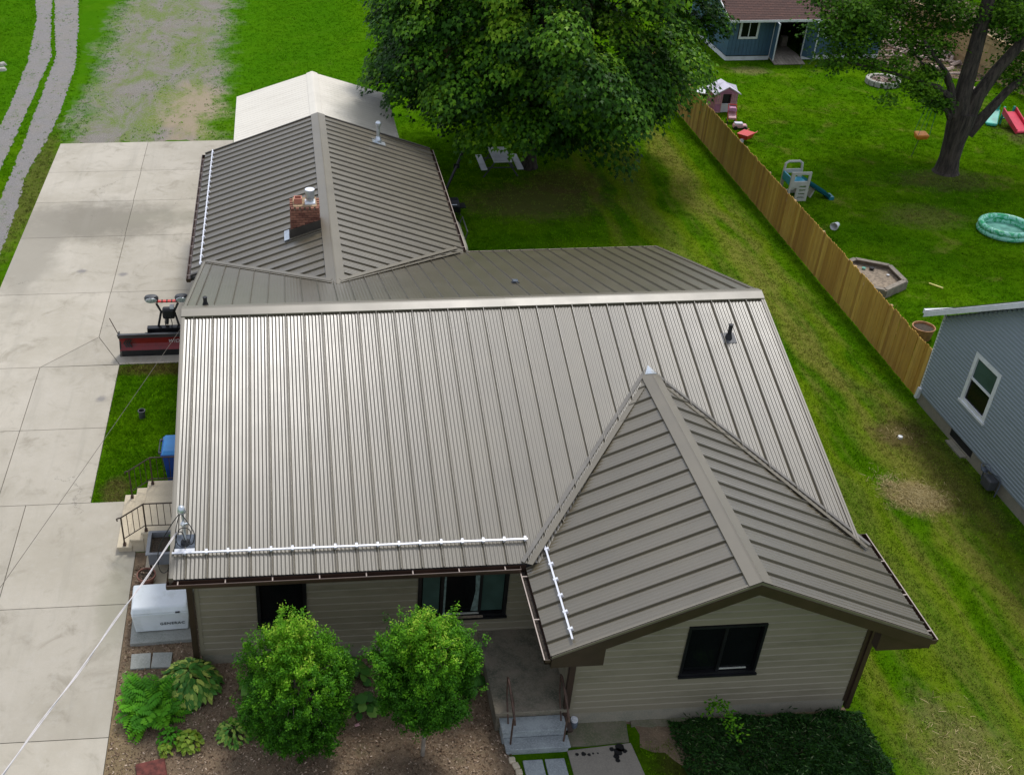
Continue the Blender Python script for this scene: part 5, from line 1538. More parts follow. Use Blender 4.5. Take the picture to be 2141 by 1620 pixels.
# ------------------------------------------------------------------ blue grey neighbour house
nh = empty('neighbour_house', (19.8, 9.0, 0), 'blue grey vinyl sided house with white trim at the right edge', 'house')
NX = 19.80; NY0, NY1 = -.6, 8.78; NZE = 2.78; NYR = 4.1; NZR = NZE + (8.9 - NYR) * .68
SN = .68
def npart(mb, name, mat, parent=None, **k):
    o = mb.build(name, mat, parent or nh, **k)
    if parent is None: o.location = -nh.location
    return o
cb = MB().box(NX + .04, NY0, 0, NX + 9, NY1, NZE)
cb.add([(NX + .04, NY0, NZE), (NX + .04, NY1, NZE), (NX + .04, NYR, NZR - .12), (NX + 9, NY0, NZE), (NX + 9, NY1, NZE), (NX + 9, NYR, NZR - .12)], [(0, 2, 1), (3, 4, 5), (0, 3, 5, 2), (1, 2, 5, 4)])
npart(cb, 'wall_core', M_BLUES)
NWIN = (6.02, 7.14, 1.25, 2.70)
sb = MB(); ex = .102; z = .36; 
while z < NZR - .15:
    zt = z + ex
    a0, a1 = NY0, NY1
    if zt > NZE:
        hwid = max(0, (NZR - .10 - zt) / SN)
        a0, a1 = max(a0, NYR - hwid), min(a1, NYR + hwid)
    pcs = [(a0, a1)]
    if zt > NWIN[2] and z < NWIN[3]: pcs = [(a0, NWIN[0]), (NWIN[1], a1)]
    for a, b in pcs:
        if b - a > .02:
            zm = z + ex * .55
            vs = [(x_q, y_q, z_q) for y_q in (a, b) for x_q, z_q in ((NX + .03, z), (NX - .030, z), (NX - .032, zm), (NX + .004, zt), (NX + .03, zt))]
            sb.add(vs, [(0, 5, 6, 1), (1, 6, 7, 2), (2, 7, 8, 3), (3, 8, 9, 4), (0, 1, 2, 3, 4), (9, 8, 7, 6, 5)])
    z = zt
npart(sb, 'siding_boards', M_BLUES, kind='stuff')
fnd = MB()
fnd.box(NX + .0, 7.1, 0, NX + .05, NY1, .36); fnd.box(NX, 6.05, 0, NX + .05, 7.1, .10); fnd.box(NX, NY0, 0, NX + .05, 6.05, .36)
npart(fnd, 'foundation', M_FOUND)
npart(MB().box(NX + .02, 6.05, .10, NX + .06, 7.1, .36), 'crawl_opening', M_BLACK)
npart(MB().box(NX - .16, 6.2, 0, NX - .0, 6.95, .05), 'curb_stone', M_FOUND)
npart(MB().box(NX - .03, NY1 - .04, .25, NX + .04, NY1 + .03, NZE), 'corner_trim', M_WHITE)
npart(MB().rbox((NX - .05, NY1 - .02, .32), (.10, .10, .35), 0, R(8)), 'downspout', M_WHITE)
def nrake(y0, z0, y1, z1):
    v = []
    for (y, z) in ((y0, z0), (y1, z1)):
        v += [(NX - .32, y, z), (NX - .26, y, z + .04), (NX - .02, y, z + .04), (NX - .02, y, z - .10), (NX - .32, y, z - .16)]
    return MB().add(v, [(i, (i + 1) % 5, (i + 1) % 5 + 5, i + 5) for i in range(5)] + [(0, 1, 2, 3, 4), (9, 8, 7, 6, 5)])
npart(nrake(9.22, NZE - .12, NYR, NZR), 'rake_board', M_WHITE)
npart(nrake(-1.0, NZE - .12, NYR, NZR), 'rake_board', M_WHITE)
for sg in (1, -1):
    ye = 9.22 if sg > 0 else -1.0
    nn = Vector((0, sg * SN, 1)).normalized()
    P = [Vector((NX - .30, ye, NZE - .08)), Vector((NX + 9.3, ye, NZE - .08)), Vector((NX + 9.3, NYR, NZR + .04)), Vector((NX - .30, NYR, NZR + .04))]
    if sg > 0: P = P[::-1]
    npart(MB().slab(P, nn, .08), 'roof', M_GREYSH)
gb_ = MB().box(NX - .30, 9.22, NZE - .20, NX + 9.3, 9.32, NZE - .08)
npart(gb_, 'gutter', M_WHITE)
wn_ = MB()
y0, y1, z0, z1 = NWIN
wn_.box(NX - .04, y0, z0, NX + .03, y0 + .12, z1).box(NX - .04, y1 - .12, z0, NX + .03, y1, z1).box(NX - .04, y0 + .12, z1 - .12, NX + .03, y1 - .12, z1).box(NX - .04, y0 + .12, z0, NX + .03, y1 - .12, z0 + .10)
wo = npart(wn_, 'window', M_WHITE, label='white framed double hung window in the blue grey wall')
MB().box(NX - .07, y0 - .03, z0 - .05, NX - .0, y1 + .03, z0 + .01).build('sill', M_WHITE, wo)
MB().box(NX - .02, y0 + .12, (z0 + z1) / 2 - .03, NX + .02, y1 - .12, (z0 + z1) / 2 + .03).build('meeting_rail', M_WHITE, wo)
MB().box(NX + .005, y0 + .12, (z0 + z1) / 2 + .03, NX + .012, y1 - .12, z1 - .12).build('pane', M_PANEG, wo)
MB().box(NX + .005, y0 + .12, z0 + .10, NX + .012, y1 - .12, (z0 + z1) / 2 - .03).build('pane', M_PANE, wo)
mt = empty('gas_meter', (19.62, 4.95, 0), 'dark grey gas meter with coiled pipes against the blue grey house', 'meter')
bevel(MB().box(-.14, -.22, .12, .10, .12, .42).build('meter_body', M_DGREY, mt), .04)
MB().lathe([(.0, 0), (.09, .0), (.09, .04), (.0, .06)], (-.02, .25, .42), 14).build('regulator', M_LEAD, mt)
loop([(.05, -.3, .0), (.05, -.3, .5), (-.05, -.1, .58), (-.05, .1, .56), (.0, .3, .5), (.1, .4, .3), (.12, .42, 0)], .018, M_LEAD, 'pipe', mt)
loop([(-.1, .0, .5), (-.2, .12, .55), (-.12, .28, .6), (.0, .2, .62), (-.05, .02, .6)], .014, M_LEAD, 'pipe', mt)
o = MB().lathe([(0, 0), (.07, 0), (.06, .05), (0, .06)], seg=10).build('white_stone', M_WHITE); o.location = (18.52, 7.18, 0.0)
tag(o, 'small white cap lying on bare ground near the blue grey house', 'cap')

# ------------------------------------------------------------------ shed
sh = empty('shed', (28.5, 40.5, 0), 'weathered blue garden shed with brown shingle roof and open double doors', 'shed')
def spart(mb, name, mat, parent=None, **k):
    o = mb.build(name, mat, parent or sh, **k)
    if parent is None: o.location = -sh.location
    return o
SX0, SX1, SY0, SY1 = 25.15, 33.2, 39.0, 44.8
SRY = 41.9; SZE = 2.15; SSL = .33; SZR = SZE + (SRY - 38.62) * SSL
DX0, DX1 = 27.42, 29.05
def groove(x0, x1, z0, z1, y, skip=()):
    mb = MB(); x = x0
    while x < x1 - .02:
        xb = min(x + .2, x1)
        cut = [q for q in skip if q[0] < (x + xb) / 2 < q[1]]
        zs = [(z0, z1)]
        for q in cut: zs = [(a, b) for s0, s1 in zs for a, b in ((s0, min(s1, q[2])), (max(s0, q[3]), s1)) if b - a > .03]
        for a, b in zs: mb.box(x + .006, y - .016, a, xb - .006, y + .012, b)
        x = xb
    return mb
spart(MB().box(SX0, SY0 + .02, .25, DX0, SY0 + .06, 2.3).box(DX1, SY0 + .02, .25, SX1, SY0 + .06, 2.3), 'wall_core', M_DECK)
spart(groove(SX0, DX0, .27, 2.25, SY0, [(25.60, 26.60, 1.12, 2.2)]), 'wall_boards', M_SHEDB, kind='stuff')
spart(groove(DX1, SX1, .27, 2.25, SY0), 'wall_boards', M_SHEDB, kind='stuff')
lw = MB(); y = SY0
while y < SY1:
    yb = min(y + .2, SY1); zt = min(SZE + (y + .1 - 38.62) * SSL, SZE + (2 * SRY - 38.62 - y - .1) * SSL) - .1
    lw.box(SX0 - .016, y + .006, .27, SX0 + .02, yb - .006, zt); y = yb
spart(lw, 'wall_boards', M_SHEDB, kind='stuff', label='left gable end of the shed with white cross braced trim')
spart(MB().box(SX0 - .02, SY0 - .03, .02, DX0 - .02, SY0 + .02, .22).box(DX1 + .05, SY0 - .03, .02, SX1, SY0 + .02, .22).box(SX0 - .03, SY0, .02, SX0 + .02, SY1, .22), 'base_board', M_WHITE)
spart(MB().box(DX0, SY0 + .1, .15, DX1, SY1 - .2, .2), 'floor', M_WOODG)
spart(MB().box(SX0 + .05, SY1 - .1, 0, SX1, SY1, 2.5).box(SX1 - .05, SY0, 0, SX1, SY1, 2.5).box(SX0 + .03, SY0 + .06, .25, SX0 + .06, SY1, 2.3), 'wall_core', M_DECK)
for (x, y, z, a, b, c_) in ((27.7, 41, .2, .5, .4, .7), (28.4, 42, .2, .7, .5, 1.0), (28.7, 40.6, .2, .3, .3, .5)):
    spart(MB().box(x, y, z, x + a, y + b, z + c_), 'stored_box', M_WOODG)
ro = MB()
for sg in (-1, 1):
    ye = 38.62 if sg < 0 else 2 * SRY - 38.62
    P = [Vector((24.88, ye, SZE)), Vector((33.6, ye, SZE)), Vector((33.6, SRY, SZR)), Vector((24.88, SRY, SZR))]
    if sg > 0: P = P[::-1]
    r_ = spart(MB().slab(P, (0, sg * SSL, 1), .07), 'roof', M_SHING)
    if sg < 0:
        co = MB(); t = 0.0
        Ls = (SRY - 38.62)
        while t < Ls - .02:
            t2 = min(t + .14, Ls)
            co.hexa([(24.88, 38.62 + t - .01, SZE + t * SSL + .0), (33.6, 38.62 + t - .01, SZE + t * SSL), (33.6, 38.62 + t2, SZE + t2 * SSL), (24.88, 38.62 + t2, SZE + t2 * SSL),
                     (24.88, 38.62 + t - .01, SZE + t * SSL + .018), (33.6, 38.62 + t - .01, SZE + t * SSL + .018), (33.6, 38.62 + t2, SZE + t2 * SSL + .006), (24.88, 38.62 + t2, SZE + t2 * SSL + .006)])
            t = t2
        spart(co, 'shingle_courses', M_SHING, kind='stuff')
spart(MB().box(24.86, 38.58, SZE - .10, 33.62, 38.615, SZE + .01), 'fascia', M_WHITE)
spart(MB().add([(24.84, 38.6, SZE - .08), (24.84, 38.6, SZE + .03), (24.84, SRY, SZR + .03), (24.84, SRY, SZR - .08), (24.88, 38.6, SZE - .08), (24.88, 38.6, SZE + .03), (24.88, SRY, SZR + .03), (24.88, SRY, SZR - .08)],
               [(0, 1, 2, 3), (7, 6, 5, 4), (1, 5, 6, 2), (0, 3, 7, 4)]), 'rake_board', M_WHITE)
wf = MB(); a0, a1, c0, c1 = 25.60, 26.60, 1.12, 2.2
wf.box(a0, SY0 - .05, c0, a0 + .1, SY0, c1).box(a1 - .1, SY0 - .05, c0, a1, SY0, c1).box(a0 + .1, SY0 - .05, c0, a1 - .1, SY0, c0 + .1).box(a0 + .1, SY0 - .05, c1 - .08, a1 - .1, SY0, c1).box((a0 + a1) / 2 - .02, SY0 - .045, c0 + .1, (a0 + a1) / 2 + .02, SY0, c1 - .08)
sw_ = spart(wf, 'window', M_WHITE)
for p, q in ((a0 + .1, (a0 + a1) / 2 - .02), ((a0 + a1) / 2 + .02, a1 - .1)): MB().box(p, SY0 - .012, c0 + .1, q, SY0 - .004, c1 - .08).build('pane', M_PANE, sw_)
sw2 = spart(MB().box(30.0, SY0 - .05, 1.12, 30.95, SY0 - .02, 1.22).box(30.0, SY0 - .05, 1.22, 30.1, SY0 - .02, 2.1), 'window', M_WHITE)
MB().box(30.1, SY0 - .03, 1.22, 30.95, SY0 - .018, 2.1).build('pane', M_PANE, sw2)
def leafdoor(hx, ang, wd, lab):
    hx_ = Vector((hx, SY0 - .03, 0)); d = Vector((math.cos(ang), math.sin(ang), 0)); nrm = Vector((-d.y, d.x, 0))
    mb = MB()
    A, B = hx_, hx_ + d * wd
    for k in range(5):
        p = A + d * (wd * k / 5 + .006); q = A + d * (wd * (k + 1) / 5 - .006)
        mb.hexa([tuple(p - nrm * .015 + Vector((0, 0, .22))), tuple(q - nrm * .015 + Vector((0, 0, .22))), tuple(q + nrm * .015 + Vector((0, 0, .22))), tuple(p + nrm * .015 + Vector((0, 0, .22))),
                 tuple(p - nrm * .015 + Vector((0, 0, 2.05))), tuple(q - nrm * .015 + Vector((0, 0, 2.05))), tuple(q + nrm * .015 + Vector((0, 0, 2.05))), tuple(p + nrm * .015 + Vector((0, 0, 2.05)))])
    o = spart(mb, 'door', M_SHEDB, label=lab)
    t = MB()
    for P_ in (A + d * .03, B - d * .03):
        t.tube([P_ + Vector((0, 0, .22)), P_ + Vector((0, 0, 2.07))], .035, 4)
    t.tube([A + Vector((0, 0, 2.05)), B + Vector((0, 0, 2.05))], .035, 4)
    t.build('door_trim', M_WHITE, o)
    MB().lathe([(.0, 0), (.05, 0), (.05, .04), (0, .05)], tuple(A + d * .35 + Vector((0, -.04, 1.3))), 10).build('handle', M_LEAD, o)
leafdoor(DX0 - .02, R(-97), .78, 'left shed door seen edge on')
leafdoor(DX1 + .02, R(-62), .80, 'right shed door standing open')
rp = empty('shed_ramp', (28.2, 38.6, 0), 'weathered wooden ramp below the open shed doors', 'ramp')
s0 = None
for k in range(9):
    loc = (-.72 + k * .18, 0, .11)
    if s0 is None:
        s0 = MB().rbox((0, 0, 0), (.165, .95, .04), 0, R(9)).build('plank', M_WOODG, rp, loc=loc)
    else: inst(s0, loc)

# ------------------------------------------------------------------ yard things
fpit = empty('fire_pit', (31.62, 35.1, 0), 'round ring of pale stones filled with charred rocks on the far lawn', 'fire pit')
s0 = None
for k in range(16):
    a = 2 * math.pi * k / 16
    loc = (.72 * math.cos(a), .72 * math.sin(a), .13)
    if s0 is None: s0 = bevel(MB().rbox((0, 0, 0), (.18, .265, .26)).build('ring_stone', M_STONE, fpit, loc=loc), .015, 1)
    else: inst(s0, loc, (0, 0, a))
MB().lathe([(0, 0), (.62, 0), (.62, .12), (.3, .2), (0, .22)], seg=16).build('ash', M_ASH, fpit)
s0 = None
for k in range(26):
    a = fr.uniform(0, 6.28); r_ = fr.uniform(0, .5)
    loc = (r_ * math.cos(a), r_ * math.sin(a), .2 + fr.uniform(0, .05)); scl = (fr.uniform(.6, 1.4), fr.uniform(.6, 1.2), fr.uniform(.5, 1))
    if s0 is None:
        s0 = MB().lathe([(0, -.05), (.06, -.03), (.075, 0), (.05, .04), (0, .05)], seg=6).build('rock', M_ROCK, fpit, loc=loc); s0.scale = scl
    else: inst(s0, loc, (fr.random(), fr.random(), fr.random() * 6), scale=scl)

ph = empty('playhouse', (22.45, 32.1, 0), 'pink plastic playhouse with a pale lilac roof behind the cedar fence', 'playhouse')
w_ = .50; dp = .50; hz = .90; az = 1.12
hb = MB()
hb.box(-w_, -dp, 0, -.20, -dp + .05, hz).box(.20, -dp, 0, w_, -dp + .05, hz).box(-.20, -dp, .86, .20, -dp + .05, .92)
hb.add([(-w_, -dp, hz), (w_, -dp, hz), (0, -dp, az), (-w_, -dp + .05, hz), (w_, -dp + .05, hz), (0, -dp + .05, az)], [(0, 1, 2), (5, 4, 3), (0, 2, 5, 3), (1, 4, 5, 2)])
hb.box(-w_, -dp + .05, 0, -w_ + .05, dp, hz).box(w_ - .05, -dp + .05, 0, w_, dp, hz).box(-w_ + .05, dp - .05, 0, w_ - .05, dp, hz)
hb.build('wall', M_PINK, ph)
MB().box(-w_ - .02, -dp - .02, 0, -.24, -dp - .0, .06).box(-w_ - .02, -dp - .02, .42, -.22, -dp - .0, .47).box(.22, -dp - .02, .42, w_ + .02, -dp, .47).box(-.23, -dp - .02, 0, -.2, -dp, .86).box(.2, -dp - .02, 0, .23, -dp, .86).build('wall_trim', M_PINK2, ph)
for x in (-.44, -.34, .27, .37): MB().box(x, -dp - .015, .5, x + .06, -dp, .84).build('shutter', M_PINK2, ph)
MB().box(-.2, -dp - .01, .02, .2, -dp + .03, .42).build('half_door', M_LILAC, ph)
MB().box(-.18, -dp + .1, .1, .18, -dp + .12, .85).build('dark_interior', M_BLACK, ph)
for sg in (-1, 1):
    nn = Vector((sg * .45, 0, 1)).normalized()
    P = [Vector((sg * (w_ + .12), -dp - .08, hz - .03)), Vector((sg * (w_ + .12), dp + .08, hz - .03)), Vector((0, dp + .08, az + .10)), Vector((0, -dp - .08, az + .10))]
    if sg < 0: P = P[::-1]
    r_ = MB().slab(P, nn, .04).build('roof', M_LILAC, ph)
    P2 = [Vector((sg * .05, sg * .1 + .28, az + .09)), Vector((sg * (w_ + .05), .38, hz + .12)), Vector((sg * (w_ + .05), .10, hz + .12))]
    MB().slab([Vector((0, .12, az + .10)), Vector((sg * (w_ + .10), -.10, hz + .0)), Vector((sg * (w_ + .08), .12, hz + .16))][::sg], nn, .03).build('dormer', M_LILAC, ph)
    MB().slab([Vector((0, .12, az + .10)), Vector((sg * (w_ + .08), .12, hz + .16)), Vector((sg * (w_ + .10), .36, hz + .0))][::sg], nn, .03).build('dormer', M_LILAC, ph)

def lowtoy(name, loc, rz, label, cat, parts):
    e = empty(name, loc, label, cat); e.rotation_euler = (0, 0, rz)
    for nm, mb, mat, bv in parts:
        o = mb.build(nm, mat, e)
        if bv: bevel(o, bv, 2)
    return e
lowtoy('toy_stroller', (22.30, 30.35, 0), R(-12), 'pink and white toy pushchair standing in front of the playhouse', 'toy', [
    ('seat', MB().hexa([(-.16, -.18, .18), (.16, -.18, .18), (.16, .16, .18), (-.16, .16, .18), (-.17, -.22, .28), (.17, -.22, .28), (.18, .24, .5), (-.18, .24, .5)]), M_PINK2, .03),
    ('frame', MB().tube([(-.18, .3, .72), (-.18, -.2, .08)], .015, 6).tube([(.18, .3, .72), (.18, -.2, .08)], .015, 6).tube([(-.18, .3, .72), (.18, .3, .72)], .02, 6), M_BRED, 0),
    ('canopy', MB().hexa([(-.19, .0, .5), (.19, 0, .5), (.19, .25, .5), (-.19, .25, .5), (-.14, .05, .66), (.14, .05, .66), (.14, .25, .66), (-.14, .25, .66)]), M_PINK, .03),
    ('wheel', MB().tube([(-.2, -.2, .07), (-.17, -.2, .07)], .07, 10), M_BLACK, 0), ('wheel', MB().tube([(.17, -.2, .07), (.2, -.2, .07)], .07, 10), M_BLACK, 0),
    ('wheel', MB().tube([(-.2, .15, .07), (-.17, .15, .07)], .07, 10), M_BLACK, 0), ('wheel', MB().tube([(.17, .15, .07), (.2, .15, .07)], .07, 10), M_BLACK, 0)])
lowtoy('ride_on_car', (22.42, 29.6, 0), R(80), 'small pink and white ride-on toy car right of the fence', 'toy', [
    ('car_body', MB().hexa([(-.16, -.32, .06), (.16, -.32, .06), (.16, .32, .06), (-.16, .32, .06), (-.14, -.28, .2), (.14, -.28, .2), (.14, .28, .22), (-.14, .28, .22)]), M_PINK2, .04),
    ('seat', MB().box(-.12, -.1, .2, .12, .26, .28), M_LILAC, .03),
    ('wheel', MB().tube([(-.2, -.2, .08), (-.15, -.2, .08)], .08, 10), M_BLACK, 0), ('wheel', MB().tube([(.15, -.2, .08), (.2, -.2, .08)], .08, 10), M_BLACK, 0),
    ('wheel', MB().tube([(-.2, .2, .08), (-.15, .2, .08)], .08, 10), M_BLACK, 0), ('wheel', MB().tube([(.15, .2, .08), (.2, .2, .08)], .08, 10), M_BLACK, 0)])
lowtoy('red_toy_barrow', (22.10, 28.1, 0), R(-50), 'bright red plastic toy barrow peeking over the cedar fence', 'toy', [
    ('tray', MB().hexa([(-.18, -.25, .16), (.18, -.25, .16), (.2, .2, .16), (-.2, .2, .16), (-.26, -.36, .40), (.26, -.36, .40), (.28, .3, .40), (-.28, .3, .40)]), M_BRED, .02),
    ('handle', MB().tube([(-.2, .2, .3), (-.2, .6, .35)], .02, 6).tube([(.2, .2, .3), (.2, .6, .35)], .02, 6), M_BRED, 0),
    ('wheel', MB().tube([(-.05, -.3, .1), (.05, -.3, .1)], .1, 10), M_LILAC, 0)])
tr = empty('mini_trampoline', (22.25, 33.95, 0), 'small round trampoline with a white pad behind the top of the fence', 'trampoline')
MB().lathe([(.33, .26), (.47, .25), (.48, .22), (.47, .20), (.33, .22)], seg=24).build('pad', M_WHITE, tr)
MB().lathe([(0, .235), (.34, .235), (.34, .24), (0, .24)], seg=24).build('mat', M_BLACK, tr)
for k in range(6):
    a = k * math.pi / 3
    MB().tube([(.44 * math.cos(a), .44 * math.sin(a), 0), (.44 * math.cos(a), .44 * math.sin(a), .22)], .015, 6).build('leg', M_TEAL, tr)

# play tower with slide
pt = empty('play_tower', (21.85, 22.4, 0), 'grey plastic play tower with a teal slide just behind the fence', 'play set')
fr_ = MB()
X0, X1, Yf = -.42, .35, -.38
def panel_holes(mb, x0, x1, z0, z1, y, holes, th=.06):
    """grid panel: holes list (x0,x1,z0,z1)"""
    xs = sorted({x0, x1, *[h[0] for h in holes], *[h[1] for h in holes]}); zs = sorted({z0, z1, *[h[2] for h in holes], *[h[3] for h in holes]})
    for i in range(len(xs) - 1):
        for j in range(len(zs) - 1):
            cx_, cz_ = (xs[i] + xs[i + 1]) / 2, (zs[j] + zs[j + 1]) / 2
            if any(h[0] < cx_ < h[1] and h[2] < cz_ < h[3] for h in holes): continue
            mb.box(xs[i], y - th / 2, zs[j], xs[i + 1], y + th / 2, zs[j + 1])
panel_holes(fr_, X0, X1, 0, 1.18, Yf, [(-.28, .26, .80, 1.08), (-.02, .24, .57, .63), (-.02, .24, .42, .48), (-.02, .24, .27, .33), (-.02, .24, .12, .18), (-.34, -.12, .12, .55)])
fr_.build('side_panel', M_GREYP, pt)
bk = MB()
panel_holes(bk, X0, X1, 0, 1.0, .38, [(-.3, .2, .62, .85), (-.3, .2, .15, .5)])
bk.build('side_panel', M_GREYP, pt)
MB().tube([(-.38, .38, .9), (-.36, .40, 1.22), (-.25, .40, 1.30), (.18, .40, 1.30), (.29, .40, 1.22), (.31, .38, .9)], .05, 8).build('arch', M_GREYP, pt)
MB().box(X0 + .02, Yf + .04, .62, X1 - .02, .34, .68).build('platform', M_TEALB, pt)
MB().box(X0, Yf + .04, .68, X0 + .05, .34, .95).build('back_panel', M_TEALB, pt)
sd_ = MB()
A_ = [(X1 - .04, y, z) for y, z in ((-.18, .78), (-.18, .66), (.22, .66), (.22, .78))]
B_ = [(X1 + .95, y - .2, z) for y, z in ((-.18, .20), (-.18, .07), (.22, .07), (.22, .20))]
sd_.add(A_ + B_, [(0, 1, 5, 4), (1, 2, 6, 5), (2, 3, 7, 6), (4, 5, 1, 0), (5, 6, 2, 1), (6, 7, 3, 2)])
sd_.add([(x, y, z - .04) for x, y, z in A_] + [(x, y, z - .04) for x, y, z in B_], [(1, 2, 6, 5), (5, 6, 2, 1)])
sd_.box(X1 + .93, -.38, .0, X1 + 1.12, .02, .12)
sdo = sd_.build('slide', M_TEAL, pt); so_ = sdo.modifiers.new('solid', 'SOLIDIFY'); so_.thickness = .03
MB().rbox((X1 + .35, .02, .2), (.06, .3, .4), 0, 0, R(20)).build('slide_support', M_GREYP, pt)

bk = empty('white_bucket', (22.30, 19.6, 0), 'white bucket lying on its side on the grass behind the fence', 'bucket', rz=R(-50))
b = MB()
prof = [(.09, 0), (.14, .26), (.15, .26), (.15, .28), (.13, .28), (.085, .02)]
b.lathe(prof, seg=16)
o = b.build('bucket_body', M_WHITE, bk); o.rotation_euler = (R(90), 0, 0); o.location = (0, .1, .14)
sb_ = empty('sandbox', (21.65, 15.65, 0), 'six sided grey wooden sandbox partly hidden by the fence', 'sandbox')
for k in range(6):
    a, b_ = R(30 + 60 * k), R(90 + 60 * k)
    p, q = Vector((1.16 * math.cos(a), 1.16 * math.sin(a), 0)), Vector((1.16 * math.cos(b_), 1.16 * math.sin(b_), 0))
    mid = (p + q) / 2; aa = math.atan2((q - p).y, (q - p).x)
    MB().rbox((mid.x, mid.y, .14), (1.16, .04, .28), aa).build('side_board', M_WOODG, sb_)
    mi = mid * .93
    MB().rbox((mi.x, mi.y, .295), (1.06, .16, .03), aa).build('seat_board', M_WOODG, sb_)
MB().prism([(1.1 * math.cos(R(30 + 60 * k)), 1.1 * math.sin(R(30 + 60 * k))) for k in range(6)], .0, .13).build('sand', M_SAND, sb_)
for (x, y, mt_, r_) in ((.35, .55, M_BLACK, .09), (.1, .6, M_POOLW, .07), (.7, .1, M_WHITE, .05)):
    MB().lathe([(r_ * .7, .13), (r_, .13 + r_), (r_ * .8, .13 + r_)], (x, y, 0), 10).build('sand_toy', mt_, sb_)
bp = empty('barrel_planter', (21.62, 12.08, 0), 'orange brown half barrel planter at the end of the fence by the house', 'planter')
s0 = None
for k in range(18):
    a = 2 * math.pi * k / 18
    if s0 is None: s0 = MB().hexa([(.24, -.042, 0), (.27, -.045, 0), (.27, .045, 0), (.24, .042, 0), (.30, -.053, .40), (.33, -.057, .40), (.33, .057, .40), (.30, .053, .40)]).build('stave', M_BARREL, bp)
    else: inst(s0, None, (0, 0, a))
MB().lathe([(0, .30), (.295, .30), (.29, .33), (0, .34)], seg=18).build('soil', M_SOIL, bp)
o = MB().tube([(23.60, 15.35, .03), (23.88, 14.98, .035)], [.028, .035], 8).build('toy_bat', M_BAT); tag(o, 'yellow plastic toy bat lying on the grass beyond the sandbox', 'toy')
pool = empty('paddling_pool', (28.30, 18.95, 0), 'round green inflatable paddling pool on the right lawn', 'paddling pool')
for z, r_ in ((.10, .83), (.27, .82)):
    pts = [(r_ * math.cos(2 * math.pi * k / 28), r_ * math.sin(2 * math.pi * k / 28), z) for k in range(28)]
    MB().tube(pts, .105, 10, closed=True).build('inflated_ring', M_POOL, pool, smooth=True)
MB().lathe([(0, .02), (.76, .02), (.76, .05), (0, .05)], seg=28).build('pool_floor', M_POOLW, pool)
sw = empty('baby_swing', (28.58, 26.0, .72), 'orange child swing seat hanging from a tree limb by thin ropes', 'swing')
bevel(MB().hexa([(-.22, -.18, .08), (.22, -.18, .08), (.2, .16, .08), (-.2, .16, .08), (-.28, -.22, .28), (.28, -.22, .28), (.26, .22, .36), (-.26, .22, .36)]).build('seat', M_ORANGE, sw), .06, 2)
for a in ((-.24, -.18), (.24, -.18), (-.22, .2), (.22, .2)):
    MB().tube([(a[0], a[1], .3), (a[0] * .25 + .22, a[1] * .3, 2.9)], .009, 4).build('rope', M_TEAL, sw)
MB().tube([(-.02, .02, .1), (-.12, .05, -.70)], .014, 5).build('pull_cord', M_DGREY, sw)
lowtoy('turtle_slide', (34.0, 29.7, 0), R(-30), 'mint green plastic toy slide beside the dirt patch at the right edge', 'toy', [
    ('slide', MB().hexa([(-.2, -.6, .02), (.2, -.6, .02), (.22, .3, .35), (-.22, .3, .35), (-.26, -.6, .14), (.26, -.6, .14), (.26, .3, .55), (-.26, .3, .55)]), M_MINT, .05),
    ('ladder', MB().box(-.2, .3, 0, .2, .38, .75), M_MINT, .03)])
lowtoy('red_slide', (34.55, 28.95, 0), R(4), 'pinkish red plastic slide at the right edge of the picture', 'slide', [
    ('slide_bed', MB().hexa([(-.27, -.7, .02), (.27, -.7, .02), (.27, .45, .5), (-.27, .45, .5), (-.27, -.7, .12), (.27, -.7, .12), (.27, .45, .62), (-.27, .45, .62)]), M_HOTPINK, .04),
    ('side_rail', MB().hexa([(-.32, -.7, .02), (-.27, -.7, .02), (-.27, .5, .5), (-.32, .5, .5), (-.32, -.7, .22), (-.27, -.7, .22), (-.27, .5, .78), (-.32, .5, .78)]), M_HOTPINK, 0),
    ('side_rail', MB().hexa([(.27, -.7, .02), (.32, -.7, .02), (.32, .5, .5), (.27, .5, .5), (.27, -.7, .22), (.32, -.7, .22), (.32, .5, .78), (.27, .5, .78)]), M_HOTPINK, 0),
    ('ladder', MB().box(-.27, .5, 0, -.2, .58, .8).box(.2, .5, 0, .27, .58, .8).box(-.2, .5, .25, .2, .56, .3).box(-.2, .5, .5, .2, .56, .55), M_MINT, 0)])

# picnic table
pc = empty('picnic_table', (10.95, 25.45, 0), 'white picnic table with benches under the big maple', 'picnic table')
MB().rbox((0, 0, .74), (.72, 1.5, .05)).build('tabletop', M_WHITE, pc)
for x in (-.72, .72): MB().rbox((x, 0, .43), (.24, 1.5, .045)).build('bench', M_WHITE, pc)
for y in (-.5, .5):
    MB().tube([(-.7, y, .0), (-.2, y, .72)], .03, 5).tube([(.7, y, 0), (.2, y, .72)], .03, 5).tube([(-.75, y, .40), (.75, y, .40)], .025, 5).build('leg_frame', M_DGREY, pc)
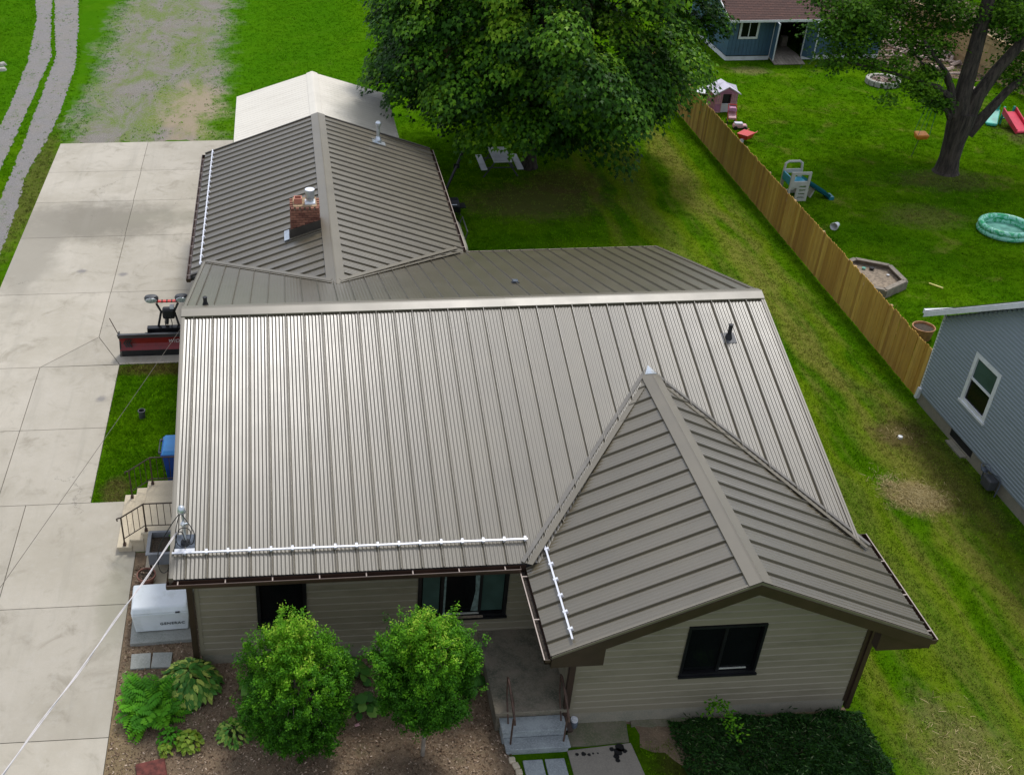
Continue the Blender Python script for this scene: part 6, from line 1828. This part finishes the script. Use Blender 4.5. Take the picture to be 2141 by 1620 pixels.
# things along the right side of the garage
tk = empty('propane_tank', (8.02, 18.0, 0), 'beige rounded fuel tank lying beside the garage wall', 'tank')
pts = [(0, -1.1, .78), (0, -1.02, .78), (0, -.85, .78), (0, .85, .78), (0, 1.02, .78), (0, 1.1, .78)]
MB().tube(pts, [.12, .28, .38, .38, .28, .12], 18).build('tank_body', M_TANKC, tk, smooth=True)
for x in (-.22, .22):
    for y in (-.7, .7): MB().tube([(x, y, 0), (x, y, .55)], .025, 6).build('leg', M_BLACKM, tk)
MB().tube([(.3, -.3, .78), (.42, -.3, 1.2), (.42, .9, 1.2), (.3, .9, .8)], .02, 6).build('pipe', M_DGREY, tk)
gr = empty('grill', (8.35, 20.75, 0), 'black barbecue grill beside the garage wall', 'grill')
bevel(MB().hexa([(-.28, -.22, .78), (.28, -.22, .78), (.28, .22, .78), (-.28, .22, .78), (-.24, -.12, 1.02), (.24, -.12, 1.02), (.24, .18, 1.02), (-.24, .18, 1.02)]).build('lid', M_BLACK, gr), .04)
MB().box(-.3, -.24, .60, .3, .24, .78).box(-.5, -.2, .74, -.3, .2, .77).box(.3, -.2, .74, .5, .2, .77).build('firebox', M_BLACKM, gr)
for x in (-.26, .26):
    for y in (-.2, .2): MB().tube([(x, y, 0), (x, y, .6)], .018, 5).build('leg', M_BLACKM, gr)
MB().tube([(-.15, -.27, .92), (.15, -.27, .92)], .012, 6).build('handle', M_GALV, gr)
ap = empty('leaning_pole', (8.1, 21.6, 0), 'dark slanting pole with a short brace standing right of the garage', 'pole')
MB().tube([(0, 0, .0), (.05, .15, .6), (1.0, 1.2, 2.25)], .055, 6).build('pole', M_BLACKM, ap)
MB().tube([(.15, .25, .7), (.75, -.1, .0)], .025, 5).build('brace', M_BLACKM, ap)
MB().rbox((.62, .78, 1.6), (.22, .06, .16)).build('bracket', M_BLACKM, ap)

# brush pile and leaf litter far behind the yard tree
bpz = empty('brush_pile', (36.0, 41.0, 0), 'pile of pale cut logs and brush behind the yard tree', 'brush pile')
st = MB()
for k in range(150):
    x, y = fr.gauss(0, 1.5), fr.gauss(0, 1.9); z = max(.05, .5 - .12 * math.hypot(x, y)) * fr.random() + .05
    a = fr.uniform(0, math.pi); l_ = fr.uniform(.2, .6)
    st.tube([(x - l_ * math.cos(a), y - l_ * math.sin(a), z), (x + l_ * math.cos(a), y + l_ * math.sin(a), z + fr.uniform(-.1, .15))], fr.uniform(.03, .10), 6)
st.build('cut_logs', M_ROCK, bpz, kind='stuff')
lit = rough_poly(ccw([(32.3, 38.2), (34.5, 36.2), (37.2, 35.0), (40, 28), (44, 30), (44, 52), (33.5, 52)]), .25, .6, 15)
sheet('leaf_litter', lit, .006, simple('leaf_litter', (0.125, 0.075, 0.045), 0.95, 0, .6, 3, .8, 30, dirt=((.30, .22, .17), .7, 8)), kind='structure')

# ------------------------------------------------------------------ trees
def limb(mb, pts, r, seg=8): mb.tube(pts, r, seg)
def maple():
    rng = np.random.default_rng(101)
    base = np.array([12.26, 25.9, 0]); cen = np.array([12.45, 26.1, 5.6])
    e = empty('maple_tree', tuple(base), 'large dense dark green maple tree behind the house with tan tinged leaves', 'tree')
    tm = MB()
    limb(tm, [(0, 0, -.1), (0, 0, .15), (.02, .02, .6), (.05, .05, 2.2), (.1, .1, 3.6)], [.45, .34, .25, .22, .20], 12)
    # leaf pads
    pads = []
    n = 0
    while n < 450:
        d = unit(rng.normal(size=(1, 3)))[0]
        up = d[2] > 0
        rad = np.array([7.1, 6.6, 5.9 if up else 3.35])
        shell = rng.uniform(.80, 1.0) if rng.random() < .82 else rng.uniform(.35, .8)
        az = math.atan2(d[1], d[0])
        lump = 1 + .06 * math.sin(4 * az + 1) + .05 * math.sin(7 * az + 5 * d[2])
        p = cen + d * rad * shell * lump * .93
        if p[2] < 1.75: continue
        # keep the trunk zone visible in front below
        if p[2] < 2.6 and math.hypot(p[0] - 12.26, p[1] - 22) < 1.6 and p[1] < 24.5 and p[2] < 1.9: continue
        # leave a few see-through gaps
        if rng.random() < .5 and any(np.linalg.norm((p - g) * (1, .55, 1)) < .75 for g in GAPS): continue
        pads.append((p, d, shell)); n += 1
    for q in ((11.6, 22.6, 2.95), (12.3, 22.4, 2.9), (9.2, 22.4, 2.9), (14.4, 21.9, 2.7)):
        dq = (np.array(q) - cen) / 7; pads.append((np.array(q), dq / np.linalg.norm(dq), .9))
    Cs, Ns, Ss, Tn, Sp = [], [], [], [], []
    for p, d, shell in pads:
        m_ = int(rng.uniform(260, 430))
        R_ = rng.uniform(.62, 1.15)
        rr_ = np.sqrt(rng.random(m_)) * R_
        a = rng.uniform(0, 2 * np.pi, m_)
        ox, oy = rr_ * np.cos(a), rr_ * np.sin(a)
        out = np.array([d[0], d[1], 0]); out = out / (np.linalg.norm(out) + 1e-6)
        sag = -.55 * (rr_ / R_) ** 2 * R_ * .7 - (ox * out[0] + oy * out[1]) * .45
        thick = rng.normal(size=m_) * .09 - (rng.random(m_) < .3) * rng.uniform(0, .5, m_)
        C = p + np.stack([ox, oy, sag + thick], 1)
        N = unit(np.stack([ox / R_ * .8, oy / R_ * .8, np.ones(m_)], 1) + out * .45 + rng.normal(size=(m_, 3)) * .33)
        Cs.append(C); Ns.append(N); Ss.append(rng.uniform(.12, .215, m_))
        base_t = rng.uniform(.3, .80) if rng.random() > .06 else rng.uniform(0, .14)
        if d[2] > .3 : base_t = min(1, base_t + .12)  # lit tops toned into colour: upper clumps paler, leaves beneath each clump darker
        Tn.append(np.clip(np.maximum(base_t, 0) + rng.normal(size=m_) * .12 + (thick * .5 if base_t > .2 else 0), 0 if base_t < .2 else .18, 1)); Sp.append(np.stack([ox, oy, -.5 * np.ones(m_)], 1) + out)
    C = np.concatenate(Cs); N = np.concatenate(Ns); S = np.concatenate(Ss); T = np.concatenate(Tn); P_ = np.concatenate(Sp)
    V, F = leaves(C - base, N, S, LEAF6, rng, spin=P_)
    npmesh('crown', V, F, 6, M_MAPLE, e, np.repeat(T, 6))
    # limbs
    for k in range(15):
        p, d, s_ = pads[k * 31 % len(pads)]
        t = p - base
        limb(tm, [(.08, .08, 2.2 + .12 * k), tuple(t * (.35, .35, .3) + (0, 0, 2.4)), tuple(t * (.7, .7, .72) + (0, 0, .9)), tuple(t)], [.12, .09, .05, .015], 6)
    limb(tm, [(.1, .1, 3.5), (.2, .3, 6), (.1, .2, 9)], [.2, .14, .04], 8)
    tm.build('trunk', M_BARK, e)
GAPS = [np.array(g) for g in ((13.6, 22.6, 6.4), (15.6, 22.0, 5.2), (11.2, 21.6, 4.3), (9.0, 21.5, 4.6), (14.9, 21.0, 3.2), (12.0, 22.2, 7.0))]
maple()

def yard_tree():
    rng = np.random.default_rng(202)
    base = np.array([29.1, 24.4, 0])
    e = empty('yard_tree', tuple(base), 'big forked shade tree with a thick dark trunk in the right yard', 'tree')
    tm = MB()
    def L(pts, r, seg=10): limb(tm, [tuple(np.array(p) - base) for p in pts], r, seg)
    L([(29.05, 24.4, -.1), (29.05, 24.4, .1), (29.03, 24.4, .6), (29.02, 24.42, 1.3), (29.05, 24.45, 2.1), (29.05, 24.45, 2.5)], [.60, .46, .38, .40, .50, .50], 14)
    L([(28.95, 24.4, 2.0), (28.80, 24.45, 3.0), (28.85, 24.6, 4.4), (28.9, 24.8, 6.2), (29.0, 25.2, 9)], [.40, .33, .29, .25, .16], 12)
    L([(29.2, 24.4, 2.1), (29.35, 24.35, 3.2), (29.75, 24.3, 4.2), (30.4, 24.2, 5.4), (31.4, 24.1, 7.2)], [.34, .27, .22, .19, .12], 10)
    L([(29.45, 24.4, 1.6), (29.9, 24.35, 2.4), (30.5, 24.4, 3.3), (31.2, 24.5, 4.0), (32.6, 24.6, 5.2)], [.25, .20, .16, .13, .08], 10)
    L([(28.6, 24.4, 2.4), (28.38, 24.4, 2.9), (28.20, 24.4, 3.5), (27.8, 24.3, 4.1), (27.2, 24.4, 4.7), (26.7, 24.6, 5.3)], [.24, .2, .15, .10, .07, .04], 8)
    L([(28.5, 24.4, 2.6), (28.05, 24.2, 3.25), (27.5, 24.1, 3.62), (26.6, 24.0, 3.93), (25.4, 24.0, 4.28), (23.9, 24.1, 4.62), (22.9, 24.2, 4.75)], [.2, .15, .11, .075, .05, .035, .02], 8)
    L([(28.45, 24.3, 2.3), (28.1, 24.1, 2.7), (27.6, 24.0, 2.95), (27.1, 23.9, 3.3)], [.1, .08, .05, .02], 6)
    L([(28.3, 24.4, 3.3), (27.9, 24.6, 3.9), (27.2, 24.8, 4.2), (26.4, 25.0, 4.9)], [.10, .07, .05, .02], 6)
    tm.build('trunk', M_BARK, e)
    pts = [(23.24,25.00,6.22),(24.76,26.00,5.75),(26.18,27.00,5.82),(27.22,27.00,5.62),(27.73,26.00,6.07),(28.24,25.00,6.33),(29.43,25.00,6.14),(29.69,24.00,6.41),(23.65,25.00,5.32),(24.09,24.50,4.92),(25.82,26.00,5.36),(26.84,26.00,5.16),(27.76,26.00,5.34),(28.67,26.00,5.51),(24.68,24.00,4.61),(25.59,24.00,4.69),(26.79,25.00,4.91),(27.52,25.00,4.99),(27.14,24.50,4.13),(26.86,24.00,3.55),(27.57,24.00,3.07),(25.02,23.00,3.60),(30.70,25.00,5.21),(30.96,25.00,4.47),(30.76,25.00,3.90),(31.43,25.00,3.51),(23.31,24.50,4.66),(22.65,24.50,5.84),(29.84,26.00,5.49),(26.15,24.00,4.03),(23.96,25.00,5.59),(29.75,24.00,5.97)]
    sparse = {14: .5, 15: .7, 21: .3, 19: 1.3, 20: .9, 18: 1.2}
    pads = [(np.array(p), sparse.get(i, 1.0), .55 if i in sparse else .8) for i, p in enumerate(pts)]
    for p in [(25.4, 26.5, 6.6), (24.2, 25.6, 6.3), (26.6, 27.3, 6.3), (28.6, 27.0, 6.2), (30.2, 25.6, 6.5), (31.2, 24.8, 6.0), (31.9, 25.4, 5.4), (32.2, 24.8, 4.6), (22.9, 25.6, 6.7), (27.4, 26.0, 6.6), (25.0, 25.2, 5.3), (30.9, 26.0, 5.8), (23.6, 24.6, 6.6), (24.4, 24.9, 6.0), (26.0, 26.4, 6.1)]:
        pads.append((np.array(p), 1.2, .85))
    # rest of the crown, mostly above the frame
    for k in range(90):
        d = unit(rng.normal(size=(1, 3)))[0]
        p = np.array([29.2, 25.6, 10.2]) + d * np.array([6.8, 6.0, 4.2]) * rng.uniform(.45, 1.0)
        if p[2] < 6.9 + (25 - p[1]) * .27 + .6: continue
        pads.append((p, .8, 1.0))
    Cs, Ns, Ss, Tn = [], [], [], []
    for p, dens, R_ in pads:
        m_ = int(560 * dens)
        q = rng.normal(size=(m_, 3)) * np.array([.5, .5, .26]) * R_
        Cs.append(p + q); Ns.append(unit(q * .6 + (0, 0, 1) + rng.normal(size=(m_, 3)) * .45)); Ss.append(rng.uniform(.09, .17, m_))
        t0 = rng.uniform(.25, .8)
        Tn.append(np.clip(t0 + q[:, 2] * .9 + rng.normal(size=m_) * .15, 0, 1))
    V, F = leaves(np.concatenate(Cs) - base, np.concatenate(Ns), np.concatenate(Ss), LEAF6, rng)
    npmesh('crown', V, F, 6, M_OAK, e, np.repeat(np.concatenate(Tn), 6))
yard_tree()
# trees just outside the frame whose foliage enters it at the top
def fringe(base, cen, rad, npad, label, mat, seed):
    rng = np.random.default_rng(seed); base = np.array(base)
    e = empty('broadleaf_tree', tuple(base), label, 'tree')
    tm = MB(); limb(tm, [(0, 0, -.1), (0, 0, 1.5), (.1, 0, cen[2] * .9)], [.35, .26, .12], 8); tm.build('trunk', M_BARK, e)
    Cs, Ns, Ss, Tn = [], [], [], []
    for k in range(npad):
        d = unit(rng.normal(size=(1, 3)))[0]; p = np.array(cen) + d * np.array(rad) * rng.uniform(.7, 1.0)
        q = rng.normal(size=(150, 3)) * np.array([.6, .6, .3])
        Cs.append(p + q); Ns.append(unit(q * .5 + (0, 0, 1) + rng.normal(size=(150, 3)) * .4)); Ss.append(rng.uniform(.14, .26, 150)); Tn.append(np.clip(rng.uniform(.1, .7) + rng.normal(size=150) * .12, 0, 1))
    V, F = leaves(np.concatenate(Cs) - base, np.concatenate(Ns), np.concatenate(Ss), LEAF6, rng)
    npmesh('crown', V, F, 6, mat, e, np.repeat(np.concatenate(Tn), 6))
fringe((10.5, 62.5, 0), (10.5, 62.5, 5.5), (5.5, 5, 4.6), 110, 'dark tree at the top edge beyond the open lawn', M_OAK, 303)
e = empty('leafy_bush', (-13.4, 45.0, 0), 'green leafy bush at the left edge beside the gravel lane', 'bush')
rng = np.random.default_rng(9)
q = unit(rng.normal(size=(2600, 3))) * np.array([.75, 1.1, .8]) * rng.uniform(.7, 1, (2600, 1)) + (0, 0, .75)
V, F = leaves(q, unit(q - (0, 0, .4) + rng.normal(size=(2600, 3)) * .3), rng.uniform(.10, .18, 2600), OVAL, rng)
npmesh('foliage', V, F, 6, M_FERN, e, np.repeat(rng.random(2600), 6))
MB().tube([(0, 0, 0), (0, 0, .9)], [.06, .03], 6).build('stems', M_BARK, e)
rk = random.Random(4)
for i, (x, y) in enumerate([(-11.6, 40.2), (-11.45, 39.4), (-11.7, 38.7)]):
    o = bevel(MB().hexa([(-.28, -.16, -.05), (.25, -.2, -.05), (.3, .15, -.05), (-.2, .2, -.05), (-.2, -.1, .14), (.18, -.12, .12), (.2, .1, .16), (-.15, .12, .13)]).build('pale_rock', M_STONE), .04)
    o.location = (x, y, 0); o.rotation_euler = (0, 0, rk.uniform(0, 3))
    tag(o, ['farthest of the three pale rocks edging the gravel lane', 'middle one of the three pale rocks edging the gravel lane', 'nearest of the three pale rocks edging the gravel lane'][i], 'rock', 'pale rocks edging the gravel lane')

# dry straw on the bare spots
rng = np.random.default_rng(55)
Cs = []
for cx_, cy_, rx_, ry_, n_ in ((17.75, 4.75, .62, .50, 2600), (17.3, 5.3, .5, .5, 500), (14.9, -3.2, .8, 1.6, 700), (18.5, 7.3, .5, .4, 120)):
    a = rng.uniform(0, 6.283, n_); r_ = np.abs(rng.normal(size=n_)) * .6
    Cs.append(np.stack([cx_ + rx_ * r_ * np.cos(a), cy_ + ry_ * r_ * np.sin(a), rng.uniform(.02, .05, n_)], 1))
C = np.concatenate(Cs)
V, F = leaves(C, rng.normal(size=C.shape) * .25 + (0, 0, 1), rng.uniform(.05, .15, len(C)), np.array([(-.03, -.5, 0), (.03, -.5, 0), (.025, .5, .05), (-.025, .5, .05)]), rng)
M_STRAW = leaf_mat('straw', [(0, (0.16, 0.13, 0.04)), (0.5, (0.36, 0.28, 0.12)), (1, (0.58, 0.47, 0.24))], 0.1, 0.8, 0.1)
npmesh('dry_straw', V, F, 4, M_STRAW, rnd=np.repeat(rng.random(len(C)), 4), label='pale dry straw scattered on bare spots of the side yard', cat='straw', kind='stuff')

# ------------------------------------------------------------------ grass
def in_poly(x, y, poly):
    c = np.zeros(len(x), bool); n = len(poly); j = n - 1
    for i in range(n):
        xi, yi = poly[i]; xj, yj = poly[j]
        k = ((yi > y) != (yj > y)) & (x < (xj - xi) * (y - yi) / (yj - yi + 1e-12) + xi)
        c ^= k; j = i
    return c
SOLID = [[(-7.05, -8), (-2.57, -8), (-2.57, 12.05), (.3, 12.05), (.3, 29.45), (-7.05, 29.45)], [(-2.7, -8), (-1.28, -8), (-1.28, 4.0), (-1.66, 5.88), (-2.7, 5.88)],
         [(-1.8, -8), (6.35, -8), (6.35, .7), (-1.25, 5.92), (-1.8, 5.92)], [(.3, .6), (13.1, .6), (13.1, 12.9), (.3, 12.9)], [(7.3, -1.5), (13.1, -1.5), (13.1, .7), (7.3, .7)],
         [(.2, 12.8), (7.0, 12.8), (7.0, 27.2), (.2, 27.2)], [(7.3, -8), (9.0, -8), (8.65, -1.3), (7.3, -1.3)], [(9.4, -8), (13.4, -8), (13.4, -1.3), (9.4, -1.3)], [(8.6, -2.0), (9.9, -1.9), (9.9, -1.3), (8.6, -1.3)],
         [(19.75, -1), (30, -1), (30, 8.9), (19.75, 8.9)], [(25.1, 38.9), (33.3, 38.9), (33.3, 46), (25.1, 46)], [(27.2, 38.0), (29.1, 38.0), (29.1, 39), (27.2, 39)],
         [(-1.3, 4.0), (.3, 4.0), (.3, 5.9), (-1.7, 5.9)]]
THIN = [PATCH, ccw(LT1 + MID1[::-1]), ccw(MID2 + RT1[::-1]), lit]
def grass(name, x0, x1, y0, y1, dens, blades, h, wd, label):
    rng = np.random.default_rng(int(x0 * 7 + y0 * 13 + 999))
    n = int((x1 - x0) * (y1 - y0) * dens)
    x = rng.uniform(x0, x1, n); y = rng.uniform(y0, y1, n)
    k = inview(np.stack([x, y, np.zeros(n)], 1), 130)
    x, y = x[k], y[k]
    keep = np.ones(len(x), bool)
    for p in SOLID: keep &= ~in_poly(x, y, p)
    th = np.zeros(len(x), bool)
    for p in THIN: th |= in_poly(x, y, p)
    pz = .5 + .25 * np.sin(x * 1.7 + 1.3 * np.sin(y * .9)) + .25 * np.sin(y * 1.1 + 2 * np.sin(x * .8)); pe = np.clip((np.abs(x + 3.6) - 2.2) / 1.3, 0, 1)
    keep &= ~th | (rng.random(len(x)) < np.where(x > -7.2, np.maximum(.30 * pz ** 2, pe), .05 + .25 * (pz > .78)))
    for cx_, cy_, r_ in ((17.75, 4.75, .6), (18.5, 7.3, .45), (12.26, 25.9, .6), (29.05, 24.4, .8), (11.8, 22.6, 1.2)):
        d = np.hypot(x - cx_, y - cy_)
        keep &= ~((d < r_) & (rng.random(len(x)) < .75))
    x, y = x[keep], y[keep]
    m_ = len(x) * blades
    bx = np.repeat(x, blades) + rng.normal(size=m_) * .045; by = np.repeat(y, blades) + rng.normal(size=m_) * .045
    a = rng.uniform(0, 2 * np.pi, m_); hh = h * rng.uniform(.55, 1.25, m_); w_ = wd * rng.uniform(.7, 1.3, m_)
    lx, ly = rng.normal(size=m_) * h * .55, rng.normal(size=m_) * h * .55
    V = np.empty((m_, 3, 3))
    V[:, 0] = np.stack([bx - np.cos(a) * w_, by - np.sin(a) * w_, np.zeros(m_)], 1)
    V[:, 1] = np.stack([bx + np.cos(a) * w_, by + np.sin(a) * w_, np.zeros(m_)], 1)
    V[:, 2] = np.stack([bx + lx, by + ly, hh], 1)
    t = np.clip(np.repeat(rng.random(len(x)) ** 1.5, blades) + rng.normal(size=m_) * .1, 0, 1)
    rn = np.repeat(t, 3)
    npmesh(name, V.reshape(-1, 3), np.arange(m_ * 3).reshape(m_, 3), 3, M_BLADE, rnd=rn, label=label, cat='grass', kind='stuff')
    return m_
ng = 0
ng += grass('side_lawn_grass', -2.7, .4, 5.8, 12.2, 420, 6, .055, .010, 'short thick grass on the small lawn between the driveway and the house')
ng += grass('lawn_grass', 8.4, 24, -4.2, 15, 170, 6, .045, .010, 'mown grass of the side yard along the cedar fence')
ng += grass('lawn_grass', 24, 38, 8.5, 15, 110, 6, .045, .012, 'mown grass of the right yard behind the blue grey house')
ng += grass('lawn_grass', 7, 46, 15, 32, 90, 6, .042, .014, 'mown grass under the maple and in the right yard')
ng += grass('lawn_grass', -16, 46, 32, 56, 50, 4, .045, .020, 'mown grass of the far lawns')
ng += grass('lawn_grass', -14, 7, 18, 32, 45, 5, .06, .018, 'grass along the gravel lane and driveway edge')
print('grass blades', ng)
